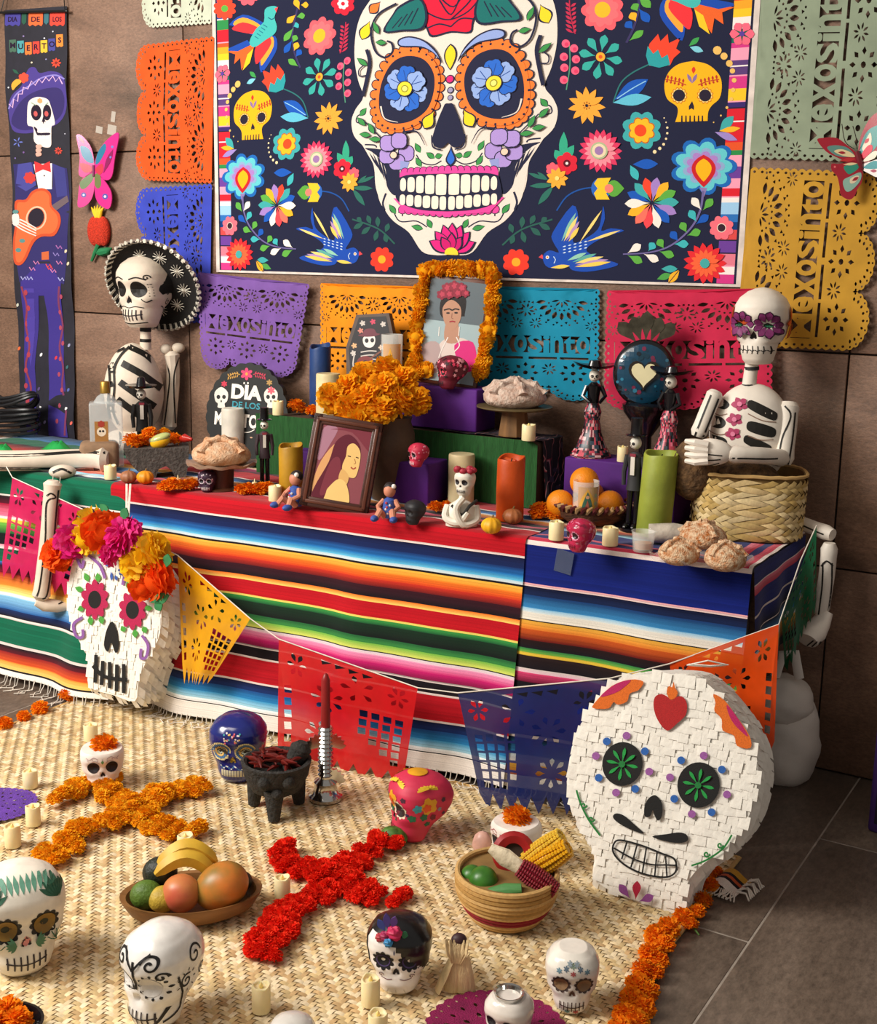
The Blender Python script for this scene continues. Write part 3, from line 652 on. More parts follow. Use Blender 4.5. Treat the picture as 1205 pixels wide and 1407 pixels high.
# ================================================================ cut-paper sheets on the wall
def picado_design():
    """unit sheet: s along the word, t from the hung edge to the scalloped edge"""
    out = [(0, 0)]
    n = 14
    for i in range(n):                       # side s=1, little scallops
        for k in range(4): t = (i+k/4)/n*.86; out.append((1+.014*math.sin(PI*k/4), t))
    for j in (2, 1, 0):                      # three large lobes with small scallops
        for i in range(9):
            for k in range(3):
                a_ = (i+k/3)/9*PI; rr = 1+.07*math.sin(PI*k/3); out.append(((j+.5)/3+math.cos(a_)*.165*rr, .86+math.sin(a_)*.135*rr))
    for i in range(n, 0, -1):
        for k in range(4): t = (i-k/4)/n*.86; out.append((-.014*math.sin(PI*k/4), t))
    H = []
    def pet(cx, cy, t, r0, r1, w_): H.append([(x, y) for x, y in petal(cx+r0*math.cos(t), cy+r0*math.sin(t), cx+r1*math.cos(t), cy+r1*math.sin(t), w_, 4, .5)])
    for cx in (.25, .75):                    # half suns
        cy = .10
        for i in range(5): pet(cx, cy, PI*(i+.5)/5, .02, .075, .016)
        for i in range(9): pet(cx, cy, PI*(i+.5)/9, .115, .185, .034)
        for i in range(8): H.append(circ(cx+.098*math.cos(PI*(i+1)/9), cy+.098*math.sin(PI*(i+1)/9), .0085, n=5))
        for i in range(10): a_ = PI*(i+.5)/10; H.append(circ(cx+.208*math.cos(a_), cy+.208*math.sin(a_), .014, n=3, rot=a_))
        for i in range(13): a_ = PI*(i+.5)/13; H.append(circ(cx+.236*math.cos(a_), cy+.236*math.sin(a_)*.98, .0085, n=5))
    def star(cx, cy, r0, r1, w_, n=8):
        for i in range(n): pet(cx, cy, 2*PI*i/n+.2, r0, r1, w_)
    star(.5, .2, .02, .062, .016); star(.045, .33, .014, .046, .01); star(.43, .315, .014, .05, .011); star(.565, .315, .014, .05, .011); star(.955, .33, .014, .046, .01)
    for i in range(2): x0 = .06+i*.22; H.append([(x0, .612), (x0+.2, .612), (x0+.2, .633), (x0, .633)]); x0 += .46; H.append([(x0, .612), (x0+.2, .612), (x0+.2, .633), (x0, .633)])
    for cx in (1/6, .5, 5/6):
        H.append(circ(cx, .755, .018, n=8))
        for i in range(8):
            a_ = 2*PI*i/8; x, y = cx+.072*math.cos(a_), .755+.072*math.sin(a_)
            H.append([(x+.024*math.cos(a_), y+.024*math.sin(a_)), (x-.015*math.sin(a_), y+.015*math.cos(a_)), (x-.02*math.cos(a_), y-.02*math.sin(a_)), (x+.015*math.sin(a_), y-.015*math.cos(a_))])
        for i in range(9):
            a_ = PI*(i+.5)/9; H.append(petal(cx+.112*math.cos(a_), .86+.088*math.sin(a_), cx+.138*math.cos(a_), .86+.11*math.sin(a_), .018, 3, .5)); H.append(circ(cx+.158*math.cos(a_), .86+.127*math.sin(a_), .0075, n=5))
    star(1/3, .72, .016, .055, .014); star(2/3, .72, .016, .055, .014)
    for i in range(n):
        for sx in (.012, .988): H.append(circ(sx, (i+.5)/n*.86, .008, .012, n=6))
    # the word stands as paper between two strips, its surroundings are cut out
    word = 'MexoSinto'; wd = [1.5, 1, 1.15, 1., 1.15, .5, 1., .85, 1.]; tot = sum(wd); x = .05; b0, b1 = .425, .575
    TV = []; TE = []; tris = []
    for ch, w_ in zip(word, wd):
        V, T, B = text2d(ch, .03); lo = V.min(0); hi = V.max(0); k = .9*w_/tot
        W = np.array([(x+k*(.03+.94*(p[0]-lo[0])/(hi[0]-lo[0])), b1+.006-(b1-b0+.012)*(p[1]-lo[1])/(hi[1]-lo[1])) for p in V]); x += k
        n0 = len(TV); TV += [tuple(p) for p in W]; TE += [(a_+n0, b_+n0) for a_, b_ in B]
        tris += [W[list(t)] for t in T]
    n0 = len(TV); TV += [(.05, b0), (.95, b0), (.95, b1), (.05, b1)]; TE += [(n0, n0+1), (n0+1, n0+2), (n0+2, n0+3), (n0+3, n0)]
    def cut(C):
        k = (C[:, 0] > .05) & (C[:, 0] < .95) & (C[:, 1] > b0) & (C[:, 1] < b1)
        ix = np.nonzero(k)[0]; inn = np.zeros(len(ix), dtype=bool)
        for t in tris: inn |= inpoly(C[ix, 0], C[ix, 1], [tuple(p) for p in t])
        k[ix[inn]] = False; return k
    return fill2d(out, H, .05, (TV, TE, cut))
PIC_V, PIC_T = picado_design()
def picado(col, quad, label, y=.008, curl=.02, seed=0, gather=0., rough=.75):
    c = lin(col)
    Q = [ony(px, py, YW) for px, py in quad]         # s0t0, s1t0, s1t1, s0t1
    O = (Q[0]+Q[1])/2
    mb = MB(); vs = []
    for s, t in PIC_V:
        P = (Q[0]*(1-s)+Q[1]*s)*(1-t)+(Q[3]*(1-s)+Q[2]*s)*t
        nz = mnoise.noise(Vector((s*2.3+seed*7.1, t*1.7, seed)))*.5+mnoise.noise(Vector((s*6+seed, t*4, 3+seed)))*.22
        d = y+curl*(.25+.75*t)*(.55+nz)+gather*math.sin(s*70+3*mnoise.noise(Vector((s*5, seed, 0))))*max(0, 1-t*3.5)
        vs.append(P-O+Vector((0, -max(d, .003), 0)))
    mb.v = [tuple(p) for p in vs]; mb.f = [tuple(int(i) for i in t) for t in PIC_T]
    o = mb.build('cut_paper_sheet', mat('tissue_'+col.strip('#'), col, rough=rough, var=.08, scale=14, sss=0, spec=.25), smooth=True, fix=False)
    o.location = O
    return tag(o, label, 'paper banner', 'cut-paper sheets on the wall')
picado('#c3922f', [(1012, 472), (1033, 233), (1216, 240), (1192, 480)], 'mustard cut-paper sheet on the wall below the grey-green one', seed=1)
picado('#8f9c84', [(1032, 215), (1050, -38), (1252, -45), (1226, 221)], 'grey-green cut-paper sheet on the wall above the mustard one', seed=2)
picado('#e6561a', [(297, 53), (294, 250), (196, 246), (192, 66)], 'bright orange cut-paper sheet left of the tapestry above the blue one', seed=3, curl=.03)
picado('#3a48b8', [(294, 255), (291, 441), (198, 444), (193, 262)], 'blue cut-paper sheet behind the skeleton with the sombrero', seed=4, curl=.03)
picado('#c9cfb9', [(296, -160), (293, 31), (200, 38), (196, -152)], 'pale mint cut-paper sheet cut off by the top edge above the orange one', seed=5)
picado('#7a55a0', [(281, 374), (432, 390), (412, 520), (288, 503)], 'purple cut-paper sheet above the round black sign', seed=6, y=.03, gather=.003, curl=.03)
picado('#ef9014', [(444, 389), (590, 394), (588, 535), (446, 528)], 'yellow-orange cut-paper sheet behind the coffin picture', seed=7, gather=.003)
picado('#0f86a6', [(634, 392), (824, 397), (823, 551), (634, 546)], 'teal cut-paper sheet right of the flower-framed portrait', seed=8, gather=.003)
picado('#c8254a', [(842, 399), (1062, 396), (1064, 560), (838, 562)], 'crimson cut-paper sheet behind the heart ornament', seed=9, gather=.003, y=.03)

# ================================================================ long printed banner with a guitar-playing skeleton
YB = YW-.012; bo = ony(55, 600, YB)
ban = thing('skeleton_banner', 'long narrow black banner printed with a guitar-playing skeleton in a purple suit', 'banner', bo)
def bpx(px, py): P = ony(px, py, YB); return (P.x-bo.x, P.z-bo.z)
def bwave(u, v): return -.006*math.sin(v*9+1)-.003*math.sin(v*23)
def q7(x, y): return bpx(x*.17045, y*.17045)
def q8(x, y): return bpx(x*.2844, 220+y*.2844)
bl = [bpx(5, 14), bpx(91, 8), bpx(104, 612), bpx(30, 612)]
MB().grid(lambda u, v: ((bl[0][0]*(1-v)+bl[3][0]*v)*(1-u)+(bl[1][0]*(1-v)+bl[2][0]*v)*u, bwave(0, (bl[0][1]*(1-v)+bl[3][1]*v)), (bl[0][1]*(1-u)+bl[1][1]*u)*(1-v)+(bl[3][1]*(1-u)+bl[2][1]*u)*v), 6, 40).build('banner_cloth', mat('banner_black', '#211f2b', rough=.7), ban)
def bart(name, A, q, k0=1):
    A.build(name, lambda u, v, o: (lambda p: (p[0], bwave(0, p[1])-o-.0006, p[1]))(q(u, v)), PRINT, ban, eps=.0003, k0=k0, step=None)
def sub(poly, n=3):
    """extra points along long edges so that the print follows the waves"""
    o = []
    for i in range(len(poly)):
        a_, b_ = poly[i], poly[(i+1) % len(poly)]
        for k in range(n): o.append((a_[0]+(b_[0]-a_[0])*k/n, a_[1]+(b_[1]-a_[1])*k/n))
    return o
A = Art()
for (x0, x1, c, t) in ((40, 165, '#4a4494', 'DIA'), (230, 345, '#ef6a3c', 'DE'), (402, 522, '#e04a3c', 'LOS')):
    A.p(rosette((x0+x1)/2, 152, 1, 1, 4)[:0]+[(x0, 100), (x1, 96), (x1, 195)]+[(x1-(x1-x0)*(i+.5)/5, 212 if i % 2 == 0 else 198) for i in range(5)]+[(x0, 198)], c); A.text(t, (x0+x1)/2, 155, 42, '#2a1a30', .02, (x1-x0)*.6, sy=-1)
for (x0, x1, c) in ((175, 212, '#2f5a48'), (355, 392, '#3f6f78')): A.p([(x0, 100), (x1, 100), (x1, 180), ((x0+x1)/2, 200), (x0, 180)], c)
for i, (ch, c) in enumerate(zip('MUERTOS', ['#4a6a58', '#4f9aa0', '#ef7a3c', '#d8483c', '#e8b83c', '#4a4a94', '#ef8a3c'])):
    x = 75+i*63; y = 370+10*math.sin(i)-(40 if i == 6 else 0)+(12 if 1 < i < 5 else 0)
    A.p([(x, y-48), (x+54, y-52), (x+57, y+44), (x+40, y+52), (x+28, y+44), (x+14, y+54), (x+2, y+46)], c); A.text(ch, x+29, y-4, 46, '#2a1a30', .03, sy=-1)
bart('printed_lettering', A, q7)
A = Art()   # hat
A.p(sub(smooth([(75, 880), (110, 770), (190, 690), (235, 560), (290, 545), (330, 590), (420, 575), (505, 600), (540, 680), (545, 850), (500, 960), (420, 1020), (300, 1060), (180, 1075), (95, 1040)], 4, True), 1), '#4d3f8a')
A.p(smooth([(95, 1000), (120, 900), (200, 800), (300, 740), (420, 710), (500, 720), (530, 800), (500, 920), (400, 1000), (200, 1050)], 4, True), '#3a3168')
A.l([(78, 880), (120, 800), (160, 750), (210, 720), (260, 690), (330, 640), (400, 615), (470, 610), (535, 640)], 12, '#8a7fc8')
pz = [(85, 840), (110, 870), (125, 800), (155, 820), (165, 760), (195, 760), (205, 705), (240, 720), (270, 655), (300, 690), (330, 640), (355, 670), (385, 625), (410, 655), (440, 615), (465, 660), (490, 625), (520, 680)]
A.l(pz, 9, '#d8b0d8', sm=False)
A.p(*ros(205, 630, 44, 6, '#e8503c')); A.p(smooth([(110, 680), (150, 640), (190, 660), (150, 700), (120, 730)], 3, True), '#f0a53c'); A.p(petal(165, 600, 110, 560, 24), '#2f5a48'); daisy(A, 460, 508, 8, 4, 40, 16, '#e8503c'); daisy(A, 470, 1215, 8, 4, 32, 14, '#c8483c'); daisy(A, 140, 1145, 5, 4, 42, 10, '#6a78c8')
for (x, y, r, c) in ((260, 505, 8, '#e8d8b8'), (190, 292, 8, '#8a78a8'), (427, 254, 6, '#d8d8e8'), (358, 308, 7, '#d8d8e8'), (85, 708, 7, '#e8e8e8'), (188, 1228, 8, '#7a5a98'), (375, 478, 6, '#9898c8'), (520, 1078, 5, '#c8c8d8'), (120, 1275, 7, '#7a6aa8')): A.c(x, y, r, c, n=6)
bart('printed_hat', A, q7)
A = Art()   # skull
A.p(smooth([(240, 830), (290, 790), (345, 785), (400, 805), (420, 860), (440, 960), (440, 1005), (415, 1020), (412, 1100), (408, 1180), (350, 1185), (275, 1140), (268, 1030), (225, 1010), (222, 950)], 4, True), '#e8dcd6')
for x in (298, 385): A.c(x, 908, 42 if x < 300 else 34, '#2a2030', 64, n=16, rot=.1); A.c(x-5, 918, 16, '#c85a5a', 22)
A.p([(354, 935), (370, 985), (358, 978), (352, 1000), (344, 978), (338, 985)], '#2a2030'); A.p(smooth([(272, 1020), (300, 1040), (305, 1070), (395, 1070), (395, 1088), (310, 1095), (285, 1060)], 3, True), '#2a2030')
for i in range(6): A.p([(308+i*15, 1035), (320+i*15, 1035), (320+i*15, 1068), (308+i*15, 1068)], '#f4ece6'); A.p([(308+i*15, 1092), (320+i*15, 1090), (320+i*15, 1120), (308+i*15, 1120)], '#f4ece6')
A.p(*ros(335, 815, 22, 6, '#e8a06a')); A.l([(265, 830), (300, 850)], 6, '#7a9a7a'); A.l([(400, 830), (375, 850)], 6, '#7a9a7a')
for i in range(3): A.p(smooth([(290, 1170+i*32), (330, 1165+i*32), (335, 1188+i*32), (298, 1198+i*32)], 3, True), '#e0a898')
bart('printed_skull', A, q7, 6)
A = Art()   # suit, legs
A.p(sub([(62, 20), (160, 10), (160, 130), (250, 130), (250, 20), (320, 40), (335, 240), (330, 430), (315, 600), (262, 580), (245, 490), (190, 490), (185, 590), (100, 590), (80, 480), (70, 200)], 3), '#353066')
A.p(sub([(85, 20), (150, 10), (170, 120), (120, 150), (70, 120)], 2), '#4a4a94'); A.p(sub([(250, 15), (310, 40), (320, 170), (270, 180)], 2), '#3f3f80')
A.p(sub([(105, 590), (185, 500), (245, 500), (300, 590), (298, 655), (106, 655)], 4), '#3f3384'); A.p(sub([(106, 640), (192, 640), (168, 1000), (188, 1330), (140, 1340), (118, 1000)], 8), '#3f3384'); A.p(sub([(216, 640), (298, 640), (300, 800), (312, 1050), (335, 1340), (242, 1330), (236, 1000), (226, 740)], 8), '#3f3384')
A.p(sub([(120, 620), (170, 620), (160, 900), (150, 1000), (130, 900)], 4), '#4d3f98')
A.l([(110, 610), (130, 700), (120, 800), (140, 900), (125, 1000), (150, 1100), (140, 1200), (180, 1320)], 9, '#8a3a4c'); A.l([(292, 610), (286, 700), (298, 800), (285, 900), (305, 1000), (300, 1100), (325, 1200), (320, 1330)], 9, '#7a3a58')
for i in range(9): A.c(130+8*math.sin(i*2), 640+i*75, 9, '#a83f4c', 14, n=8); A.c(292+8*math.cos(i*2), 660+i*75, 7, '#a8485c', 12, n=8)
for (x, y, c) in ((160, 525, '#c878a8'), (180, 495, '#c878a8'), (290, 420, '#a868a8'), (300, 575, '#a8a8d8'), (262, 535, '#c878a8'), (290, 495, '#c878a8'), (120, 570, '#a8a8d8'), (150, 570, '#a8a8d8'), (275, 455, '#8878b8'), (245, 520, '#e0483c'), (240, 510, '#e0483c')): A.l([(x-14, y-8), (x-4, y+8), (x+6, y-6), (x+14, y+8)], 5, c, sm=False)
A.p(sub([(160, 20), (250, 15), (245, 140), (180, 140)], 2), '#e8e0e0'); A.c(210, 75, 4, '#333333', n=6); A.c(210, 105, 4, '#333333', n=6)
A.p([(165, 5), (205, 22), (240, 5), (243, 58), (205, 45), (167, 62)], '#d83a3c'); A.p(*ros(140, 85, 30, 7, '#c8403c')); A.p([(205, 445), (240, 440), (240, 480), (205, 482)], '#c8653c')
for (x, y, c) in ((85, 700, '#c8c8b8'), (90, 910, '#e86a3c'), (330, 895, '#9898b8'), (325, 1000, '#3f6a70'), (330, 1110, '#5a6aa8'), (198, 940, '#e8e8e8'), (202, 1188, '#e8e8e8'), (325, 1198, '#e8e8e8'), (332, 500, '#d8c8a8'), (322, 440, '#d8c8a8'), (100, 1200, '#d8a878'), (225, 1265, '#a898c8'), (180, 1270, '#c8403c'), (352, 1270, '#e86a5c'), (270, 955, '#d83a3c'), (188, 1105, '#5a4a78')): A.c(x, y, 6, c, 10, n=6, rot=.4)
bart('printed_suit', A, q8)
A = Art()   # guitar
A.p([(225, 235), (320, 170), (330, 200), (240, 270)], '#6a5a60')
A.p(sub(smooth([(70, 200), (120, 190), (150, 150), (200, 135), (240, 160), (250, 220), (290, 260), (298, 310), (270, 365), (210, 370), (170, 400), (130, 480), (100, 508), (72, 490), (70, 400), (80, 300)], 4, True), 1), '#c8502f')
A.p(smooth([(82, 210), (125, 202), (158, 160), (200, 147), (232, 170), (242, 225), (278, 265), (286, 310), (262, 352), (205, 358), (160, 390), (122, 470), (100, 494), (82, 480), (80, 400), (92, 300)], 4, True), '#d8693c')
A.c(180, 280, 50, '#e0b898', 58); A.c(180, 280, 42, '#c8603c', 50); A.c(180, 278, 38, '#2a2430', 46)
for i in range(4): A.l([(70, 280+i*8), (110, 290+i*14), (150, 310+i*14), (185, 330+i*12)], 8, '#e8d8d0', 4)
A.p(smooth([(65, 265), (95, 262), (100, 310), (75, 315)], 3, True), '#e8d8d0')
for (x, y) in ((80, 250), (115, 390), (95, 435)): A.c(x, y, 14, '#5a8a88', 10)
bart('printed_guitar', A, q8, 5)
rod = MB(); p0, p1 = bpx(0, 18), bpx(95, 16); rod.tube([(p0[0], -.012, p0[1]), (p1[0], -.012, p1[1])], .005, 8); rod.ball((p1[0], -.012, p1[1]), .007, 8, 6); rod.build('hanging_rod', mat('black_rod', '#141414', rough=.4), ban)
t0 = bpx(9, 2); MB().tube([(p0[0]+.02, -.012, p0[1]), (t0[0], -.004, t0[1]+.03)], .002, 5).build('hanging_cord', mat('black_rod'), ban); t1 = bpx(89, 2); MB().tube([(p1[0]-.01, -.012, p1[1]), (t1[0], -.004, t1[1]+.02)], .002, 5).build('hanging_cord', mat('black_rod'), ban)

# ================================================================ wall ornaments
def wing_thing(name, label, cpx, trace, scale, ox, oy, bodyc, y0):
    P = ony(cpx[0], cpx[1], y0); t = thing(name, label, 'butterfly', P)
    def q(x, y): W = ony(ox+x*scale, oy+y*scale, y0); return (W.x-P.x, W.z-P.z)
    for nm, outline, layers, ang in trace:
        pl = Plane(P, ang)
        def q_(x, y): return pl.uv(ox+x*scale, oy+y*scale)
        M = Matrix.Rotation(ang, 4, 'Z'); poly = [q_(*p) for p in smooth(outline, 4, True)]
        A = Art()
        for pts, c in layers: A.p([q_(*p) for p in pts], c)
        w_ = MB().color(layers[0][1]).prism(poly, -.0015, .0015, M).build(nm, GLOSS, t)
        A.build('wing_pattern', lambda u, v, o: tuple(M @ Vector((u, -.0016-o, v))), GLOSS, w_, eps=.0004)
    return t, q
PK = '#d82a86'
def wl(*p): return smooth(list(p), 4, True)
tr = [('wing', [(70, 160), (110, 170), (165, 250), (180, 370), (140, 420), (85, 410), (90, 300), (75, 210)], [(wl((70, 160), (110, 170), (165, 250), (180, 370), (140, 420), (85, 410), (90, 300), (75, 210)), PK), (wl((95, 230), (150, 250), (178, 330), (140, 330), (105, 290)), '#2f7a9a'), (wl((90, 340), (140, 345), (178, 378), (120, 395)), '#c8384c'), (petal(80, 165, 120, 215, 20), '#e0405c')], .4),
      ('wing', [(180, 375), (150, 400), (95, 450), (80, 540), (80, 610), (130, 600), (168, 550), (182, 470)], [(wl((180, 375), (150, 400), (95, 450), (80, 540), (80, 610), (130, 600), (168, 550), (182, 470)), PK), (wl((95, 450), (170, 400), (172, 440), (130, 490), (98, 495)), '#5f7a48'), (circ(115, 535, 16), '#5a5aa8'), (circ(115, 535, 7), '#e8d8e8')], .4),
      ('wing', [(335, 155), (285, 170), (215, 250), (182, 370), (245, 440), (290, 420), (310, 300)], [(wl((335, 155), (285, 170), (215, 250), (182, 370), (245, 440), (290, 420), (310, 300)), PK), (wl((245, 215), (255, 250), (215, 330), (190, 340), (205, 270)), '#2f7a9a'), (wl((188, 375), (230, 340), (240, 380), (215, 410)), '#c8384c'), (petal(240, 400, 300, 250, 30), '#8a1a58'), (circ(295, 235, 8), '#7a7ac8'), (circ(285, 300, 7), '#7a7ac8')], -.1),
      ('wing', [(184, 378), (225, 420), (280, 500), (290, 570), (270, 622), (220, 600), (190, 550), (182, 470)], [(wl((184, 378), (225, 420), (280, 500), (290, 570), (270, 622), (220, 600), (190, 550), (182, 470)), PK), (wl((185, 410), (215, 405), (225, 470), (205, 495), (185, 470)), '#6f7a48'), (circ(250, 545, 18), '#5a5aa8'), (circ(250, 545, 8), '#e8d8e8')], -.1)]
t, q = wing_thing('butterfly_ornament', 'pink foil butterfly with raised wings on the wall above the red fruit ornament', (130, 233), tr, .2203, 90, 150, PK, YW-.02)
p0, p1 = q(180, 350), q(180, 420); MB().color('#7a2a5a').tube([(p0[0], -.004, p0[1]), (p1[0], -.004, p1[1])], [.006, .005], 8).build('body', None, t)
o = MB()
for (x0, y0, x1, y1) in ((285, 15, 312, 80), (262, 100, 318, 160), (190, 108, 232, 150)):
    c0 = ony(90+x0*.2203, 150+y0*.2203, YW-.001); c1 = ony(90+x1*.2203, 150+y1*.2203, YW-.001)
    tp = MB().box(-abs(c1.x-c0.x)/2, abs(c1.x-c0.x)/2, -.0012, 0, -abs(c1.z-c0.z)/2, abs(c1.z-c0.z)/2).build('tape_strip', mat('clear_tape', '#e8e0d4', rough=.12, alpha=.35, var=.02), smooth=False); tp.location = (c0+c1)/2; tp.rotation_euler = (0, .2, 0)
    tag(tp, ['long upright strip of clear tape highest above the pink butterfly', 'larger patch of clear tape touching the pink butterfly wing', 'small square of clear tape left of the other tape pieces'][int(y0 > 50)+int(x0 < 200)], 'tape', 'clear tape strips on the wall')
# red fruit ornament
P = ony(139, 322, YW-.002); t = thing('fruit_ornament', 'bright red padded fruit ornament with yellow crown and green leaf on the wall', 'ornament', P); k = mpp(P)
for i, (x, w_) in enumerate(((-8, 12), (0, 13), (9, 11))): MB().ball((x*k, -.012, 4*k), (w_*k, .022, 20*k), 18, 12).build('fruit_segment', mat('red_plush', '#dd3a1f', rough=.9, bump=.8, bscale=260, var=.2, scale=160), t)
for i in range(5):
    a_ = -.7+i*.35; mb = MB(); mb.tube([(a_*4*k, -.012, 22*k), (a_*10*k, -.016, 31*k), (a_*17*k, -.014, (39-abs(a_)*4)*k)], [3*k, 2.6*k, .5*k], 8); mb.build('crown_leaf', mat('yellow_plush', '#f2c81e', rough=.7), t)
mb = MB(); mb.tube([(-1*k, -.014, -14*k), (-6*k, -.018, -24*k), (-15*k, -.014, -36*k)], [3.5*k, 3*k, 2*k], 8); mb.build('stem', mat('green_plush', '#1d7a48', rough=.8), t)
MB().tube([(-6*k, -.014, -26*k), (6*k, -.02, -24*k), (18*k, -.018, -22*k), (24*k, -.012, -18*k)], [1*k, 6*k, 5*k, .5*k], 8).build('leaf', mat('green_plush'), t)
# painted tin butterfly at the right edge
RD = '#a3182c'
tr = [('wing', [(215, 495), (280, 465), (460, 465), (600, 560), (715, 660), (730, 760), (620, 780), (480, 720), (330, 640)], [(wl((215, 495), (280, 465), (460, 465), (600, 560), (715, 660), (730, 760), (620, 780), (480, 720), (330, 640)), RD), (wl((340, 590), (450, 560), (600, 590), (690, 690), (600, 710), (450, 690)), '#5f8f86'), (wl((430, 640), (520, 610), (640, 650), (700, 710), (560, 700)), '#e8d2a0'), (petal(480, 650, 580, 660, 36), '#a3182c'), (petal(500, 760, 710, 735, 50), '#c02a2c')], .35),
      ('wing', [(740, 770), (560, 790), (480, 800), (400, 800), (400, 880), (470, 960), (500, 1080), (520, 1200), (620, 1260), (690, 1220), (740, 1110), (785, 1040), (800, 900)], [(wl((740, 770), (560, 790), (480, 800), (400, 800), (400, 880), (470, 960), (500, 1080), (520, 1200), (620, 1260), (690, 1220), (740, 1110), (785, 1040), (800, 900)), RD), (wl((560, 830), (730, 800), (740, 860), (640, 930), (590, 910)), '#2f8f76'), (wl((550, 1010), (640, 960), (770, 910), (770, 1010), (680, 1120), (600, 1160), (555, 1100)), '#8fb8a8'), (wl((640, 990), (720, 950), (755, 970), (700, 1040), (640, 1050)), '#e8d2b0'), (petal(660, 1020, 745, 970, 40), '#a3182c'), (petal(545, 810, 730, 795, 34), '#e8d2a0'), (circ(440, 840, 42), RD), (circ(440, 838, 14), '#e86a6a')], .35),
      ('wing', [(750, 700), (760, 520), (830, 330), (930, 180), (1050, 120), (1160, 130), (1150, 300), (1050, 560), (900, 760), (780, 790)], [(wl((750, 700), (760, 520), (830, 330), (930, 180), (1050, 120), (1160, 130), (1150, 300), (1050, 560), (900, 760), (780, 790)), RD), (wl((780, 560), (850, 400), (950, 320), (1080, 300), (1020, 520), (880, 690), (780, 700)), '#4f9a96'), (wl((800, 600), (870, 450), (910, 400), (920, 520), (850, 640)), '#ead8c0'), (petal(830, 540, 890, 470, 44), '#c8283c'), (wl((785, 690), (870, 570), (930, 560), (925, 640), (820, 730)), '#d82a48'), (wl((810, 770), (930, 650), (1000, 640), (960, 730)), '#e8e0cc')], -.35),
      ('wing', [(790, 790), (900, 770), (1020, 740), (1120, 800), (1130, 900), (1000, 970), (900, 930), (800, 870)], [(wl((790, 790), (900, 770), (1020, 740), (1120, 800), (1130, 900), (1000, 970), (900, 930), (800, 870)), '#e8e0dc'), (wl((830, 830), (950, 760), (1040, 790), (990, 860), (840, 860)), '#2f8f96'), (petal(900, 890, 990, 890, 40), '#a3284c')], -.35)]
t, q = wing_thing('tin_butterfly', 'painted red, cream and teal tin butterfly at the right edge of the wall', (1182, 218), tr, .1066, 1100, 140, RD, YW-.05)
pb = [q(735, 640), q(770, 760), q(800, 880)]; MB().color('#6a1420').tube([(p[0], -.006, p[1]) for p in pb], [.006, .01, .005], 8).build('body', GLOSS, t)
for pts in ([(700, 610), (600, 520), (575, 300)], [(735, 610), (740, 480), (715, 330)]):
    MB().tube([(a_, -.006-.004*i, b_) for i, (a_, b_) in enumerate(smooth([q(*p) for p in pts], 4))], .0012, 5).build('antenna', mat('dark_wire', '#3a2a24', rough=.5), t)

# ================================================================ table and striped blankets
def yfront(x): return 2.985+.055*(x+3.03)
TXL, TXR, TYB = -4.25, -.925, 3.62
tbl = thing('folding_table', 'long folding table hidden under the striped blankets', 'table', (0, 0, 0))
n = 12
mb = MB(); top = [(TXL+(TXR-TXL)*i/n, yfront(TXL+(TXR-TXL)*i/n)+.008) for i in range(n+1)]+[(TXR, TYB), (TXL, TYB)]
vs = [(x, y, .715) for x, y in top]+[(x, y, .744) for x, y in top]; k = len(top)
mb.add(vs, [tuple(range(k-1, -1, -1)), tuple(range(k, 2*k))]+[(i, (i+1) % k, k+(i+1) % k, k+i) for i in range(k)]); mb.build('tabletop', mat('table_board', '#d8d4cc', rough=.5), tbl, smooth=False)
for x in (TXL+.2, -2.55, -2.4, TXR-.12):
    for y in (3.16, TYB-.08): MB().tube([(x, y, .0), (x, y, .716)], .014, 10).build('leg', mat('grey_steel', '#777777', rough=.4, metal=.8), tbl)
def ramp(pal, d):
    if d <= pal[0][0]: return lin(pal[0][1])
    for (a_, ca), (b_, cb) in zip(pal, pal[1:]):
        if a_ <= d <= b_:
            t = (d-a_)/max(b_-a_, 1e-6); A_, B_ = lin(ca), lin(cb); return tuple(x+(y-x)*t for x, y in zip(A_, B_))
    return lin(pal[-1][1])
RED = '#b5101f'; BK = '#17131a'; WH = '#e6d6cf'
def st(*p):
    """flat stripe list -> ramp stops: (start, end, colour from, colour to)"""
    o = []
    for a_, b_, c0, c1 in p: o += [(a_, c0), (b_-1e-4, c1)]
    return o
BACKR = [(-.62, -.5, BK, '#2f7a40'), (-.5, -.46, '#d8dc60', '#f0a0c0'), (-.46, -.40, '#a81858', BK), (-.40, -.31, RED, RED), (-.31, -.30, WH, WH), (-.30, -.25, BK, '#1f6ab0'), (-.25, -.235, '#9ac8d8', WH), (-.235, -.19, '#f0a030', '#8a2420'), (-.19, -.155, BK, BK), (-.155, -.15, '#e8a0b0', WH), (-.15, -.125, '#c8506a', '#801830'), (-.125, -.1, '#2a1018', '#3a1018'), (-.1, -.095, WH, WH)]
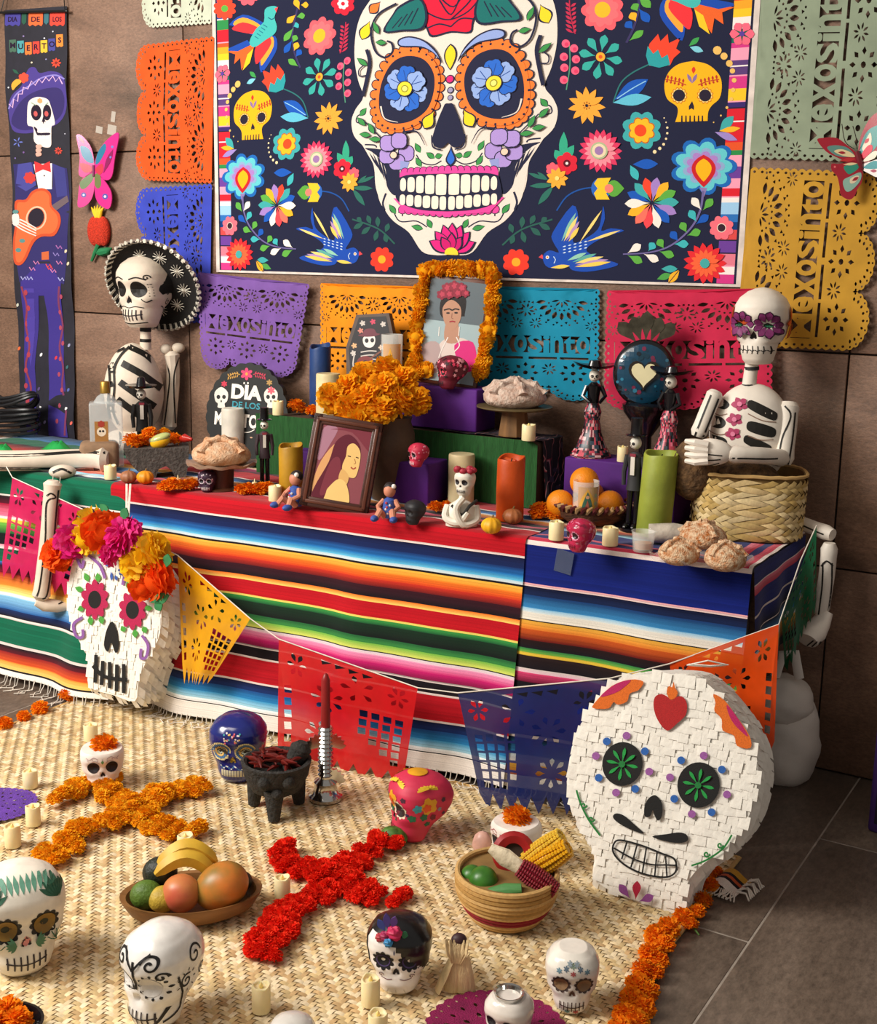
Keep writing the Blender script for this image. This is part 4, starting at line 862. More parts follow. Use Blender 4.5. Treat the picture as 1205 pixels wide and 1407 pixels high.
PC = st(*BACKR, (-.095, .052, RED, RED), (.052, .060, WH, WH), (.060, .105, '#12163a', '#16295e'), (.105, .135, '#1a3a78', '#1f6ab0'), (.135, .155, '#1f7ac0', '#5fb8dc'), (.155, .170, '#a8d4e4', '#eaf0f0'), (.170, .177, BK, BK), (.177, .205, '#f4bc48', '#f09030'), (.205, .235, '#ee7a24', '#dc4420'), (.235, .265, '#c03020', '#6a1a1c'), (.265, .315, '#3a1420', BK), (.315, .333, '#ee7a28', '#f8cc68'), (.333, .400, RED, '#c0141f'), (.400, .407, '#f2d468', '#e8d868'), (.407, .43, '#3c9a46', '#1f5a34'), (.43, .485, '#15301f', '#131a18'), (.485, .515, '#1f5a34', '#3f8f44'), (.515, .545, '#7ab848', '#dce068'), (.545, .549, BK, BK), (.549, .562, '#f4e8ea', '#f4c8d8'), (.562, .595, '#f09ac0', '#e4307e'), (.595, .625, '#d42074', '#8a1448'), (.625, .633, BK, WH), (.633, .678, BK, '#1c1218'), (.678, .688, WH, WH), (.688, .790, RED, RED), (.790, .798, WH, WH), (.798, .835, '#12163a', '#16306a'), (.835, .875, '#1a4a8a', '#2a86c4'), (.875, .91, '#3f9cd0', '#a8d8e8'), (.91, .925, '#e4eef0', '#f0f0ec'), (.925, .931, BK, BK), (.931, 1.2, '#eee6dd', '#efe8e0'))
GR = '#0c6448'
PG = st((-.62, -.5, BK, '#3a7ab0'), (-.5, -.4, GR, GR), (-.4, -.3, BK, '#c02a20'), (-.3, -.25, '#f08a30', '#f4d070'), (-.25, -.2, '#8ac0e0', '#2a6ab0'), (-.2, -.15, '#142858', BK), (-.15, -.1, '#f4a080', '#c83a30'), (-.1, -.05, '#8ad0e8', '#f0f0ec'), (-.05, -.03, BK, '#1f5a8a'), (-.03, .1, GR, GR), (.1, .108, WH, WH), (.108, .15, BK, '#5a1024'), (.15, .215, '#a01434', '#f07a98'), (.215, .228, '#f6d8d8', WH), (.228, .25, '#f0d450', '#b0cc48'), (.25, .30, '#6ab040', '#145030'), (.30, .355, '#141a18', BK), (.355, .378, '#f08aa0', WH), (.378, .445, '#14503a', GR), (.445, .46, '#3a6ab0', '#1a2a5a'), (.46, .50, '#1a1428', '#7a1420'), (.50, .56, '#a01c20', '#ee8a30'), (.56, .595, '#f4a840', '#f4dc88'), (.595, .612, WH, '#d8ecf0'), (.612, .68, '#8ac4e4', '#1f5aa0'), (.68, .712, '#142858', BK), (.712, .724, WH, WH), (.724, .845, GR, GR), (.845, .858, WH, WH), (.858, .885, BK, '#5a1420'), (.885, .93, '#8a1820', '#dc5424'), (.93, .967, '#f08a30', '#f4d070'), (.967, .974, BK, BK), (.974, 1.2, '#f0e8dc', '#f0e8dc'))
BL = '#101f6e'
PB = st((-.62, -.30, '#a04030', BK), (-.30, -.24, '#f0ece0', '#e8903a'), (-.24, -.2, '#c84a24', BK), (-.2, -.17, BK, '#9ac8e0'), (-.17, -.165, WH, WH), (-.165, -.125, BL, BL), (-.125, -.12, WH, WH), (-.12, -.085, BL, BL), (-.085, -.06, '#e87a90', '#c01a40'), (-.06, -.03, BL, BL), (-.03, -.012, '#d8506a', '#c01a40'), (-.012, -.005, WH, WH), (-.005, .158, BL, '#12237a'), (.158, .170, '#e8a0a8', WH), (.170, .205, '#0e1230', '#15264e'), (.205, .255, '#16386e', '#3a8ac4'), (.255, .272, '#7abade', '#d8e8ec'), (.272, .305, '#f0ece0', '#f0e8d8'), (.305, .309, BK, BK), (.309, .345, '#f0b444', '#e0762a'), (.345, .385, '#d05a20', '#6a1a14'), (.385, .42, '#2a1414', BK), (.42, .438, '#1f7a48', '#6aa840'), (.438, .452, '#d8c040', '#f0c040'), (.452, .505, '#2a1a1a', BK), (.505, .52, WH, '#f4c8d4'), (.52, .56, '#e8487a', '#6a1030'), (.56, .62, BK, BK), (.62, .78, BL, BL), (.78, .79, WH, WH), (.79, .86, '#0e1230', '#3a8ac4'), (.86, .9, '#d8e8ec', WH), (.9, .95, '#f0b444', '#8a2018'), (.95, 1.2, '#f0e8dc', '#f0e8dc'))
DROP = .735
def blanket(name, label, x0, x1, pal, z0, skew=0., amp=.012, seed=0, nx=90, hem=.012, side=None, flare=.09, vmax=1., lift=0.):
    rnd = random.Random(seed); jit = [rnd.uniform(.84, 1.1) for _ in range(700)]
    mb = MB(); mb.anyc = True
    ds = [-.60+.6*i/70 for i in range(70)]+[vmax*i/230 for i in range(231)]     # back of the table ... edge ... hem (in fractions of the drop for d>0)
    def pt(x, d):
        yf = yfront(x)-.004-lift
        if d < 0:
            q = max(0, -d-.018); zz = z0
            if -d < .018: t = -d/.018; return (x, yf+.018*(1-math.cos(t*PI/2))-.0, z0-.018*(1-math.sin(t*PI/2)))
            return (x, yf+.018+q*(TYB-yf-.02)/.582, z0+.0012*math.sin(x*60+d*40)*(1 if q > .02 else 0))
        w_ = amp*d**.6*(math.sin(x*9.5+seed)+.6*math.sin(x*21+seed*2+d*2.)+.35*mnoise.noise(Vector((x*7, d*3, seed))))
        zz = z0-.018-d*(z0-.018-hem)
        return (x, yf-flare*d**1.3+w_*1.-abs(w_)*.2-.001, zz)
    cols = [ramp(pal, (ds[j]+ds[j+1])/2) for j in range(len(ds)-1)]
    vs = []; fs = []
    for d in ds:
        for i in range(nx+1):
            x = x0+(x1-x0)*i/nx; p = pt(x+(skew*max(d, 0)*(1-i/nx) if skew else 0), d); vs.append(p)
    n = len(ds)
    for j in range(n-1):
        for i in range(nx):
            fs.append((j*(nx+1)+i, j*(nx+1)+i+1, (j+1)*(nx+1)+i+1, (j+1)*(nx+1)+i))
            c = cols[j]
            if side is not None and ds[j] < 0:
                xm = x0+(x1-x0)*(i+.5)/nx; c = ramp(pal, max(ds[j], -(side-xm)))
            k_ = jit[j]; mb.c.append(tuple(q*k_ for q in c))
    mb.v = vs; mb.f = fs
    t = thing(name, label, 'blanket', (0, 0, 0))
    mb.build('woven_cloth', CLOTHM, t, fix=False)
    return t, pt
def fringe(t, pt, x0, x1, n, seed, length=.05, zmin=.014, out=.03):
    rnd = random.Random(seed); mb = MB()
    for i in range(n):
        x = x0+(x1-x0)*(i+rnd.random()*.8)/n; p = Vector(pt(x, 1.)); L_ = length*rnd.uniform(.6, 1.3)
        a_ = rnd.uniform(-.8, .8); q = [p+Vector((0, 0, .004))]
        for k in range(1, 6):
            s = k/5; q.append(Vector((p.x+math.sin(a_+s*rnd.uniform(-1.5, 1.5))*L_*.5*s, p.y-.004-(out+L_*.5)*s*s, max(zmin+.001*rnd.random(), p.z-L_*s*1.4))))
        mb.tube([tuple(v) for v in q], .0016, 4, caps=False)
    return mb.build('fringe', mat('white_cord', '#e9e0d2', rough=.95), t, kind='stuff')
bg_, ptg = blanket('striped_blanket', 'green, pink and orange striped blanket over the far left of the table', -4.2, -3.0, PG, ZT-.004, seed=3, hem=.03, flare=.14, amp=.016)
fringe(bg_, ptg, -3.9, -3.02, 46, 1, .06, .003)
br_, ptr = blanket('striped_blanket', 'red, blue and black striped blanket over the middle of the table', -3.085, -1.545, PC, ZT-.001, seed=5, hem=.028, flare=.085, amp=.013, lift=.006)
fringe(br_, ptr, -3.05, -1.56, 80, 2)
bb_, ptb = blanket('striped_blanket', 'royal blue striped blanket over the right end of the table', -1.575, -.905, PB, ZT-.003, seed=8, hem=.03, flare=.07, side=-.905, nx=60, lift=.0)
fringe(bb_, ptb, -1.56, -.93, 30, 4)
# part of the blue blanket that hangs over the table end
rnd = random.Random(4); mb = MB(); mb.anyc = True; nd, ny = 110, 34; x0 = -.905
def side_pt(u, d):
    y = yfront(-.905)+.0+(TYB-yfront(-.905)-.02)*u; dd = d*.34*(1-.25*u)
    return (x0+.004+.012*math.sin(d*PI/2)+.012*math.sin(u*17+1)*d, y, ZT-.006-dd)
PS = st((0, .045, BL, BL), (.045, .05, WH, WH), (.05, .075, '#e87a90', '#c01a40'), (.075, .13, BL, BL), (.13, .136, WH, WH), (.136, .185, BL, '#0e1230'), (.185, .19, WH, WH), (.19, .23, '#0e1230', '#3a8ac4'), (.23, .25, '#d8e8ec', WH), (.25, .31, '#f0b444', '#6a1a14'), (.31, .4, BK, BK))
vs = []; 
for j in range(nd+1):
    for i in range(ny+1): vs.append(side_pt(i/ny, j/nd))
for j in range(nd):
    c = ramp(PS, (j+.5)/nd*.34); k_ = rnd.uniform(.85, 1.1)
    for i in range(ny): mb.f.append((j*(ny+1)+i, j*(ny+1)+i+1, (j+1)*(ny+1)+i+1, (j+1)*(ny+1)+i)); mb.c.append(tuple(q*k_ for q in c))
mb.v = vs; mb.build('hanging_end', CLOTHM, bb_, fix=False)

# ================================================================ builders for the small things
PETALM = mat('petal_paper', None, rough=.85, var=.15, scale=60, spec=.15)
_n = PETALM.node_tree; _t = _n.nodes.new('ShaderNodeBsdfTranslucent'); _m = _n.nodes.new('ShaderNodeMixShader'); _m.inputs[0].default_value = .38
_b = _n.nodes['Principled BSDF']; _n.links.new(_b.inputs['Base Color'].links[0].from_socket, _t.inputs[0]); _n.links.new(_b.outputs[0], _m.inputs[1]); _n.links.new(_t.outputs[0], _m.inputs[2]); _n.links.new(_m.outputs[0], _n.nodes['Material Output'].inputs[0])
def flower_mesh(name, cols, n=110, seed=0, flatten=.8, lo=-.55, w=.34):
    rnd = random.Random(seed); mb = MB(); mb.anyc = True
    for i in range(n):
        z = lo+(1-lo)*(i+.5)/n; a_ = i*2.39996+rnd.uniform(-.2, .2); r_ = math.sqrt(max(0, 1-z*z))
        d = Vector((r_*math.cos(a_), r_*math.sin(a_), z)); tg = Vector((-math.sin(a_), math.cos(a_), 0))
        tg = (tg+Vector((rnd.uniform(-.5, .5), rnd.uniform(-.5, .5), rnd.uniform(-.5, .5)))).normalized(); up = d.cross(tg).normalized()
        L_ = rnd.uniform(.86, 1.08); ww = w*rnd.uniform(.75, 1.2); b = d*.45; m_ = d*(L_*.82)+up*.06; k = rnd.uniform(.78, 1.12)
        mb.col = tuple(min(1, x*k) for x in lin(rnd.choice(cols)))
        e = d*L_
        vs = [b-tg*ww*.2, b+tg*ww*.2, m_+tg*ww*.5, m_-tg*ww*.5, e+tg*ww*.55+up*rnd.uniform(-.08, .1), e+tg*ww*.2-up*.05+d*.05, e-tg*ww*.15+up*.05+d*.02, e-tg*ww*.55-up*rnd.uniform(-.08, .1)]
        mb.add([(v.x, v.y, v.z*flatten) for v in vs], [(0, 1, 2, 3), (3, 2, 4, 5), (3, 5, 6, 7)])
    mb.color(cols[0]).ball((0, 0, 0), (.62, .62, .62*flatten), 12, 8)
    o = mb.build(name, PETALM, fix=False); me = o.data; bpy.data.objects.remove(o); return me
FL_O = [flower_mesh('marigold_bloom', ['#ffb41a', '#ffc02a', '#ffa812'], seed=s) for s in range(3)]
FL_B = [flower_mesh('marigold_bloom', ['#ffae18', '#ffba26', '#ffa210'], 95, s+30, .85, -.5, .48) for s in range(3)]
FL_D = [flower_mesh('marigold_bloom', ['#ff8c10', '#ff9c1c', '#ff7c0a'], seed=s+5) for s in range(3)]
FL_R = [flower_mesh('marigold_bloom', ['#fa2c18', '#ff3c20', '#ea2010'], seed=s+9) for s in range(3)]
def bloom(meshes, loc, r, parent=None, name='marigold', label=None, cat='flower', group=None, seed=0, tilt=None, nm=None):
    rnd = random.Random(seed*31+7); o = bpy.data.objects.new(name, meshes[seed % len(meshes)]); link(o, parent)
    o.location = loc; o.scale = (r, r, r); o.rotation_euler = tilt if tilt else (rnd.uniform(-.4, .4), rnd.uniform(-.4, .4), rnd.uniform(0, 6))
    if parent is None: tag(o, label, cat, group)
    return o
CREAM = mat('cream_wax', '#f0dfae', rough=.45, sss=.25, var=.04)
FLAME = mat('plastic_flame', '#f7d98a', rough=.3, sss=.3, var=.02)
def led_candle(P, w, h, label, group, seed=0):
    t = thing('tealight_candle', label, 'candle', P, seed*1.3, group); r = w/2
    rnd = random.Random(seed); ph = rnd.uniform(0, 6)
    def wav(p):
        if p[2] > h*.9: a_ = math.atan2(p[1], p[0]); return (p[0], p[1], p[2]+h*.035*math.sin(2*a_+ph)+h*.02*math.sin(5*a_))
        return p
    MB().lathe([(r*.97, 0), (r, h*.04), (r, h*.96), (r*.93, h), (r*.8, h*.99), (r*.66, h*.9), (r*.2, h*.88), (0, h*.88)], 20, fn=wav).build('wax_body', CREAM, t)
    MB().lathe([(0, h*.87), (r*.22, h*.9), (r*.25, h*.96), (r*.12, h*1.05), (0, h*1.1)], 8).build('flame_tip', FLAME, t)
    return t
def pillar(P, w, h, col, label, lean=(0, 0), hollow=True, seed=0, wob=.03, name='pillar_candle', wick=True):
    t = thing(name, label, 'candle', P, 0, rot=(lean[0], lean[1], seed)); r = w/2
    def wav(p):
        a_ = math.atan2(p[1], p[0]); k = 1+.012*math.sin(3*a_+p[2]*30+seed)
        if p[2] > h*.86: return (p[0]*k, p[1]*k, p[2]+h*wob*(math.sin(a_+seed)+.5*math.sin(3*a_+seed)))
        return (p[0]*k, p[1]*k, p[2])
    pr = [(r*.95, 0), (r, h*.015), (r, h*.5), (r, h*.97), (r*.95, h)]
    pr += [(r*.86, h*.995), (r*.82, h*.93), (r*.78, h*.9), (0, h*.89)] if hollow else [(r*.6, h*1.0), (0, h*1.0)]
    MB().lathe(pr, 32, fn=wav).build('wax_body', mat('wax_'+col.strip('#'), col, rough=.5, sss=.15, var=.14, scale=9, bump=.12, bscale=40), t)
    if wick: MB().tube([(0, 0, h*.88), (.001, 0, h*.95), (.003, 0, h*.985)], .0018, 6).build('wick', mat('charred_wick', '#2a2018', rough=.9), t)
    return t
def pumpkin(P, r, col, label, rz=0., stemc='#8a6a3a'):
    t = thing('mini_pumpkin', label, 'pumpkin', P, rz)
    MB().ball((0, 0, r*.78), (r, r, r*.8), 40, 14, fn=lambda d: 1-.10*abs(math.cos(math.atan2(d.y, d.x)*4.5))**3*(1-abs(d.z)**3)-.18*max(0, d.z-.75)).build('ribbed_body', mat('pumpkin_'+col.strip('#'), col, rough=.5, var=.1, scale=40), t)
    MB().tube([(0, 0, r*1.35), (r*.05, 0, r*1.55), (r*.16, 0, r*1.8)], [r*.16, r*.1, r*.08], 7).build('stem', mat('pumpkin_stem', stemc, rough=.8), t)
    return t
# ---- skulls
WP = [(0, .19), (.05, .235), (.16, .265), (.26, .28), (.33, .315), (.40, .35), (.50, .36), (.62, .38), (.74, .375), (.85, .32), (.935, .22), (.985, .105), (1., 0)]
FP = [(0, .24), (.06, .30), (.18, .325), (.27, .325), (.34, .325), (.42, .34), (.52, .35), (.64, .385), (.76, .375), (.86, .315), (.94, .21), (.985, .10), (1., 0)]
BP = [(0, .06), (.06, .10), (.18, .16), (.27, .24), (.34, .33), (.42, .41), (.52, .47), (.64, .49), (.76, .455), (.86, .375), (.94, .25), (.985, .115), (1., 0)]
def interp(T, x):
    for (a_, ya), (b_, yb) in zip(T, T[1:]):
        if x <= b_: t = (x-a_)/(b_-a_); t = t*t*(3-2*t)*.4+t*.6; return ya+(yb-ya)*t
    return T[-1][1]
EYE = (.155, .525, .112); NOSE_Z = .37; LIFTZ = .025
def skull_base(h, wide=1., deep=1., nu=48, nv=40, eyes=True, flat_top=None, jaw=1.):
    mb = MB()
    def g(u, v):
        a_ = 2*PI*u; z = v**.92 if v < .5 else 1-(1-v)**1.25*(.5**.92/.5**1.25 if False else 1)*1.0
        z = v if v < .75 else 1-(1-v)**1.6/(.25**.6)
        if flat_top and z > flat_top: z = flat_top+.0*(z-flat_top)
        w_ = interp(WP, z)*wide*(jaw if z < .3 else 1); f = interp(FP, z); b = interp(BP, z)*deep
        if flat_top and v > .97: k = (1-v)/.03; w_ *= k; f *= k; b *= k
        s, c = math.sin(a_), math.cos(a_)
        x = w_*math.copysign(abs(s)**.9, s); y = -f*math.copysign(abs(c)**.85, c) if c > 0 else b*math.copysign(abs(c)**.85, -c)
        if eyes and c > 0:
            for sx in (-1, 1):
                d2 = ((x-sx*EYE[0])**2+(z-EYE[1])**2)/EYE[2]**2; y += .075*math.exp(-d2*1.4)
            y += .05*math.exp(-(x*x/.035**2+(z-NOSE_Z)**2/.05**2)); y -= .018*math.exp(-(x*x/.3**2+(z-.17)**2/.08**2))
            y -= .02*math.exp(-((abs(x)-.22)**2/.06**2+(z-.36)**2/.05**2))
        return (x*h, y*h, z*h)
    mb.grid(g, nu, nv, cu=True); n = len(mb.v)
    mb.add([mb.v[i] for i in range(nu)], [tuple(range(nu-1, -1, -1))])
    return mb
def teeth_art(A, h, c='#2a2228', n=7, z0=.08, z1=.25, w=.18, lw=.014, arc=.02):
    zm = (z0+z1)/2
    A.l([(-w*h, (zm+arc)*h), (0, (zm-arc*.2)*h), (w*h, (zm+arc)*h)], lw*h, c)
    for i in range(n):
        x = -w*.9+2*w*.9*i/(n-1); A.l([(x*h, (z0+.01+abs(x)*.15)*h), (x*1.03*h, (z1-abs(x)*.05)*h)], lw*h, c, sm=False)
def skull(name, label, P, h, rz, mt, cat='skull', eye=('#1d171c', None), nose='#1d171c', teeth=True, deco=None, side=None, wide=1., deep=1., tooth='#2a2228', flat_top=None, rot=None, group=None, jaw=1., eyer=(1., 1.), decmat=None, parent=None):
    if parent is None:
        t = thing(name, label, cat, P, rz, group, rot)
        base = skull_base(h, wide, deep, flat_top=flat_top, jaw=jaw).build('cranium', mt, t)
    else:
        base = t = skull_base(h, wide, deep, flat_top=flat_top, jaw=jaw).build(name, mt, parent); t.location = P; t.rotation_euler = rot if rot else (0, 0, rz)
    bv = bvh_of(base); pf = project(bv); st_ = .045*h
    if eye:
        for sx in (-1, 1):
            A = Art(); x, z, r = sx*EYE[0]*wide*h, EYE[1]*h, EYE[2]*h
            if eye[1]: A.p(rosette(x, z, r*1.05*eyer[0], r*1.28*eyer[0], 11, 4, 1., eyer[1], 1.), eye[1])
            A.c(x, z, r*.92*eyer[0]*eyer[1], eye[0], r*.98*eyer[0], 20)
            if len(eye) > 2 and eye[2]: A.c(x, z, r*.36, eye[2])
            A.build('eye_socket', pf, decmat or PAINT, t, eps=.0009, step=st_)
    if nose:
        A = Art(); A.p([(x*h, z*h) for x, z in ((0, .44), (.032, .395), (.048, .345), (.024, .33), (0, .35), (-.024, .33), (-.048, .345), (-.032, .395))], nose); A.build('nose_cavity', pf, decmat or PAINT, t, eps=.0009, step=st_)
    if teeth: A = Art(); teeth_art(A, h, tooth); A.build('painted_teeth', pf, decmat or PAINT, t, eps=.0009, step=st_)
    if deco: A = Art(); deco(A, h); [q_[0].__iadd__(np.array([0, LIFTZ*h])) for q_ in A.it]; A.build('painted_pattern', pf, decmat or PAINT, t, eps=.0009, step=st_)
    if side:
        for sg in (1, -1): A = Art(); side(A, h); A.build('painted_side_pattern', project(bv, 'X', sg), decmat or PAINT, t, eps=.0009, step=st_)
    return t
class Loc:
    """a standing thing seen by the camera: origin at its base, local x to the right of the view, z up, y away; photo pixels read as local metres"""
    def __init__(s, P, px, py, turn=0.):
        s.P = Vector(P); s.rz = facing(P); s.k = mpp(P); s.px = px; s.py = py
        s.I = (Matrix.Translation(s.P) @ Matrix.Rotation(s.rz, 4, 'Z')).inverted(); s.N = Vector((math.sin(s.rz), -math.cos(s.rz), 0))
    def __call__(s, px, py, y=0.):
        W = onplane(px, py, s.P-s.N*y, s.N); q = s.I @ W; return Vector((q.x, q.y, q.z))
    def xz(s, px, py): q = s(px, py); return (q.x, q.z)
    def w(s, n): return n*s.k
def bone(q, pts, r, ends=1.5, n=9):
    """bone with knobbed ends through local points"""
    P = [Vector(p) for p in pts]; path = smooth([tuple(p) for p in P], 4); m_ = len(path)
    rr = []
    for i in range(m_):
        t = i/(m_-1); e = max(0, 1-min(t, 1-t)/.16); rr.append(r*(1+(ends-1)*math.sin(e*PI/2)**1.5)*(1 if 0 < t < 1 else .55))
    return MB().tube(path, rr, n)
def swirl(cx, cz, r, turns=1.3, a0=0., sgn=1, n=12): return [(cx+r*(1-i/n*.85)*math.cos(a0+sgn*i/n*turns*2*PI), cz+r*(1-i/n*.85)*math.sin(a0+sgn*i/n*turns*2*PI)) for i in range(n+1)]
def bx(P, w, d, h, rz, mt, name, label, cat, r=.006):
    """closed box standing on P (middle of its base)"""
    o = MB().rbox(-w/2, w/2, -d/2, d/2, 0, h, r).build(name, mt); o.location = P; o.rotation_euler = (0, 0, rz); return tag(o, label, cat)
GLASSM = mat('clear_glass', '#f4f8f6', rough=.03, trans=.95, var=.01, ior=1.45)

# ================================================================ steps and boxes on the table
PURP = mat('purple_crepe_paper', '#56217c', rough=.7, var=.16, scale=6, bump=.35, bscale=9, spec=.3)
GREENC = mat('green_crepe_paper', '#1f5a24', rough=.8, var=.22, scale=60, stretch=(6, 1, .35), bump=.5, bscale=120)
YG = 3.435
gA, gB = ony(352, 590, YG), ony(738, 640, YG)
ZG = ony(700, 603, YG).z                       # top of the green step
step_t = thing('green_step_box', 'long dark green crepe-covered step across the back of the table', 'box', ((gA.x+gB.x)/2, YG, ZT))
wg = gB.x-gA.x; hg = ZG-ZT; dg = 3.615-YG
MB().rbox(-wg/2, wg/2, .004, dg, 0, hg-.004, .012).build('box_body', mat('brown_card', '#4a3626', rough=.9), step_t)
mb = MB(); mb.grid(lambda u, v: (-wg/2+wg*u, -.0025*math.sin(u*260)*(.4+.6*mnoise.noise(Vector((u*20, v, 0))))-.001, (hg-.012*max(0, (u-.97)/.03)**2)*v), 260, 8); mb.build('crepe_front', GREENC, step_t)
# black patterned cloth over the step
def pattern_cloth():
    mt = bpy.data.materials.new('black_paisley_cloth'); mt.use_nodes = True; N = mt.node_tree.nodes; L = mt.node_tree.links; b = N['Principled BSDF']
    tc = N.new('ShaderNodeTexCoord'); vo = N.new('ShaderNodeTexVoronoi'); vo.inputs['Scale'].default_value = 26; wv = N.new('ShaderNodeTexWave'); wv.inputs['Scale'].default_value = 9; wv.inputs['Distortion'].default_value = 9; wv.inputs['Detail'].default_value = 2
    L.new(tc.outputs['Object'], vo.inputs['Vector']); L.new(tc.outputs['Object'], wv.inputs['Vector'])
    r1 = N.new('ShaderNodeValToRGB'); e = r1.color_ramp.elements; e[0].color = (*lin('#16141c'), 1); e[0].position = .55; e[1].position = .62; e[1].color = (*lin('#a88a86'), 1); k = e.new(.74); k.color = (*lin('#8a2a3a'), 1); k = e.new(.82); k.color = (*lin('#16141c'), 1)
    L.new(wv.outputs[0], r1.inputs[0])
    r2 = N.new('ShaderNodeValToRGB'); e = r2.color_ramp.elements; e[0].color = (1, 1, 1, 1); e[0].position = .25; e[1].color = (0, 0, 0, 1); e[1].position = .3; L.new(vo.outputs[0], r2.inputs[0])
    mx = N.new('ShaderNodeMix'); mx.data_type = 'RGBA'; mx.inputs['B'].default_value = (*lin('#3a3040'), 1); L.new(r2.outputs[0], mx.inputs['Factor']); L.new(r1.outputs[0], mx.inputs['A']); L.new(mx.outputs['Result'], b.inputs['Base Color']); b.inputs['Roughness'].default_value = .9
    return mt
PAIS = pattern_cloth()
mb = MB(); n = 40; xr = gB.x+.006
def pc(u, v):          # v: 0 left on the step ... .5 edge ... 1 bottom of the right side
    y = YG+.02+(3.60-YG-.02)*u
    if v < .6: return (gB.x-.36+(.366)*v/.6, y, ZG+.002+.002*math.sin(u*9+v*30))
    t = (v-.6)/.4; return (xr+.02*t+.012*t*math.sin(u*22), y, ZG-(hg-.004)*t)
mb.grid(pc, 14, n); o = mb.build('paisley_cloth', PAIS); tag(o, 'black paisley cloth hanging over the right end of the green step', 'cloth')
# purple boxes
pb = ony(654, 594, YG+.035); zt = ony(654, 536, YG+.035).z; wl_ = (pb.x-ony(545, 580, YG+.035).x); ZP = zt
bx(((pb.x-wl_/2), YG+.035+.065, ZG+.003), wl_, .13, zt-ZG-.003, 0, PURP, 'purple_box', 'purple paper-covered box under the flower-framed portrait', 'box')
P = tb(560, 690); k = mpp(P); c45 = R(38); hS = ony(562, 638, P.y-.05).z-ZT
bx((P.x, P.y+.045, ZT), .165, .14, hS, facing(P)-R(28), PURP, 'purple_box', 'small purple paper-covered box right of the brown photo frame', 'box'); ZS = ZT+hS; PS_ = Vector((P.x, P.y+.045, ZS))
YR = 3.46; pl, pr_ = ony(775, 640, YR), ony(930, 640, YR); ZR = ony(815, 632, YR).z
bx(((pl.x+pr_.x)/2, YR+.075, ZT), pr_.x-pl.x, .15, ZR-ZT, 0, PURP, 'purple_box', 'long low purple box behind the bowl of oranges', 'box')
P = tb(425, 662); bx((P.x, P.y+.03, ZT), .11, .1, .11, .2, PURP, 'purple_box', 'purple box half hidden between yellow candle and photo frame', 'box')

# ================================================================ papier-mache skeletons
PM = mat('papier_mache_white', '#e3d3bf', rough=.55, var=.09, scale=12, bump=.15, bscale=25)
PM2 = mat('papier_mache_bright', '#ece2d4', rough=.5, var=.07, scale=12, bump=.12, bscale=25)
INK = '#17140f'
def draw(o, A, name='painted_lines', step=.02, parent=None):
    return A.build(name, project(bvh_of(o)), PAINT, parent or o, eps=.0008, step=step)
# ---- seated skeleton with sombrero, left
P = tb(185, 622); P = Vector((P.x, P.y, ZT)); g = Loc(P, 185, 622); k = g.k
sk = thing('seated_skeleton', 'black-striped papier-mache skeleton in a sombrero sitting at the left of the table', 'skeleton figure', P, g.rz)
c = g(184, 540); 
def torso_fn(d): return 1-.10*max(0, -d.z)-.05*abs(d.x)*max(0, d.z)
tor = MB().ball(tuple(c), (40*k, 33*k, 68*k), 32, 24, fn=torso_fn).build('ribcage', PM, sk)
A = Art()
for (pts, w_) in (([(196, 470), (215, 480), (222, 490)], 6), ([(178, 476), (200, 487), (222, 508)], 7), ([(168, 497), (195, 512), (221, 532)], 9), ([(165, 522), (190, 540), (212, 556)], 9), ([(162, 545), (182, 560), (200, 574)], 9), ([(140, 512), (150, 503), (158, 500)], 7), ([(140, 535), (148, 528), (156, 525)], 7), ([(140, 562), (148, 555), (156, 552)], 6)): A.l([g.xz(*p) for p in pts], w_*k, INK)
A.l([g.xz(*p) for p in [(178, 476), (166, 488), (158, 505), (158, 530), (156, 560), (163, 580)]], 2.2*k, INK); A.l([g.xz(*p) for p in [(172, 478), (152, 492), (152, 520), (150, 560), (158, 590)]], 2.2*k, INK)
for y in (497, 510, 528, 546, 562): A.l([g.xz(151, y), g.xz(159, y-1)], 2.2*k, INK, sm=False)
draw(tor, A, step=8*k)
nk = MB().tube([tuple(g(200, 480)), tuple(g(200, 455)), tuple(g(201, 438))], [8*k, 7*k, 7*k], 12).build('neck', PM, sk)
for y in (469, 452): MB().color(INK).tube([tuple(g(200, y+3.5)), tuple(g(200, y-3.5))], 7.6*k, 12).build('black_neck_ring', None, nk)
def face(A, h):
    for s in (-1, 1):
        A.l([(s*.05*h, .63*h), (s*.16*h, .66*h), (s*.27*h, .63*h)], .018*h, INK)
        A.l(swirl(s*.27*h, .66*h, .04*h, 1.2, 0, s), .012*h, INK)
        for i in range(5): A.l([(s*(.27)*h, (.57-i*.04)*h), (s*.315*h, (.575-i*.04)*h)], .01*h, INK, sm=False)
        A.l([(s*.19*h, .37*h), (s*.24*h, .33*h), (s*.29*h, .36*h)], .012*h, INK)
    A.l([(-.2*h, .05*h), (0, .03*h), (.2*h, .05*h)], .014*h, INK); A.l([(-.2*h, .25*h), (-.1*h, .265*h), (0, .245*h), (.1*h, .265*h), (.2*h, .25*h)], .012*h, INK)
def fside(A, h):
    A.l(swirl(.1*h, .5*h, .07*h, 1.4), .014*h, INK); A.l(swirl(.12*h, .36*h, .05*h, 1.2, 2), .014*h, INK); A.l([(-.02*h, .62*h), (.08*h, .66*h), (.16*h, .6*h), (.22*h, .64*h)], .014*h, INK); A.l([(0, .3*h), (.06*h, .28*h), (.1*h, .22*h)], .012*h, INK)
hp = g(200, 449); hh = 96*k
skull('skull_head', None, hp, hh, R(-42), PM, eye=(INK, None), deco=face, side=fside, parent=sk, wide=.95, eyer=(1.0, 1.05))
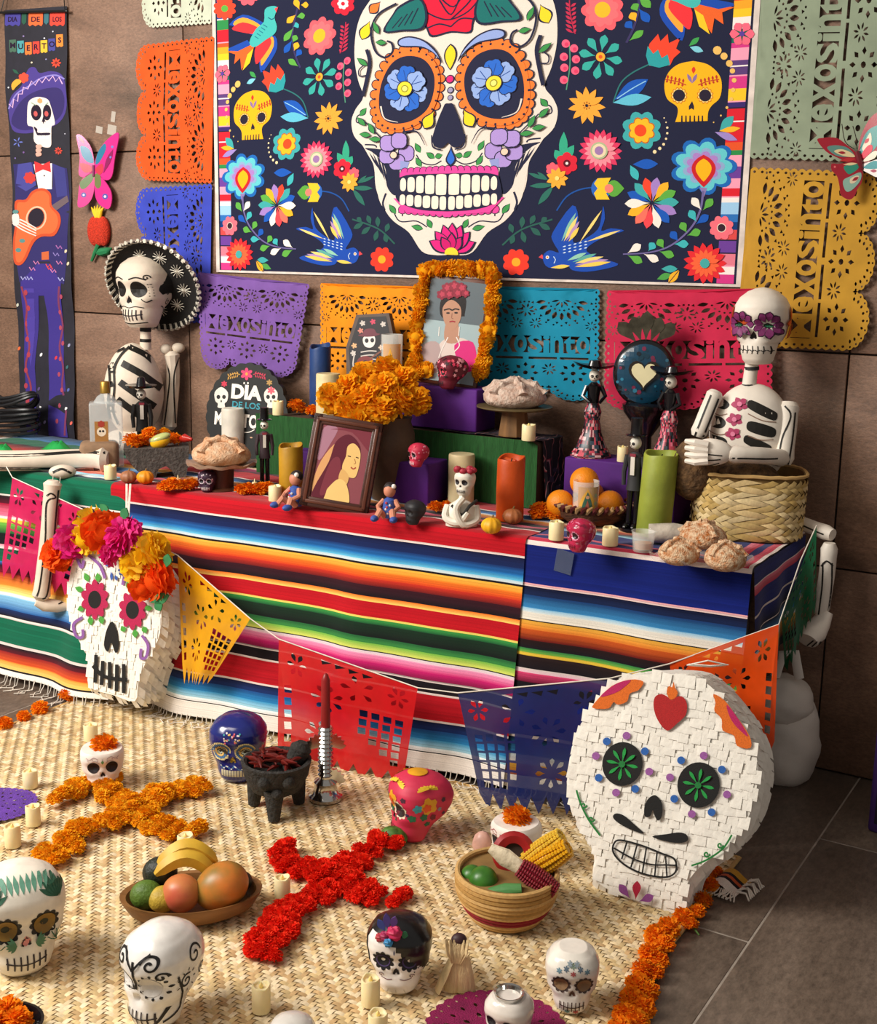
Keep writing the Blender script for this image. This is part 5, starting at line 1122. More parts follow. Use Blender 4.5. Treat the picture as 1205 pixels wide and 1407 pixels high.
# arm bone standing upright, thigh, shin with foot
arm = bone(g, [g(232, 590, .03), g(235, 560, .03), g(238, 515, .03), g(236, 482, .03)], 9.5*k, 1.25).build('upper_arm', PM, sk)
MB().ball(tuple(g(228, 480, .03)), (8*k, 7*k, 7*k), 12, 8).build('elbow_knob', PM, arm); MB().ball(tuple(g(245, 478, .03)), (9*k, 7*k, 7*k), 12, 8).build('elbow_knob', PM, arm)
A = Art(); A.l([g.xz(*p) for p in [(226, 585), (231, 545), (233, 515), (226, 490), (233, 478), (246, 482)]], 1.8*k, INK); A.l([g.xz(*p) for p in [(241, 582), (239, 540), (240, 510), (250, 483)]], 1.8*k, INK); draw(arm, A, step=6*k)
hip = MB().ball(tuple(g(185, 606)), (40*k, 30*k, 19*k), 24, 12, fn=lambda d: 1+.06*math.sin(6*d.x)).build('pelvis', PM, sk)
A = Art(); A.l([g.xz(*p) for p in [(163, 585), (166, 600), (163, 612)]], 3*k, INK); A.l([g.xz(*p) for p in [(172, 582), (182, 580), (174, 590), (184, 590)]], 3*k, INK, sm=False); draw(hip, A, step=6*k)
thp = [sk.matrix_basis.inverted() @ onz(px, py, ZT+.037) for px, py in ((150, 632), (105, 631), (20, 633), (-80, 632))]
th = bone(g, thp, 13*k, 1.5, 14).build('thigh', PM, sk)
A = Art()
for dz in (.6, -.62): A.l([(p.x, p.z+dz*13*k*(1.3 if i in (0, 1) else 1)) for i, p in enumerate(thp)], 3*k, INK)
draw(th, A, step=10*k)
_p = sk.matrix_basis.inverted() @ onz(137, 645, ZT+.002)
MB().rbox(_p.x-24*k, _p.x+24*k, _p.y-.01, _p.y+.1, _p.z, _p.z+.095, .02).build('brown_hip_patch', mat('brown_kraft_paper', '#8f7156', rough=.85, var=.12, bump=.25, bscale=20), sk)
# hanging shin (in front of the blanket)
Pk = onz(84, 655, ZT); g2 = Loc(Vector((Pk.x, yfront(Pk.x)-.135, ZT)), 84, 655); k2 = g2.k
sh = thing('hanging_shin', 'papier-mache shin bone with foot hung in front of the green blanket', 'skeleton leg', g2.P, g2.rz)
b = bone(g2, [g2(73, 660), g2(70, 690), g2(66, 740), g2(60, 790), g2(56, 824)], 11*k2, 1.22, 12).build('shin', PM, sh)
A = Art(); A.l([g2.xz(*p) for p in [(64, 680), (70, 676), (76, 682), (64, 690), (62, 740), (55, 800), (50, 818)]], 2.2*k2, INK); A.l([g2.xz(*p) for p in [(80, 672), (77, 700), (72, 760), (65, 812), (58, 820)]], 2.2*k2, INK); draw(b, A, step=6*k2)
f = MB().tube([tuple(g2(50, 826)), tuple(g2(62, 831)), tuple(g2(80, 833)), tuple(g2(94, 834))], [7*k2, 10*k2, 9*k2, 5*k2], 10).build('foot', PM, sh)
A = Art(); A.l([g2.xz(*p) for p in [(80, 828), (92, 826), (94, 832)]], 1.8*k2, INK); draw(f, A, step=6*k2)
kn = MB().ball(tuple(g2(86, 648, .10)), (19*k2, 12*k2, 10*k2), 16, 10).build('knee', PM, sh); kn.location.z += 0
A = Art(); A.l([(g2(*p, .1).x, g2(*p, .1).z) for p in [(72, 648), (85, 643), (98, 649)]], 3*k2, INK); draw(kn, A, step=6*k2)
for x in (72, 82): MB().tube([tuple(g2(x+1, 655, .09)), tuple(g2(x, 664, -.02))], .0012, 5).build('string', mat('white_cord', '#e9e0d2', rough=.95), sh)
# sombrero
hc = sk.matrix_basis @ Vector(g(214, 388, .0)); hat = thing('sombrero', 'black and silver embroidered sombrero tipped back on the skeleton', 'hat', (hc.x, hc.y, hc.z), 0, rot=(R(-62), R(12), g.rz+R(-22)))
rb = 66*k
prof = [(0, .095), (.03, .092), (.055, .06), (.068, .02), (.075, 0), (rb*.75, -.004), (rb*.93, .012), (rb, .032), (rb*.985, .036), (rb*.92, .018), (rb*.74, .003), (.078, .006)]
MB().lathe([(r_, -z) for r_, z in prof], 48).build('felt_brim', mat('black_felt', '#14110f', rough=.95, bump=.2, bscale=300), hat)
SILV = mat('silver_thread', '#d9d2c2', rough=.55, metal=.15, var=.2, scale=200)
mb = MB(); n = 44
for i in range(n):
    a_ = 2*PI*i/n; mb.tube([(rb*1.015*math.cos(a_), rb*1.015*math.sin(a_), -.034), (rb*.93*math.cos(a_+.06), rb*.93*math.sin(a_+.06), -.009), (rb*.97*math.cos(a_+.1), rb*.97*math.sin(a_+.1), -.018)], .0085, 6)
mb.build('rope_edging', SILV, hat, kind='stuff')
for j in range(9):
    a0 = 2*PI*j/9; mb = MB(); cx, cy = rb*.62*math.cos(a0), rb*.62*math.sin(a0)
    for i in range(12):
        a_ = 2*PI*i/12; mb.tube([(cx, cy, .002), (cx+.028*math.cos(a_), cy+.028*math.sin(a_), .002)], .0016, 4)
        mb.tube([(cx, cy, -.006), (cx+.028*math.cos(a_), cy+.028*math.sin(a_), -.006)], .0016, 4)
    mb.build('embroidered_star', SILV, hat)
mb = MB(); n = 60
for i in range(n): a_ = 2*PI*i/n; mb.ball((rb*1.0*math.cos(a_), rb*1.0*math.sin(a_), -.036), .004, 6, 4)
mb.build('silver_piping', SILV, hat)

# ---- skeleton in the woven basket, right
P = Vector((ony(1030, 600, 3.50).x, 3.50, ZT)); g = Loc(P, 1020, 712); k = g.k
sk = thing('skeleton_with_flower_eyes', 'white papier-mache skeleton with purple flower eyes sitting behind the woven basket', 'skeleton figure', P, g.rz)
tor = MB().ball(tuple(g(1030, 600)), (54*k, 34*k, 72*k), 32, 24, fn=lambda d: 1-.06*max(0, -d.z)+.05*abs(d.x)*max(0, d.z)).build('ribcage', PM2, sk)
A = Art()
for (x0, y0, x1, y1, w_) in ((982, 553, 1003, 554, 10), (972, 577, 998, 578, 12), (968, 602, 1000, 604, 11), (1027, 554, 1068, 568, 11), (1026, 582, 1066, 590, 12), (1022, 600, 1060, 612, 11), (1020, 625, 1055, 632, 10)): A.p([g.xz(*p) for p in smooth([(x0, y0), (x0+6, y0-w_*.6), (x1-6, y1-w_*.6), (x1, y1), (x1-6, y1+w_*.6), (x0+6, y0+w_*.6)], 4, True)], INK)
for (x, y) in ((1017, 553), (1010, 573), (1008, 592)):
    for i in range(5):
        t = i*2*PI/5+.5; A.p([g.xz(*p) for p in petal(x, y, x+12*math.cos(t), y+9*math.sin(t), 8, 5)], '#a8305c')
    A.c(*g.xz(x, y), 3*k, '#d87898')
for (x0, y0, x1, y1) in ((1028, 565, 1066, 577), (1028, 594, 1062, 600), (978, 565, 1000, 566), (975, 590, 1000, 592)): A.l([g.xz(x0, y0), g.xz((x0+x1)/2, (y0+y1)/2+3), g.xz(x1, y1)], 1.2*k, '#8a6a58')
draw(tor, A, step=8*k)
nk = MB().tube([tuple(g(1028, 540)), tuple(g(1031, 515)), tuple(g(1035, 488))], [10*k, 9*k, 9*k], 12).build('neck', PM2, sk)
for (x, y) in ((1033, 506), (1029, 530)): MB().color('#2a2a2a').tube([tuple(g(x, y+2.5)), tuple(g(x, y-2.5))], 9.7*k, 12).build('black_neck_ring', None, nk)
def flowereyes(A, h):
    for s in (-1, 1):
        x0 = s*.165*h
        for i in range(9): t = 2*PI*i/9; A.p(petal(x0+.05*h*math.cos(t), .5*h+.05*h*math.sin(t), x0+.175*h*math.cos(t), .5*h+.175*h*math.sin(t), .105*h, 6, .62), '#2a0c24'); A.p(petal(x0+.05*h*math.cos(t), .5*h+.05*h*math.sin(t), x0+.165*h*math.cos(t), .5*h+.165*h*math.sin(t), .085*h, 6, .62), '#7a2a62')
        A.c(x0, .5*h, .078*h, '#16100f'); A.p(rosette(x0, .5*h, .045*h, .068*h, 9), '#1f6a48')
    for i in range(7):
        x = -.2*h+.4*h*i/6; A.l([(x, .22*h), (x+.008*h, .17*h), (x, .12*h)], .012*h, INK); A.l([(x-.03*h, .17*h), (x, .155*h), (x+.03*h, .17*h)], .01*h, INK)
def oflower(A, h):
    for i in range(6): t = 2*PI*i/6; A.p(petal(.12*h, .55*h, .12*h+.2*h*math.cos(t), .55*h+.24*h*math.sin(t), .1*h, 6), '#a8401c'); A.p(petal(.12*h, .55*h, .12*h+.18*h*math.cos(t), .55*h+.22*h*math.sin(t), .07*h, 6), '#e8602c')
skull('skull_head', None, g(1042, 499), 100*k, R(-16), PM2, eye=None, teeth=False, deco=flowereyes, side=oflower, parent=sk, wide=.93, jaw=.9)
def limb(nm, pts, r, lines, ends=1.35):
    o = bone(g, pts, r, ends, 12).build(nm, PM2, sk); A = Art()
    for l_ in lines: A.l([g.xz(*p) for p in l_], 2.2*k, INK)
    draw(o, A, step=6*k); return o
limb('upper_arm', [g(984, 538, -.03), g(972, 565, -.05), g(958, 600, -.06)], 11*k, [[(978, 540), (966, 570), (955, 598)], [(988, 545), (976, 575), (964, 604)]])
limb('upper_arm', [g(1083, 553, 0.), g(1080, 590, -.02), g(1074, 638, -.04)], 14*k, [[(1078, 556), (1086, 570), (1074, 600), (1068, 636)], [(1092, 565), (1088, 600), (1082, 634)]], 1.5)
limb('forearm', [g(1078, 630, -.05), g(1045, 626, -.13), g(1000, 624, -.17)], 11*k, [[(1068, 622), (1030, 618), (1000, 616)], [(1068, 634), (1030, 632), (1002, 632)]], 1.4)
hd = MB().ball(tuple(g(975, 621, -.17)), (31*k, 12*k, 18*k), 20, 12, fn=lambda d: 1-.18*max(0, -d.x)).build('hand', PM2, sk)
for i in range(4): MB().tube([tuple(g(972, 612+i*7, -.19)), tuple(g(955, 608+i*9, -.195)), tuple(g(942, 606+i*9, -.18))], [6*k, 5*k, 3*k], 8).build('finger', PM2, hd)
A = Art()
for i in range(4): A.l([g.xz(995-i*2, 613+i*5), g.xz(975, 611+i*8), g.xz(952, 610+i*9)], 1.6*k, INK)
draw(hd, A, step=6*k)
# leg over the table end
PL = ony(1110, 720, 3.59); gL = Loc(PL, 1110, 720); kL = gL.k
sh = thing('dangling_leg', 'papier-mache leg bones with foot dangling over the right end of the table', 'skeleton leg', PL, gL.rz)
def limb2(nm, pts, r, lines, ends=1.4):
    o = bone(gL, pts, r, ends, 12).build(nm, PM2, sh); A = Art()
    for l_ in lines: A.l([gL.xz(*p) for p in l_], 2.*kL, INK)
    draw(o, A, step=6*kL); return o
limb2('thigh', [gL(1050, 702, -.0), gL(1095, 717, -.03), gL(1144, 735, -.10)], 10*kL, [[(1076, 706), (1110, 718), (1132, 724)], [(1076, 720), (1106, 732), (1128, 740)]], 1.45)
limb2('shin', [gL(1140, 746, -.11), gL(1136, 790, -.11), gL(1127, 845, -.11)], 10.5*kL, [[(1131, 760), (1130, 790), (1125, 830)], [(1143, 760), (1142, 795), (1136, 838)], [(1129, 765), (1136, 757), (1144, 764)]], 1.3)
ft = MB().tube([tuple(gL(1136, 840, -.11)), tuple(gL(1128, 855, -.12)), tuple(gL(1117, 870, -.15)), tuple(gL(1109, 880, -.17))], [10*kL, 15*kL, 20*kL, 17*kL], 14, flat=.75).build('foot', PM2, sh)
A = Art()
for i in range(5): A.l([gL.xz(1119+i*4.5, 855+i), gL.xz(1103+i*7, 876+i*.5)], 1.8*kL, INK)
draw(ft, A, step=5*kL)

# ================================================================ things on the table
GT = 'tealights on the altar table'
for i, (px, py, w_, h_, z, lb) in enumerate(((152, 658, 17, 19, ZT, 'small cream tealight candle left of the brown mini pumpkin'), (378, 688, 18, 21, ZT, 'small cream tealight between marigold and blue doll'), (382, 570, 15, 19, ZG, 'small cream tealight on the left end of the green step'), (726, 605, 19, 22, ZG+.004, 'small cream tealight beside the wooden cake stand'), (764, 741, 21, 25, ZT, 'small cream tealight left of the glossy pink skull'), (838, 749, 22, 25, ZT, 'small cream tealight right of the glossy pink skull'), (855, 634, 15, 21, ZR, 'small cream tealight on the long purple box'))):
    P = onz(px, py, z); k = mpp(P); led_candle(P, w_*k, h_*k, lb, GT, i)
# pillars
def pil(px, py, w_, h_, col, label, z=ZT, **kw): P = onz(px, py, z); k = mpp(P); return pillar(P, w_*k, h_*k*1.02, col, label, **kw)
P0 = Vector((ony(440, 500, 3.52).x, 3.52, ZG)); pillar(P0, 29*mpp(P0), 92*mpp(P0)+.01, '#1c3f78', 'tall blue pillar candle beside the coffin picture', seed=1)
P0 = Vector((ony(452, 520, 3.48).x, 3.475, ZG)); pillar(P0, 33*mpp(P0), 62*mpp(P0), '#ecd9a4', 'cream pillar candle behind the pot of marigolds', hollow=False, seed=2, wob=.0)
pil(321, 640, 31, 78, '#e9e2d2', 'white pillar candle with pointed top behind the bread', hollow=False, wob=.0, seed=3)
pil(400, 684, 33, 72, '#b98a1a', 'mustard yellow pillar candle left of the photo frame', seed=4)
pil(633, 692, 36, 68, '#e2cfa0', 'cream pillar candle behind the crowned skeleton bust', hollow=False, seed=5, wob=0.)
t = pil(700, 714, 38, 85, '#d2500a', 'orange pillar candle with a melted lip', seed=6)
k = mpp(t.location); mb = MB(); mb.tube([(-.042, -.005, .165), (-.047, 0, .172), (-.036, .01, .178), (0, .02, .178)], [.006, .011, .009, .004], 8); mb.build('melted_lip', MATS['wax_d2500a'], t)
pil(897, 735, 47, 112, '#9aa53c', 'large green pillar candle in front of the long purple box', seed=7, lean=(0, R(3)), wob=.02)
# pumpkins
for (px, py, r, c, lb) in ((177, 664, 11.5, '#a36a48', 'brown mini pumpkin next to the orange one by the stone trough'), (200, 665, 12, '#ea9416', 'orange mini pumpkin by the stone trough'), (675, 733, 14.5, '#f0b01c', 'bright yellow mini pumpkin at the table edge'), (704, 720, 14, '#b06a3c', 'brown mini pumpkin in front of the orange candle')):
    P = tb(px, py); pumpkin(P, r*mpp(P), c, lb, facing(P))
# loose blooms
GB = 'loose marigolds on the table'
for i, (px, py, r, z, lb) in enumerate(((408, 568, 13, ZG, 'orange marigold on the green step next to the tealight'), (430, 573, 11, ZG, 'rust marigold on the green step behind the photo frame'), (741, 713, 15, ZT, 'orange marigold left in the pair by the bowl of oranges'), (763, 716, 14, ZT, 'orange marigold right in the pair by the bowl of oranges'), (598, 705, 11, ZT, 'orange marigold between black skull and skeleton bust'), (613, 700, 8, ZT, 'small marigold half behind the skeleton bust'))):
    P = onz(px, py, z); k = mpp(P); bloom(FL_D, P+Vector((0, 0, r*k*.75)), r*k, None, 'marigold', lb, 'flower', GB, i)
def flower_ring(px, py, w_, lb, seed):
    P = tb(px, py); k = mpp(P); t = thing('marigold_candle_ring', lb, 'flower', P, facing(P)); rnd = random.Random(seed)
    for i in range(5): x = (-.42+.21*i)*w_*k; bloom(FL_D, (x, -.006*math.cos(i-2), 7*k+rnd.uniform(-2, 3)*k), 11*k, t, 'bloom', seed=i+seed)
    MB().lathe([(3.5*k, 8*k), (3.5*k, 17*k), (1*k, 17*k), (.6*k, 21*k), (0, 22*k)], 10).build('candle_tip', CREAM, t)
flower_ring(245, 674, 42, 'flattened orange marigold with candle beside the purple skull', 1)
flower_ring(350, 679, 42, 'flattened orange marigold with candle below the bread stand', 3)
# stone trough with blooms and gourd
P = tb(215, 652); g = Loc(P, 215, 652); k = g.k; STONE = mat('grey_basalt', '#57504a', rough=.9, var=.25, scale=60, bump=.6, bscale=120)
t = thing('stone_trough', 'grey stone trough on legs filled with marigolds', 'bowl', P, g.rz)
mb = MB(); out = [(171, 617), (180, 625), (188, 645), (205, 654), (212, 654), (216, 636), (228, 628), (236, 640), (240, 656), (252, 660), (254, 640), (258, 615)]
A_ = [g.xz(*p) for p in [(170, 613), (259, 611), (258, 632), (254, 656), (242, 657), (236, 642), (228, 636), (218, 640), (213, 654), (202, 653), (186, 640), (174, 625)]]
mb.prism(A_, -.07, .07); mb.build('trough_body', STONE, t)
zt = g.xz(200, 606)[1]
def put(px, py, y, col): return t.matrix_basis @ Vector((g.xz(px, py)[0], y, g.xz(px, py)[1]))
for i, (px, py, y, r, ms, lb) in enumerate(((182, 604, -.03, 13, FL_D, 'big orange marigold at the left end of the stone trough'), (193, 607, .0, 12, FL_D, 'orange marigold second from the left in the stone trough'), (205, 598, .03, 12, FL_D, 'orange marigold at the back of the stone trough'), (239, 603, .0, 11, FL_D, 'orange marigold at the right of the gourd in the trough'), (226, 597, .045, 9, FL_O, 'small marigold behind the gourd in the trough'))):
    bloom(ms, put(px, py, y, 0), r*k, None, 'marigold', lb, 'flower', 'blooms in the stone trough', i)
q = put(220, 604, -.045, 0); gd = thing('gourd', 'yellow and green striped gourd lying in the stone trough', 'gourd', q, g.rz)
MB().color('#e9b41c').ball((0, 0, 0), (14*k, 9*k, 9*k), 20, 12, M=Matrix.Rotation(-.35, 4, 'Y')).build('yellow_half', GLOSS, gd)
MB().color('#b8c078').ball((.005, 0, .011), (14.5*k, 9*k, 6*k), 20, 12, M=Matrix.Rotation(-.35, 4, 'Y')).build('green_half', GLOSS, gd)
q = put(255, 603, -.02, 0); o = MB().color('#b8281c').tube([(-.02, 0, 0), (.0, -.004, .006), (.03, 0, .003)], [.012, .016, .005], 10).build('red_pepper', GLOSS); o.location = q; tag(o, 'small red pepper at the right end of the stone trough', 'pepper')
# tequila bottle
P = tb(148, 640); g = Loc(P, 148, 618); k = g.k
t = thing('liquor_bottle', 'square clear glass liquor bottle with gold cap on the left', 'bottle', P, g.rz)
hb = g.xz(148, 552)[1]; ht = g.xz(148, 527)[1]; w_ = 22*k
mb = MB(); mb.rbox(-w_, w_, -w_*.75, w_*.75, 0, hb, .008); mb.lathe([(w_*.75, hb-.002), (w_*.5, hb+.02), (w_*.25, hb+.03), (w_*.25, hb+.04)], 16); mb.build('glass_body', mat('bottle_glass', '#e8f0f0', rough=.04, alpha=.32, var=.02), t)
MB().lathe([(w_*.3, hb+.032), (w_*.3, ht+.005), (w_*.26, ht+.008)], 16).build('gold_cap', mat('gold_cap', '#b08a3c', rough=.35, metal=.7), t)
A = Art(); A.p([(-w_*.7, .02), (w_*.1, .02), (w_*.1, hb*.72), (-w_*.7, hb*.72)], '#a8763c'); A.c(-w_*.3, hb*.56, w_*.28, '#e8d8c0'); A.c(-w_*.38, hb*.57, w_*.07, '#221a1a'); A.c(-w_*.2, hb*.57, w_*.07, '#221a1a'); A.p(*ros(-w_*.3, hb*.68, w_*.22, 6, '#a83a2c')); A.p([(-w_*.6, .06), (0, .06), (0, .08), (-w_*.6, .08)], '#e8d07a')
A.build('printed_label', lambda u, v, o: (u, -w_*.75-.0006-o, v), PAINT, t)
# cable coil on the far left
P = ony(28, 600, 3.6); t = thing('cable_coil', 'coil of black cable lying at the far left behind the green blanket', 'cable', (P.x, P.y-.05, ZT+.005), 0)
for i in range(9):
    rr = .13+.006*math.sin(i*2.2); MB().tube([(rr*math.cos(a_)*1.25, rr*.45*math.sin(a_)+.0, .02+i*.014+.02*math.sin(a_+i*.4)+(.05 if i > 5 else 0)*math.cos(a_)**2) for a_ in [j*2*PI/28 for j in range(29)]], .0075, 7).build('cable_loop', mat('black_rubber', '#1a1a1d', rough=.35, var=.1), t)
# green foil bits behind the thigh
for (x0, x1, py, lb) in ((55, 110, 613, 'crumpled bright green foil right of the cable coil'), (-20, 30, 618, 'crumpled bright green foil left of the cable coil')):
    a_ = onz(x0, py+6, ZT); b_ = onz(x1, py+6, ZT); o = MB().grid(lambda u, v: ((b_.x-a_.x)*u, .07*v, .004+.035*math.sin(PI*v)*math.sin(PI*u)*(1+.5*mnoise.noise(Vector((u*9, v*5, 1))))), 16, 8).build('green_foil', mat('green_foil', '#1f9a48', rough=.35, var=.1)); o.location = (a_.x, a_.y, ZT+.002); tag(o, lb, 'foil')
# cake stand with bread (left)
SUGAR = mat('sugared_bread', '#b9835a', rough=.9, var=.3, scale=45, bump=.7, bscale=140, col2='#d8b898')
SUGAR2 = mat('floured_bread', '#b08f7d', rough=.95, var=.25, scale=55, bump=.7, bscale=120, col2='#d8c4b4')
SUGAR3 = mat('golden_sugared_bread', '#b06426', rough=.8, var=.2, scale=90, bump=.8, bscale=200, col2='#ecd2ae')
def bread(P, w_, h_, rz, mt, label, bones=4, parent=None):
    t = thing('dead_bread', label, 'bread', P, rz)
    MB().ball((0, 0, h_*.36), (w_/2, w_/2*.92, h_*.62), 30, 16, fn=lambda d: 1+.05*mnoise.noise(d*3)-.25*max(0, -d.z-.3)).build('round_loaf', mt, t)
    for i in range(bones):
        a_ = PI*(i+.5)/bones*2; mb = MB(); pts = []
        for j in range(7): s = j/6; b_ = s*1.15+.12; pts.append((math.sin(b_)*w_/2*1.0*math.cos(a_), math.sin(b_)*w_/2*.92*math.sin(a_), h_*.36+math.cos(b_)*h_*.64))
        mb.tube(pts, [w_*.06*(1+.45*math.cos(j*2.1)) for j in range(7)], 8); mb.build('dough_bone', mt, t)
    MB().ball((0, 0, h_*.98), (w_*.11, w_*.11, h_*.14), 12, 8).build('dough_knob', mt, t)
    return t
P = tb(305, 672); g = Loc(P, 305, 672); k = g.k; zp = g.xz(305, 640)[1]
t = thing('cake_stand', 'brown wooden cake stand with wavy plate on the left', 'cake stand', P, g.rz)
MB().lathe([(24*k, 0), (24*k, .004), (16*k, .01), (17*k, zp-.006), (20*k, zp)], 28).build('pedestal', mat('brown_wood', '#5a3322', rough=.45, var=.2, stretch=(1, 1, .2)), t)
MB().lathe([(0, zp), (36*k, zp), (46*k, zp+.006), (48*k, zp+.016), (45*k, zp+.013), (35*k, zp+.007), (0, zp+.007)], 48, fn=lambda p: (p[0], p[1], p[2]+.004*math.sin(9*math.atan2(p[1], p[0]))*(math.hypot(p[0], p[1])/(48*k))**3)).build('plate', mat('pale_plate', '#b79c84', rough=.4), t)
bread(P+Vector((0, 0, zp+.008)), 80*k, 33*k, g.rz, SUGAR, 'sugared bread of the dead on the left cake stand')
# wooden stand with bread on the green step
P = Vector((ony(706, 590, YG+.06).x, YG+.06, ZG+.003)); g = Loc(P, 706, 600); k = g.k; zp = g.xz(708, 562)[1]
t = thing('cake_stand', 'faceted wooden cake stand beside the purple portrait box', 'cake stand', P, g.rz)
MB().lathe([(22*k, 0), (22*k, .004), (18*k, zp*.8), (17*k, zp)], 9).build('faceted_pedestal', mat('oak_wood', '#8a6238', rough=.5, var=.25, scale=8, stretch=(3, 3, .3)), t, smooth=False)
MB().lathe([(0, zp), (44*k, zp), (52*k, zp+.006), (52*k, zp+.010), (44*k, zp+.008), (0, zp+.008)], 40).build('plate', mat('olive_plate', '#6a5a3a', rough=.45, var=.15), t)
bread(P+Vector((0, 0, zp+.009)), 86*k, 34*k, g.rz+.3, SUGAR2, 'floury bread of the dead on the faceted wooden stand', 6)
# photo frame with sepia portrait
P = tb(462, 702); pl = Plane((P.x, P.y, ZT), facing(P)+R(-10), R(-14), R(7.5)); fr = thing('photo_frame', 'dark brown wooden frame with a sepia portrait of a long-haired woman', 'picture', P, rot=pl.rot)
c4 = [pl.uv(*p) for p in ((434, 571), (531, 580), (502, 710), (409, 697))]
x0 = (c4[0][0]+c4[3][0])/2; x1 = (c4[1][0]+c4[2][0])/2; z0 = 0; z1 = (c4[0][1]+c4[1][1])/2
def frame_parts(t, x0, x1, z0, z1, b, d, mt, steps=2, inset=None):
    for nm, (a_, e_, f_, h_) in dict(top=(x0, x1, z1-b, z1), bottom=(x0, x1, z0, z0+b), left=(x0, x0+b, z0, z1), right=(x1-b, x1, z0, z1)).items():
        mb = MB(); mb.rbox(a_, e_, -d, d, f_, h_, .003)
        for s in range(1, steps+1):
            i_ = b*.28*s; 
            mb.rbox(a_+(i_ if nm != 'right' else -b*.06), e_-(i_ if nm != 'left' else -b*.06), -d-.003*s, -d+.001, f_+(i_ if nm != 'top' else 0)*.9, h_-(i_ if nm != 'bottom' else 0)*.9, .0012) if b*.9-i_ > .002 and False else None
        mb.build('frame_moulding', mt, t)
BRW = mat('dark_walnut', '#4a2418', rough=.35, var=.25, scale=10, stretch=(1, 1, 6))
bw = .031; frame_parts(fr, x0, x1, z0, z1, bw, .011, BRW); frame_parts(fr, x0+.010, x1-.010, z0+.010, z1-.010, .012, .015, mat('walnut_ridge', '#5c3020', rough=.3))
def q(px, py): return pl.uv(380+px*.249, 560+py*.249)      # traced crop
A = Art(); A.p([(x0+bw-.004, z0+bw-.004), (x1-bw+.004, z0+bw-.004), (x1-bw+.004, z1-bw+.004), (x0+bw-.004, z1-bw+.004)], '#8a4a52')
def qp(pts, c, n=4): A.p([q(*p) for p in smooth(pts, n, True)], c)
qp([(265, 110), (340, 115), (300, 200), (240, 290), (225, 240)], '#a8788a'); qp([(300, 120), (540, 125), (520, 250), (420, 140)], '#7a3440')
qp([(250, 290), (330, 200), (300, 330), (215, 480), (200, 420)], '#d8a06a')
qp([(330, 190), (400, 150), (455, 200), (460, 260), (400, 290), (370, 380), (330, 440), (280, 500), (200, 490), (215, 430), (290, 300)], '#5f2230'); qp([(300, 300), (350, 280), (350, 380), (280, 470), (240, 470)], '#7a3440')
qp([(395, 215), (430, 200), (462, 240), (462, 300), (440, 380), (410, 388), (370, 370), (365, 320), (385, 270)], '#e8c078'); qp([(365, 340), (400, 380), (385, 430), (350, 420), (345, 380)], '#dcae6a'); qp([(290, 440), (345, 395), (390, 430), (395, 540), (270, 525), (275, 470)], '#ecc67c')
for pts in ([(395, 268), (412, 272)], [(440, 275), (455, 280)]): A.l([q(*p) for p in pts], .003, '#3a1420', sm=False)
A.l([q(412, 330), q(425, 340), q(440, 332)], .004, '#a8483c'); A.l([q(432, 285), q(438, 308), q(428, 312)], .0022, '#b07848')
A.build('sepia_photograph', lambda u, v, o: (u, -.006-o, v), mat('photo_print', None, rough=.25, var=.02), fr)
MB().rbox(x0+.02, x1-.02, -.004, .004, z0+.02, z1-.02, .001).build('backing_board', mat('brown_card'), fr)
# clay pot with marigolds
P = Vector((ony(533, 620, YG-.13).x, YG-.13, ZT)); g = Loc(P, 533, 650); k = g.k; zt = g.xz(525, 572)[1]
t = thing('clay_pot', 'round brown clay pot filled with orange marigolds', 'pot', P, g.rz)
mw = 38*k; CLAY = mat('dark_clay', '#5e4a37', rough=.6, var=.2, scale=12, bump=.2, bscale=30)
MB().lathe([(mw*.55, 0), (mw*.8, zt*.2), (mw*.98, zt*.55), (mw*.95, zt*.8), (mw*.82, zt*.94), (mw*.86, zt), (mw*.8, zt*1.0), (mw*.74, zt*.93), (0, zt*.85)], 36).build('pot_body', CLAY, t)
rnd = random.Random(12); i = 0
for (px, py, y) in ((458, 546, -.03), (479, 535, .0), (482, 560, -.08), (503, 520, .04), (505, 545, -.07), (498, 572, -.11), (524, 558, -.10), (527, 531, -.04), (532, 513, .05), (548, 548, -.06), (553, 525, .02), (570, 551, -.01)):
    q_ = t.matrix_basis @ Vector((g.xz(px, py)[0], y, g.xz(px, py)[1])); o = bloom(FL_B, q_, 22*k, None, 'marigold', None, 'flower', 'marigolds in the clay pot', i, tilt=(rnd.uniform(.5, 1.2), rnd.uniform(-.4, .4), g.rz+rnd.uniform(-.5, .5))); i += 1
    POT = globals().get('POT', [])+[(py, px, o)]
for nm, lo, hi in (('top', 0, 534), ('middle', 534, 548), ('lowest', 548, 999)):
    for j, (py, px, o) in enumerate(sorted((q for q in POT if lo <= q[0] < hi), key=lambda q: q[1])): o['label'] = 'first second third fourth fifth sixth seventh eighth'.split()[j]+' marigold from the left in the '+nm+' row over the clay pot'
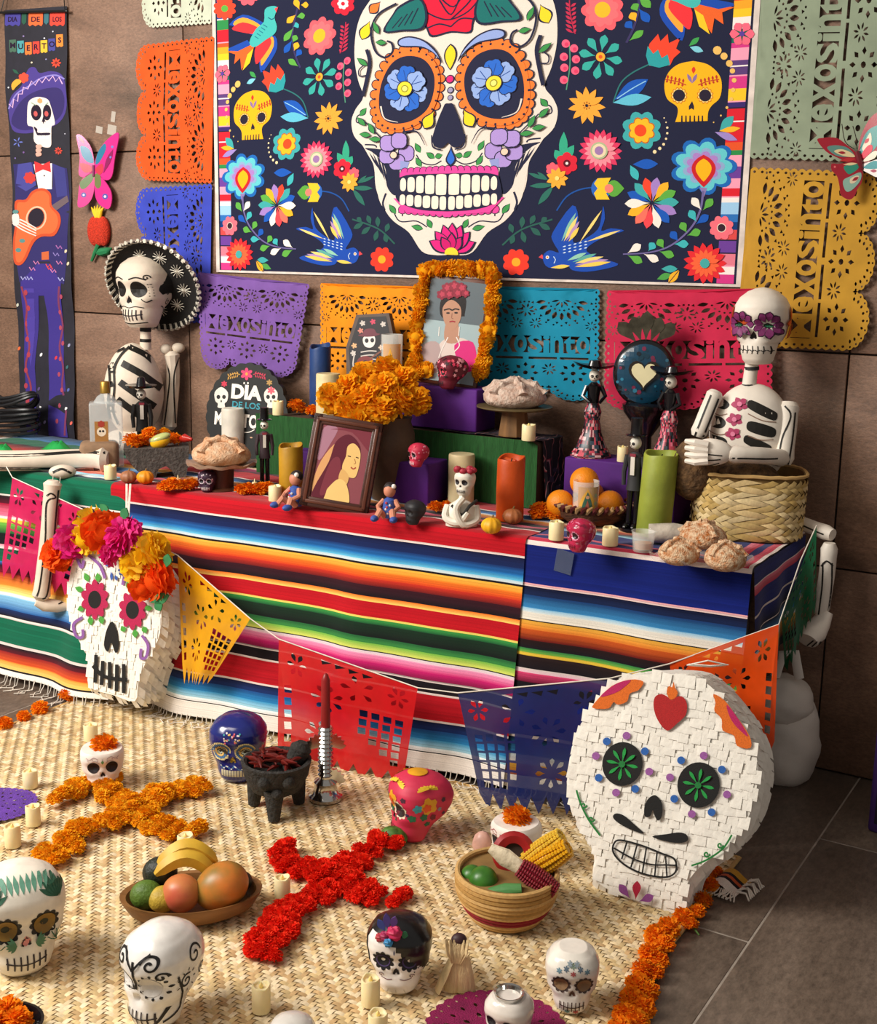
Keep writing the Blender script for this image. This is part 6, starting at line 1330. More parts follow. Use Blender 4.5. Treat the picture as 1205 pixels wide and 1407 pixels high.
# glass with holy picture, upper
VIRG = []
def votive(P, rz, r, h, label):
    t = thing('votive_glass', label, 'glass', P, rz)
    MB().lathe([(r*.95, 0), (r, .004), (r*1.06, h), (r*1.0, h), (r*.94, .008), (0, .008)], 28).build('glass', mat('thin_glass', '#f2f4ee', rough=.05, alpha=.28, var=.01), t)
    A = Art(step=.006); A.p([(-r*.9, h*.06), (r*.9, h*.06), (r*.9, h*.9), (-r*.9, h*.9)], '#cfa67c'); A.p(petal(-r*.15, h*.08, -r*.15, h*.86, r*1.25, 10, .5), '#e8b04a'); A.p(petal(-r*.15, h*.1, -r*.15, h*.8, r*.85, 10, .42), '#3f6a58'); A.p(petal(-r*.15, h*.1, -r*.15, h*.62, r*.42, 8, .45), '#a85a48'); A.c(-r*.15, h*.68, r*.14, '#d8a078')
    for i in range(4): A.c(r*.55, h*(.2+.17*i), r*.17, '#a8b090', n=8)
    def cyl(u, v, o): a_ = u/r; rr = r*(1.0+.06*v/h)+o+.0006; return (rr*math.sin(a_), -rr*math.cos(a_), v)
    A.build('holy_picture', cyl, GLOSS, t); return t
P = Vector((ony(537, 510, YG+.03).x, YG+.035, ZG+.002)); k = mpp(P); votive(P+Vector((0, 0, 0)), facing(P), 14*k, ony(537, 460, P.y).z-ZG, 'tall votive glass with holy picture in front of the coffin picture')
P = tb(803, 722); k = mpp(P); votive(P, facing(P)+.3, 17*k, ony(803, 660, P.y).z-ZT, 'tall votive glass with holy picture in front of the oranges')
# coffin shaped picture
P = Vector((ony(510, 520, YG+.11).x, YG+.1, ZG)); pl = Plane(P, R(6), R(-6), 0); t = thing('coffin_picture', 'black coffin-shaped wooden picture with a painted skeleton', 'picture', P, rot=pl.rot)
def q(px, py): return pl.uv(260+px*.256, 360+py*.256)
out = [q(*p) for p in ((905, 285), (1080, 275), (1105, 400), (1060, 700), (865, 720), (850, 460))]; out[3] = (out[3][0], 0); out[4] = (out[4][0], 0)
inn = [q(*p) for p in ((920, 300), (1065, 292), (1088, 405), (1050, 690), (880, 700), (866, 465))]
MB().prism(out, -.012, .012).build('coffin_board', mat('taupe_wood', '#5a4a42', rough=.6, var=.15), t, smooth=False)
A = Art(); A.p(inn, '#17151c')
def qa(f, *p): return [q(*x) for x in f]
A.p([q(*p) for p in smooth([(945, 405), (975, 390), (1005, 402), (1005, 440), (985, 460), (955, 455), (942, 430)], 4, True)], '#e8e2dc'); A.p([q(*p) for p in circ(962, 423, 10, 12)], '#17151c'); A.p([q(*p) for p in circ(992, 421, 10, 12)], '#17151c'); A.p([q(*p) for p in smooth([(915, 395), (940, 385), (955, 362), (1000, 360), (1015, 382), (1035, 388), (1000, 400), (950, 402)], 3, True)], '#6a2a3a')
for (x, y, c) in ((940, 330, '#c8c0b8'), (995, 322, '#c83a5a'), (1050, 335, '#c8c0b8'), (930, 370, '#c87a6a'), (895, 450, '#d8a878'), (1040, 460, '#d8c0a8'), (890, 490, '#c8c0b8')): A.p([q(*p) for p in rosette(x, y, 8, 16, 5)], c)
for i in range(4): A.l([q(930, 485+i*22), q(975, 478+i*22), q(1015, 480+i*22)], .004, '#c8c0b8')
A.l([q(900, 480), q(890, 560), q(930, 600)], .005, '#c8c0b8'); A.p([q(*p) for p in circ(955, 540, 45, 35)], '#7a2a2c'); A.p([q(*p) for p in circ(955, 540, 12, 12)], '#17151c'); A.l([q(980, 520), q(1040, 480)], .006, '#7a4a3a')
A.build('painted_skeleton', lambda u, v, o: (u, -.0125-o, v), PAINT, t)
# round sign
P = Vector((ony(345, 600, 3.50).x, 3.50, ZT)); pl = Plane(P, 0, R(-8), 0); t = thing('round_sign', 'round black sign with DIA DE LOS MUERTOS lettering and skulls', 'sign', P, rot=pl.rot)
cc = pl.uv(340, 572); rr = (pl.uv(399, 572)[0]-pl.uv(288, 572)[0])/2; cc = (cc[0]+.0, rr)
MB().prism(rosette(cc[0], cc[1], rr*.985, rr*1.02, 26, 4), -.01, .01).build('sign_board', mat('chalkboard_black', '#1a1c1b', rough=.6), t)
def q(px, py): return pl.uv(260+px*.256, 360+py*.256)
sc = rr/((pl.uv(399, 572)[0]-pl.uv(288, 572)[0])/2)
A = Art()
def tx(s, px, py, hpx, c, wpx, b=.02): u, v = q(px, py); h_ = abs(q(px, py-hpx/2)[1]-q(px, py+hpx/2)[1]); w__ = abs(q(px+wpx/2, py)[0]-q(px-wpx/2, py)[0]); A.text(s, u, v, h_, c, b, w__)
tx('DIA', 318, 700, 80, '#efe9dd', 165, .05); tx('DE LOS', 315, 770, 34, '#2f8fa0', 150, .02); tx('MUERTOS', 275, 850, 74, '#efe9dd', 262, .04)
for x in (305, 325): A.c(*q(x, 651), .004, '#efe9dd', n=8)
for (x0, x1) in ((235, 260), (262, 262)): pass
A.p([q(*p) for p in rosette(318, 602, 18, 34, 6)], '#d83a6a'); A.c(*q(318, 602), .006, '#f0a040'); A.p([q(*p) for p in rosette(198, 655, 9, 17, 6)], '#c8304a'); A.p([q(*p) for p in rosette(440, 648, 9, 17, 6)], '#b08a4a')
for s, c in ((-1, '#b98a3c'), (1, '#b8304a')):
    A.l([q(318+s*35, 605), q(318+s*70, 600), q(318+s*100, 622)], .003, c)
    for i in range(5): x = 318+s*(45+i*12); A.p([q(*p) for p in petal(x, 604+i*3, x+s*8, 588+i*3, 7)], c); A.p([q(*p) for p in petal(x, 604+i*3, x+s*8, 622+i*3, 7)], c)
for cx in (182, 448):
    A.p([q(*p) for p in smooth([(cx-35, 700), (cx, 672), (cx+35, 700), (cx+32, 745), (cx+18, 760), (cx+18, 782), (cx-18, 782), (cx-18, 760), (cx-32, 745)], 3, True)], '#e6ded2')
    for s in (-1, 1): A.p([q(*p) for p in circ(cx+s*15, 725, 10, 11)], '#1a1c1b')
    A.p([q(*p) for p in circ(cx, 748, 4, 6)], '#1a1c1b')
A.p([q(*p) for p in rosette(450, 690, 12, 22, 6)], '#d85a6a'); A.l([q(230, 905), q(320, 915), q(360, 900)], .003, '#efe9dd'); tx('. .', 320, 940, 8, '#c8a080', 60)
A.build('painted_lettering', lambda u, v, o: (u, -.0105-o, v), PAINT, t)
# portrait in a marigold garland
P = Vector((ony(620, 520, YG+.075).x, YG+.08, ZP)); pl = Plane(P, R(14), R(-10), R(5)); t = thing('garlanded_portrait', 'framed portrait of a woman with pink flowers in her hair, edged with a marigold garland', 'picture', P, rot=pl.rot)
def q(px, py): return pl.uv(540+px*.2842, 350+py*.2842)
quad = [q(*p) for p in ((178, 112), (458, 118), (412, 560), (130, 575))]; zb = .012
x0, x1, z1 = (quad[0][0]+quad[3][0])/2, (quad[1][0]+quad[2][0])/2, quad[0][1]
MB().rbox(x0-.012, x1+.012, -.008, .008, 0, z1+.012, .003).build('picture_board', mat('walnut_ridge'), t)
A = Art(); A.p([(x0, zb), (x1, zb), (x1, z1), (x0, z1)], '#5f6b72'); zmid = q(300, 330)[1]; A.p([(x0, zb), (x1, zb), (x1, zmid), (x0, zmid)], '#9fb4b8')
def qp(pts, c, n=4): A.p([q(*p) for p in smooth(pts, n, True)], c)
qp([(238, 215), (300, 185), (355, 210), (350, 290), (340, 300), (240, 305)], '#1d1718'); qp([(190, 500), (240, 420), (300, 400), (380, 430), (400, 560), (180, 570)], '#d8c8c0'); qp([(300, 440), (390, 425), (405, 545), (340, 560)], '#d42a7a'); qp([(150, 440), (225, 430), (230, 560), (140, 560)], '#b09a98')
qp([(262, 330), (315, 330), (320, 420), (255, 420)], '#b88a72'); qp([(244, 260), (285, 220), (330, 255), (328, 320), (290, 370), (255, 335)], '#b98a70')
for (x, y, r) in ((240, 195, 26), (265, 165, 28), (300, 155, 28), (335, 165, 28), (355, 190, 20), (315, 190, 24), (275, 195, 24)): A.p([q(*p) for p in rosette(x, y, r*.75, r, 6)], '#8a2038'); A.p([q(*p) for p in rosette(x+3, y-2, r*.35, r*.55, 5)], '#b83a52')
A.l([q(250, 270), q(275, 264), q(290, 270), q(305, 264), q(325, 268)], .0045, '#1d1718'); A.p([q(*p) for p in circ(270, 284, 9, 4)], '#1d1718'); A.p([q(*p) for p in circ(309, 283, 9, 4)], '#1d1718'); A.l([q(290, 285), q(288, 308), q(296, 311)], .002, '#8a5a48'); A.l([q(277, 327), q(291, 324), q(305, 327)], .0045, '#9a3038')
for s in (228, 325): A.l([q(s, 350), q(s-3, 395)], .003, '#e8e4dc')
A.l([q(270, 400), q(240, 460), q(225, 500)], .0035, '#e8e0d8'); A.l([q(310, 400), q(325, 440), q(300, 470)], .0035, '#e8e0d8')
A.build('portrait_print', lambda u, v, o: (u, -.0085-o, v), mat('photo_print'), t)
# blooms of the garland (parts)
pts = [(130, 560), (118, 510), (112, 455), (118, 400), (125, 345), (135, 290), (138, 235), (142, 180), (150, 128), (160, 85), (200, 72), (245, 72), (290, 68), (335, 70), (380, 72), (425, 74), (465, 80), (490, 115), (492, 165), (485, 215), (478, 265), (472, 315), (465, 365), (458, 415), (450, 465), (442, 515), (430, 560), (405, 575), (165, 560), (105, 540)]
for i, p in enumerate(pts): u, v = q(*p); bloom(FL_O, (u, -.012, v), .030, t, 'marigold_bloom', seed=i, tilt=(1.2, .3*math.sin(i), i))
# oranges in a dark basket
P = tb(800, 722); P = Vector((P.x, P.y+.07, ZT)); g = Loc(P, 800, 712); k = g.k
t = thing('wicker_bowl', 'dark braided wicker bowl holding oranges', 'basket', P, g.rz); rb = 56*k; hb_ = .062
MB().lathe([(rb*.6, 0), (rb*.85, hb_*.35), (rb*.95, hb_*.8), (rb*.92, hb_*.82), (rb*.8, hb_*.4), (rb*.55, .012), (0, .012)], 36).build('wicker_body', mat('dark_wicker', '#6a4024', rough=.8, var=.35, scale=30, bump=.8, bscale=60, stretch=(1, 1, 5)), t)
n = 44
for i in range(n):
    a_ = 2*PI*i/n; MB().color('#5a1c1c' if i % 2 else '#b08a5a').tube([(rb*.92*math.cos(a_), rb*.92*math.sin(a_), hb_*.72), (rb*1.0*math.cos(a_+.06), rb*1.0*math.sin(a_+.06), hb_*.92), (rb*.9*math.cos(a_+.13), rb*.9*math.sin(a_+.13), hb_*1.0)], [.005, .0075, .005], 6).build('rim_braid', None, t)
ORG = mat('orange_peel', '#f08c0e', rough=.42, var=.06, bump=.25, bscale=260)
def orange(px, py, r, y, lb):
    q_ = t.matrix_basis @ Vector((g.xz(px, py)[0], y, g.xz(px, py)[1])); o = thing('orange', lb, 'orange', q_, 0, 'oranges in the wicker bowl'); MB().ball((0, 0, 0), r*k, 24, 16).build('peel', ORG, o); MB().color('#5a7a2a').lathe([(.0, r*k*.985), (.004, r*k*.99), (.003, r*k*1.01), (0, r*k*1.015)], 6).build('stem_button', None, o)
orange(803, 662, 20, .0, 'orange on top of the others in the wicker bowl'); orange(770, 690, 19, -.02, 'orange at the left in the wicker bowl'); orange(838, 692, 19, -.01, 'orange at the right in the wicker bowl'); orange(803, 698, 18, -.055, 'orange behind the votive glass in the wicker bowl'); orange(812, 684, 18, .06, 'orange half hidden at the back of the wicker bowl')

# ================================================================ skulls, figures and breads on the table
def paint_mat(col, gloss=False, **kw): return mat(('gloss_' if gloss else 'matt_')+col.strip('#'), col, rough=.2 if gloss else .55, coat=.4 if gloss else 0, var=.08, **kw)
def tskull(px, py, hpx, col, label, turn=0., z=ZT, gloss=False, **kw):
    kw.setdefault('wide', 1.12)
    P = onz(px, py, z); k = mpp(P); return skull('skull_ornament', label, P, hpx*k, facing(P)+turn, paint_mat(col, gloss), **kw)
def dots(cs, n=26, seed=0, r=.035):
    def f(A, h):
        rnd = random.Random(seed)
        for i in range(n):
            x, z = rnd.uniform(-.34, .34), rnd.uniform(.3, .92); c = rnd.choice(cs)
            if abs(abs(x)-.155) < .12 and abs(z-.5) < .12: continue
            A.p(rosette(x*h, z*h, r*.5*h, r*h, 5, 4), c)
    return f
tskull(285, 675, 30, '#3a2238', 'small dark purple skull ornament left of the bread stand', -.3, eye=('#120c12', '#d8c8d0'), tooth='#e8dcd8', nose='#120c12', deco=dots(['#b888a8', '#e8d8e0'], 14))
tskull(618, 534, 46, '#6a1428', 'dark red flower-painted skull in front of the garlanded portrait', -1.2, ZP, eye=('#1a0c10', '#d8405a'), deco=dots(['#d83a5a', '#f08a98', '#2a1418'], 22, 1, .05), side=lambda A, h: dots(['#d83a5a', '#e8586a', '#f0a0a8', '#2a1418'], 36, 2, .055)(A, h), deep=1.15)
tskull(574, 641, 33, '#c22a48', 'small pink-red skull on the small purple box', -1.05, ZS, eye=('#1a0c10', '#e89aa8'), tooth='#f4d8dc', deco=dots(['#f0a0b0', '#e8586a'], 16, 3), side=lambda A, h: dots(['#f0a0b0'], 12, 3)(A, h))
tskull(569, 720, 34, '#232125', 'small black skull ornament on the table edge', -1.0, gloss=False, eye=('#0c0a0c', None), tooth='#0c0a0c')
tskull(796, 757, 46, '#b81f48', 'glossy pink skull between two tealights on the table edge', -.95, gloss=True, eye=('#2a0a14', '#e08aa8'), tooth='#5a0f24', deco=dots(['#e07a9a', '#8a1a3a', '#d8486a'], 22, 4), side=lambda A, h: dots(['#e07a9a', '#8a1a3a'], 24, 5)(A, h), decmat=GLOSS)
BKM = mat('black_ceramic', '#121014', rough=.22, coat=.3, var=.06); BONEM = mat('ivory_resin', '#e6dfd0', rough=.45, var=.06)
SEQ = mat('sequin_skirt', None, rough=.35, var=.2, scale=300)
def head(t, q, r, turn=0., hat=None):
    """small skull head: cranium, eyes, nose"""
    b = MB().ball(tuple(q), (r, r*1.05, r*1.25), 16, 12, fn=lambda d: 1-.22*max(0, -d.z-.1)).build('skull_head', BONEM, t); M = Matrix.Translation(Vector(q)) @ Matrix.Rotation(turn, 4, 'Z')
    A = Art(); A.c(-.4*r, .05*r, .28*r, '#1a1416', n=10); A.c(.4*r, .05*r, .28*r, '#1a1416', n=10); A.c(0, -.32*r, .1*r, '#1a1416', .18*r, n=6); A.l([(-.35*r, -.68*r), (.35*r, -.68*r)], .09*r, '#1a1416', sm=False)
    bv = BVHTree.FromPolygons([(M.inverted() @ v.co) for v in b.data.vertices], [tuple(p.vertices) for p in b.data.polygons]); f0 = project(bv)
    def f(u, v, o): p = f0(u, v, o); return tuple(M @ Vector(p)) if p is not None else None
    A.build('painted_face', f, PAINT, b, eps=.0004, step=.2*r); return b
def catrin(px, py, top, w_, label, suit, hatk='top', turn=0., z=ZT, base=True, Y=None):
    P = onz(px, py, z) if Y is None else Vector((ony(px, py, Y).x, Y, z)); g = Loc(P, px, py); k = g.k; H = g.xz(px, top)[1]; t = thing('gentleman_skeleton_figure', label, 'figurine', P, g.rz+turn)
    sm = paint_mat(suit, False); s = w_*k
    for sx in (-1, 1): MB().tube([(sx*s*.13, 0, .008), (sx*s*.12, 0, H*.22), (sx*s*.11, 0, H*.43)], [s*.11, s*.10, s*.12], 10).build('leg', BKM, t); MB().ball((sx*s*.14, -s*.12, .012), (s*.12, s*.24, .012), 10, 6).build('shoe', BKM, t)
    MB().tube([(0, 0, H*.36), (0, 0, H*.42), (0, 0, H*.54), (0, 0, H*.66), (0, 0, H*.70)], [s*.27, s*.24, s*.22, s*.27, s*.12], 14, flat=.7).build('jacket', sm, t)
    A = MB().color('#d8d0c4').box(-s*.07, s*.07, -s*.215, -s*.18, H*.5, H*.68).build('shirt_front', None, t, smooth=False)
    MB().color('#8a2a3a').box(-s*.1, s*.1, -s*.23, -s*.19, H*.665, H*.69).build('bow_tie', None, t, smooth=False)
    for sx in (-1, 1): MB().tube([(sx*s*.27, 0, H*.665), (sx*s*.36, -s*.02, H*.52), (sx*s*.33, -s*.08, H*.40)], [s*.10, s*.085, s*.07], 8).build('arm', sm, t)
    head(t, (0, -s*.03, H*.775), s*.19, R(-25))
    if hatk == 'top': MB().lathe([(s*.33, H*.845), (s*.34, H*.852), (s*.2, H*.86), (s*.19, H*.985), (s*.2, H), (0, H)], 18).build('top_hat', BKM, t)
    else: MB().lathe([(s*.1, H*.84), (s*.55, H*.86), (s*.62, H*.885), (s*.5, H*.88), (s*.2, H*.88), (s*.14, H*.97), (0, H*.985)], 20).build('wide_hat', BKM, t)
    if base: MB().lathe([(s*.42, 0), (s*.42, .008), (0, .008)], 18).build('base_disc', BKM, t)
    return t
catrin(364, 668, 560, 30, 'slim gentleman skeleton figure in a dark suit beside the round sign', '#3a2a30', 'top')
catrin(868, 728, 574, 42, 'tall gentleman skeleton figure in a grey suit and black top hat', '#2e2e30', 'top', turn=-.4)
catrin(196, 604, 515, 34, 'small skeleton figure in a white-trimmed wide hat before the seated skeleton', '#1c1a1a', 'wide', Y=tb(185, 622).y-.14)
def catrina(px, py, top, label, turn, cols, z, Y=None):
    P = onz(px, py, z)
    if Y: P = Vector((ony(px, py, Y).x, Y, z))
    g = Loc(P, px, py); k = g.k; H = g.xz(px, top)[1]; t = thing('lady_skeleton_figure', label, 'figurine', P, g.rz+turn); s = H*.36
    rnd = random.Random(px); mb = MB()
    prof = [(s*.55, 0), (s*.56, H*.02), (s*.42, H*.1), (s*.26, H*.25), (s*.2, H*.38), (s*.24, H*.46), (s*.15, H*.55)]
    prof = [(r0+(r1-r0)*j/4, z0+(z1-z0)*j/4) for (r0, z0), (r1, z1) in zip(prof, prof[1:]) for j in range(4)]+[prof[-1]]; mb.lathe(prof, 40, fn=lambda p: (p[0]*(1+.06*math.sin(9*math.atan2(p[1], p[0]))), p[1], p[2])); mb.anyc = True; mb.c = [lin(rnd.choice(cols)) for _ in mb.f]; mb.build('patterned_gown', SEQ, t)
    MB().tube([(0, 0, H*.52), (0, 0, H*.62), (0, 0, H*.72), (0, 0, H*.76)], [s*.15, s*.17, s*.2, s*.08], 12, flat=.75).build('bodice', BKM, t)
    for sx in (-1, 1): MB().tube([(sx*s*.2, 0, H*.72), (sx*s*.32, -s*.05, H*.62), (sx*s*.14, -s*.22, H*.56)], [s*.07, s*.06, s*.045], 8).build('arm', BKM, t)
    head(t, (0, -s*.02, H*.82), s*.16, -.2)
    MB().lathe([(s*.1, H*.885), (s*.5, H*.9), (s*.62, H*.93), (s*.48, H*.925), (s*.2, H*.92), (s*.15, H*.975), (0, H*.985)], 24, fn=lambda p: (p[0], p[1]*.8, p[2]+.012*(p[0]/(s*.62))**2*(1 if p[0] < 0 else .6))).build('feathered_hat', BKM, t)
    return t
GC = ['#2a2a30', '#7a2a3a', '#c84a5a', '#3a4a58', '#d8a8a8', '#16141a']
catrina(812, 627, 492, 'lady skeleton figure in a dark patterned gown left of the heart ornament', .2, GC, ZR)
catrina(917, 622, 500, 'lady skeleton figure in a pink patterned gown right of the heart ornament', -.5, GC+['#e8788a', '#d84a6a'], ZR, 3.49)
# heart ornament
P = Vector((ony(887, 600, 3.555).x, 3.555, ZR)); g = Loc(P, 887, 630); k = g.k; t = thing('flaming_heart_ornament', 'round black and blue ceramic ornament with a cream heart and grey flame crown', 'ornament', P, g.rz)
z1 = g.xz(885, 560)[1]; MB().lathe([(20*k, 0), (22*k, .006), (9*k, .02), (8*k, z1*.45), (20*k, z1*.7), (32*k, z1*.92), (34*k, z1*1.06), (28*k, z1*1.1), (0, z1*1.08)], 28).build('funnel_pedestal', mat('black_ceramic'), t)
c = g.xz(885, 513); MB().ball((c[0], 0, c[1]), (42*k, 14*k, 46*k), 30, 18).build('round_body', BKM, t); bd = t.children[-1]
A = Art(); A.c(c[0], c[1], 36*k, '#123f58', 40*k, 28)
rnd = random.Random(3)
for i in range(40): a_ = rnd.uniform(0, 6.28); r_ = rnd.uniform(20, 38)*k; A.c(c[0]+r_*math.cos(a_), c[1]+r_*1.05*math.sin(a_), rnd.uniform(1.5, 3.5)*k, rnd.choice(['#16202a', '#2f7a98', '#7a2a48', '#12384a']), n=7)
def heart(cx, cy, r, n=28): return [(cx+r*(16*math.sin(t)**3)/16, cy+r*(13*math.cos(t)-5*math.cos(2*t)-2*math.cos(3*t)-math.cos(4*t))/15) for t in [2*PI*i/n for i in range(n)]]
A.build('speckled_glaze', project(bvh_of(bd)), GLOSS, bd, eps=.0005, step=6*k)
MB().color('#2a2118').prism(heart(c[0], c[1]+1*k, 21*k), -.034, -.02).build('heart_border', GLOSS, t)
MB().color('#efe6b8').prism(heart(c[0], c[1]+1*k, 17*k), -.038, -.03).build('cream_heart', GLOSS, t)
for i in range(5):
    a_ = (-.9+.45*i); b0 = (c[0]+a_*8*k, c[1]+36*k); tip = (c[0]+a_*42*k, c[1]+(84-abs(a_)*18)*k)
    MB().prism(petal(b0[0], b0[1], tip[0], tip[1], 19*k, 8, .74), -.006+.003*abs(a_), .006).build('flame_leaf', mat('pewter', '#5a5546', rough=.45, metal=.5, var=.25, scale=40), t, smooth=False)
# rag dolls
def doll(px, py, hpx, label, turn, pose=1):
    P = tb(px, py); k = mpp(P)*hpx/46; t = thing('clay_doll', label, 'doll', P, facing(P)+turn)
    SK = '#c98266'; B = '#3c58a8'
    MB().color(B).tube([(0, 0, 2*k), (0, 0, 12*k), (0, 0, 24*k), (0, 0, 27*k)], [8*k, 9*k, 7*k, 3*k], 12).build('dress', None, t)
    for i in range(6): MB().color(['#e8e0d8', '#c83a4a'][i % 2]).ball((3*k*math.sin(i*2), -8*k, (8+i*2.6)*k), 1.6*k, 6, 4).build('painted_flower', None, t)
    for sx in (-1, 1):
        MB().color(SK).tube([(sx*5*k, -4*k, 4*k), (sx*8*k, -14*k, 12*k), (sx*11*k, -20*k, 3*k)], [4.2*k, 4*k, 3.6*k], 8).build('leg', None, t); MB().color('#3a54a0').ball((sx*12*k, -22*k, 4*k), (5*k, 7*k, 4*k), 10, 6).build('shoe', None, t)
        MB().color(SK).tube([(sx*7*k, 0, 23*k), (sx*13*k, -5*k, 16*k), (sx*9*k, -13*k, 12*k)], [3.4*k, 3*k, 2.6*k], 8).build('arm', None, t)
    MB().color(SK).ball((0, 0, 35*k), (7.5*k, 7.5*k, 8.5*k), 14, 10).build('face', None, t); MB().color('#221a1c').ball((0, 2*k, 38*k), (8*k, 8*k, 7.5*k), 14, 10).build('hair', None, t)
    A = MB().color('#f0e8e0').ball((6*k, -3*k, 41*k), 3*k, 8, 6).build('hair_bow', None, t)
doll(406, 697, 52, 'seated clay doll in blue left of the photo frame', -.9); doll(535, 713, 52, 'seated clay doll in blue right of the photo frame', -.3)
# skeleton bust with rose crown
P = tb(634, 722); g = Loc(P, 634, 722); k = g.k; t = thing('skeleton_bust', 'cream skeleton bust with red rose crown and crossed arms', 'figurine', P, g.rz)
MB().tube([(0, 0, 0), (0, 0, 14*k), (0, 0, 28*k), (0, 0, 36*k)], [22*k, 22*k, 19*k, 7*k], 18, flat=.6).build('chest', BONEM, t)
for sx, pts in ((-1, [(-19, 0, 28), (-22, -8, 12), (-4, -15, 7), (8, -15, 22)]), (1, [(19, 0, 28), (21, -8, 10), (2, -17, 5), (-8, -16, 26), (2, -14, 42)])): MB().tube([(x*k, y*k, z*k) for x, y, z in smooth(pts, 4)], 5*k, 8).build('arm', BONEM, t)
MB().tube([(0, 0, 34*k), (2*k, 0, 50*k)], 5*k, 8).build('neck', BONEM, t)
skull('skull_head', None, (3*k, 0, 43*k), 36*k, -.5, BONEM, parent=t, teeth=True)
for i in range(7): a_ = i*.9; MB().color('#a8283a').ball((3*k+11*k*math.cos(a_), 4*k*math.sin(a_)-5*k, (78+2*math.sin(i*2))*k), (5.5*k, 4.5*k, 4*k), 10, 6, fn=lambda d: 1+.2*math.sin(7*d.x)*math.sin(6*d.z)).build('crown_rose', None, t)
mb = MB().color('#2a2a28').tube([(x*k, y*k, z*k) for x, y, z in smooth([(-14, -10, 30), (0, -16, 18), (10, -16, 30), (20, -4, 36)], 5)], 2.2*k, 6); mb.build('dark_garland', None, t)
# woven basket with loaves
P = tb(1003, 744); P = Vector((P.x, P.y+.135, ZT)); g = Loc(P, 1003, 744); k = g.k; H = 88*k; rx = 74*k; ry = .125
t = thing('woven_palm_basket', 'square-cornered plaited palm basket in front of the flower-eyed skeleton', 'basket', P, g.rz+R(6))
def sq(a_, s=1.): c_, s_ = math.cos(a_), math.sin(a_); e = .62; return (rx*s*math.copysign(abs(c_)**e, c_), ry*s*math.copysign(abs(s_)**e, s_))
MB().grid(lambda u, v: (*sq(u*2*PI, .95+.03*v), H*v*.985), 48, 4, cu=True).build('basket_lining', mat('basket_lining', '#8a6a3a', rough=.9), t)
MB().grid(lambda u, v: (*sq(u*2*PI, .95*v), .004), 48, 3, cu=True).build('basket_bottom', mat('basket_lining'), t)
mb = MB(); nA = 58
def bw_(u, v, h):
    a_ = (u-v)/nA*2*PI; z = (u+v-nA)*H/22.
    if z < -.002 or z > H*1.03: return None
    x, y = sq(a_, .985+.03*z/H); n_ = Vector((x, y, 0)).normalized(); return (x+n_.x*h, y+n_.y*h, max(0.001, z))
weave(mb, nA*2, nA*2, lambda u, v, h: bw_(u, v, h) if 0 <= (u-v)+nA/2+.01 <= nA+.02 else None, ['#e0c48c', '#d6b878', '#cbaa66', '#e8d09c'], .004, gap=.95, rnd=random.Random(6)); mb.build('plaited_strips', STRAW, t, kind='stuff', fix=False)
MB().tube([(*sq(2*PI*i/48, 1.015), H+.001*math.sin(i*3)) for i in range(49)], .0055, 6).build('rim_band', mat('straw_edge'), t)
LOAF = mat('brown_loaf', '#6f5233', rough=.9, var=.35, scale=50, bump=.8, bscale=90, col2='#3f2c1a')
for i, (px, py, r, y, lb) in enumerate(((956, 640, (34, 30, 42), -.07, 'dark brown loaf at the left in the woven basket'), (994, 616, (26, 26, 26), .03, 'smooth brown loaf at the back of the woven basket'), (1022, 655, (48, 34, 27), -.05, 'large brown loaf at the right in the woven basket'))):
    q = Matrix.Translation(P) @ Matrix.Rotation(g.rz, 4, 'Z') @ Vector((g.xz(px, py)[0], y, g.xz(px, py)[1])); o = MB().ball((0, 0, 0), tuple(x*k for x in r), 26, 16, fn=lambda d: 1+.07*mnoise.noise(d*2.5+Vector((i, 0, 0)))).build('loaf', LOAF); o.location = q; o.rotation_euler = (0, 0, g.rz); tag(o, lb, 'bread', 'loaves in the woven basket')
# sugared breads in plastic
for (px, py, w_, h_, dz, lb) in ((929, 775, 62, 34, .004, 'sugared bun at the front left of the bread pile'), (993, 783, 62, 38, .004, 'sugared bun at the front right of the bread pile'), (963, 752, 70, 34, .022, 'largest sugared bun on top at the back of the bread pile')):
    P = onz(px, py, ZT+dz); k = mpp(P); bread(P+Vector((-.005, .03, 0)), w_*k, h_*k*.92, facing(P)+px*.1, SUGAR3, lb, 3)
P = tb(915, 752); k = mpp(P); o = MB().tube([(-30*k, .03, 14*k), (0, 0, 15*k), (28*k, -.02, 14*k)], [13*k, 15*k, 11*k], 14).build('wrapped_roll', mat('pale_wrapper', '#cfc4b4', rough=.5, var=.15, bump=.4, bscale=40)); o.location = P+Vector((0, .05, 0)); o.rotation_euler = (0, 0, facing(P)+.5); tag(o, 'bread roll in pale paper behind the sugared buns', 'bread')
P = tb(962, 778); k = mpp(P); rr = 72*k
o = MB().grid(lambda u, v: (rr*v*math.cos(u*2*PI), rr*.62*v*math.sin(u*2*PI), .003+max(0, v-.7)*.05*(1+.6*math.sin(u*40))), 60, 8, cu=True).build('plastic_wrap', mat('clear_plastic', '#f0ece6', rough=.08, alpha=.3, var=.02)); o.location = P+Vector((-.01, .03, 0)); o.rotation_euler = (0, 0, facing(P)); tag(o, 'crumpled clear plastic wrap under the sugared buns', 'wrapping')
# square glass with candle
P = tb(883, 757); k = mpp(P); t = thing('tealight_glass', 'short clear glass with peach wax right of the green candle', 'glass', P, facing(P))
MB().lathe([(13*k, 0), (14*k, .003), (16*k, 26*k), (17*k, 28*k), (15*k, 28*k), (13*k, .006), (0, .006)], 24).build('glass_cup', mat('thin_glass'), t); MB().lathe([(11*k, .007), (12*k, 12*k), (0, 12*k)], 20).build('peach_wax', mat('peach_wax', '#d89a78', rough=.4), t)
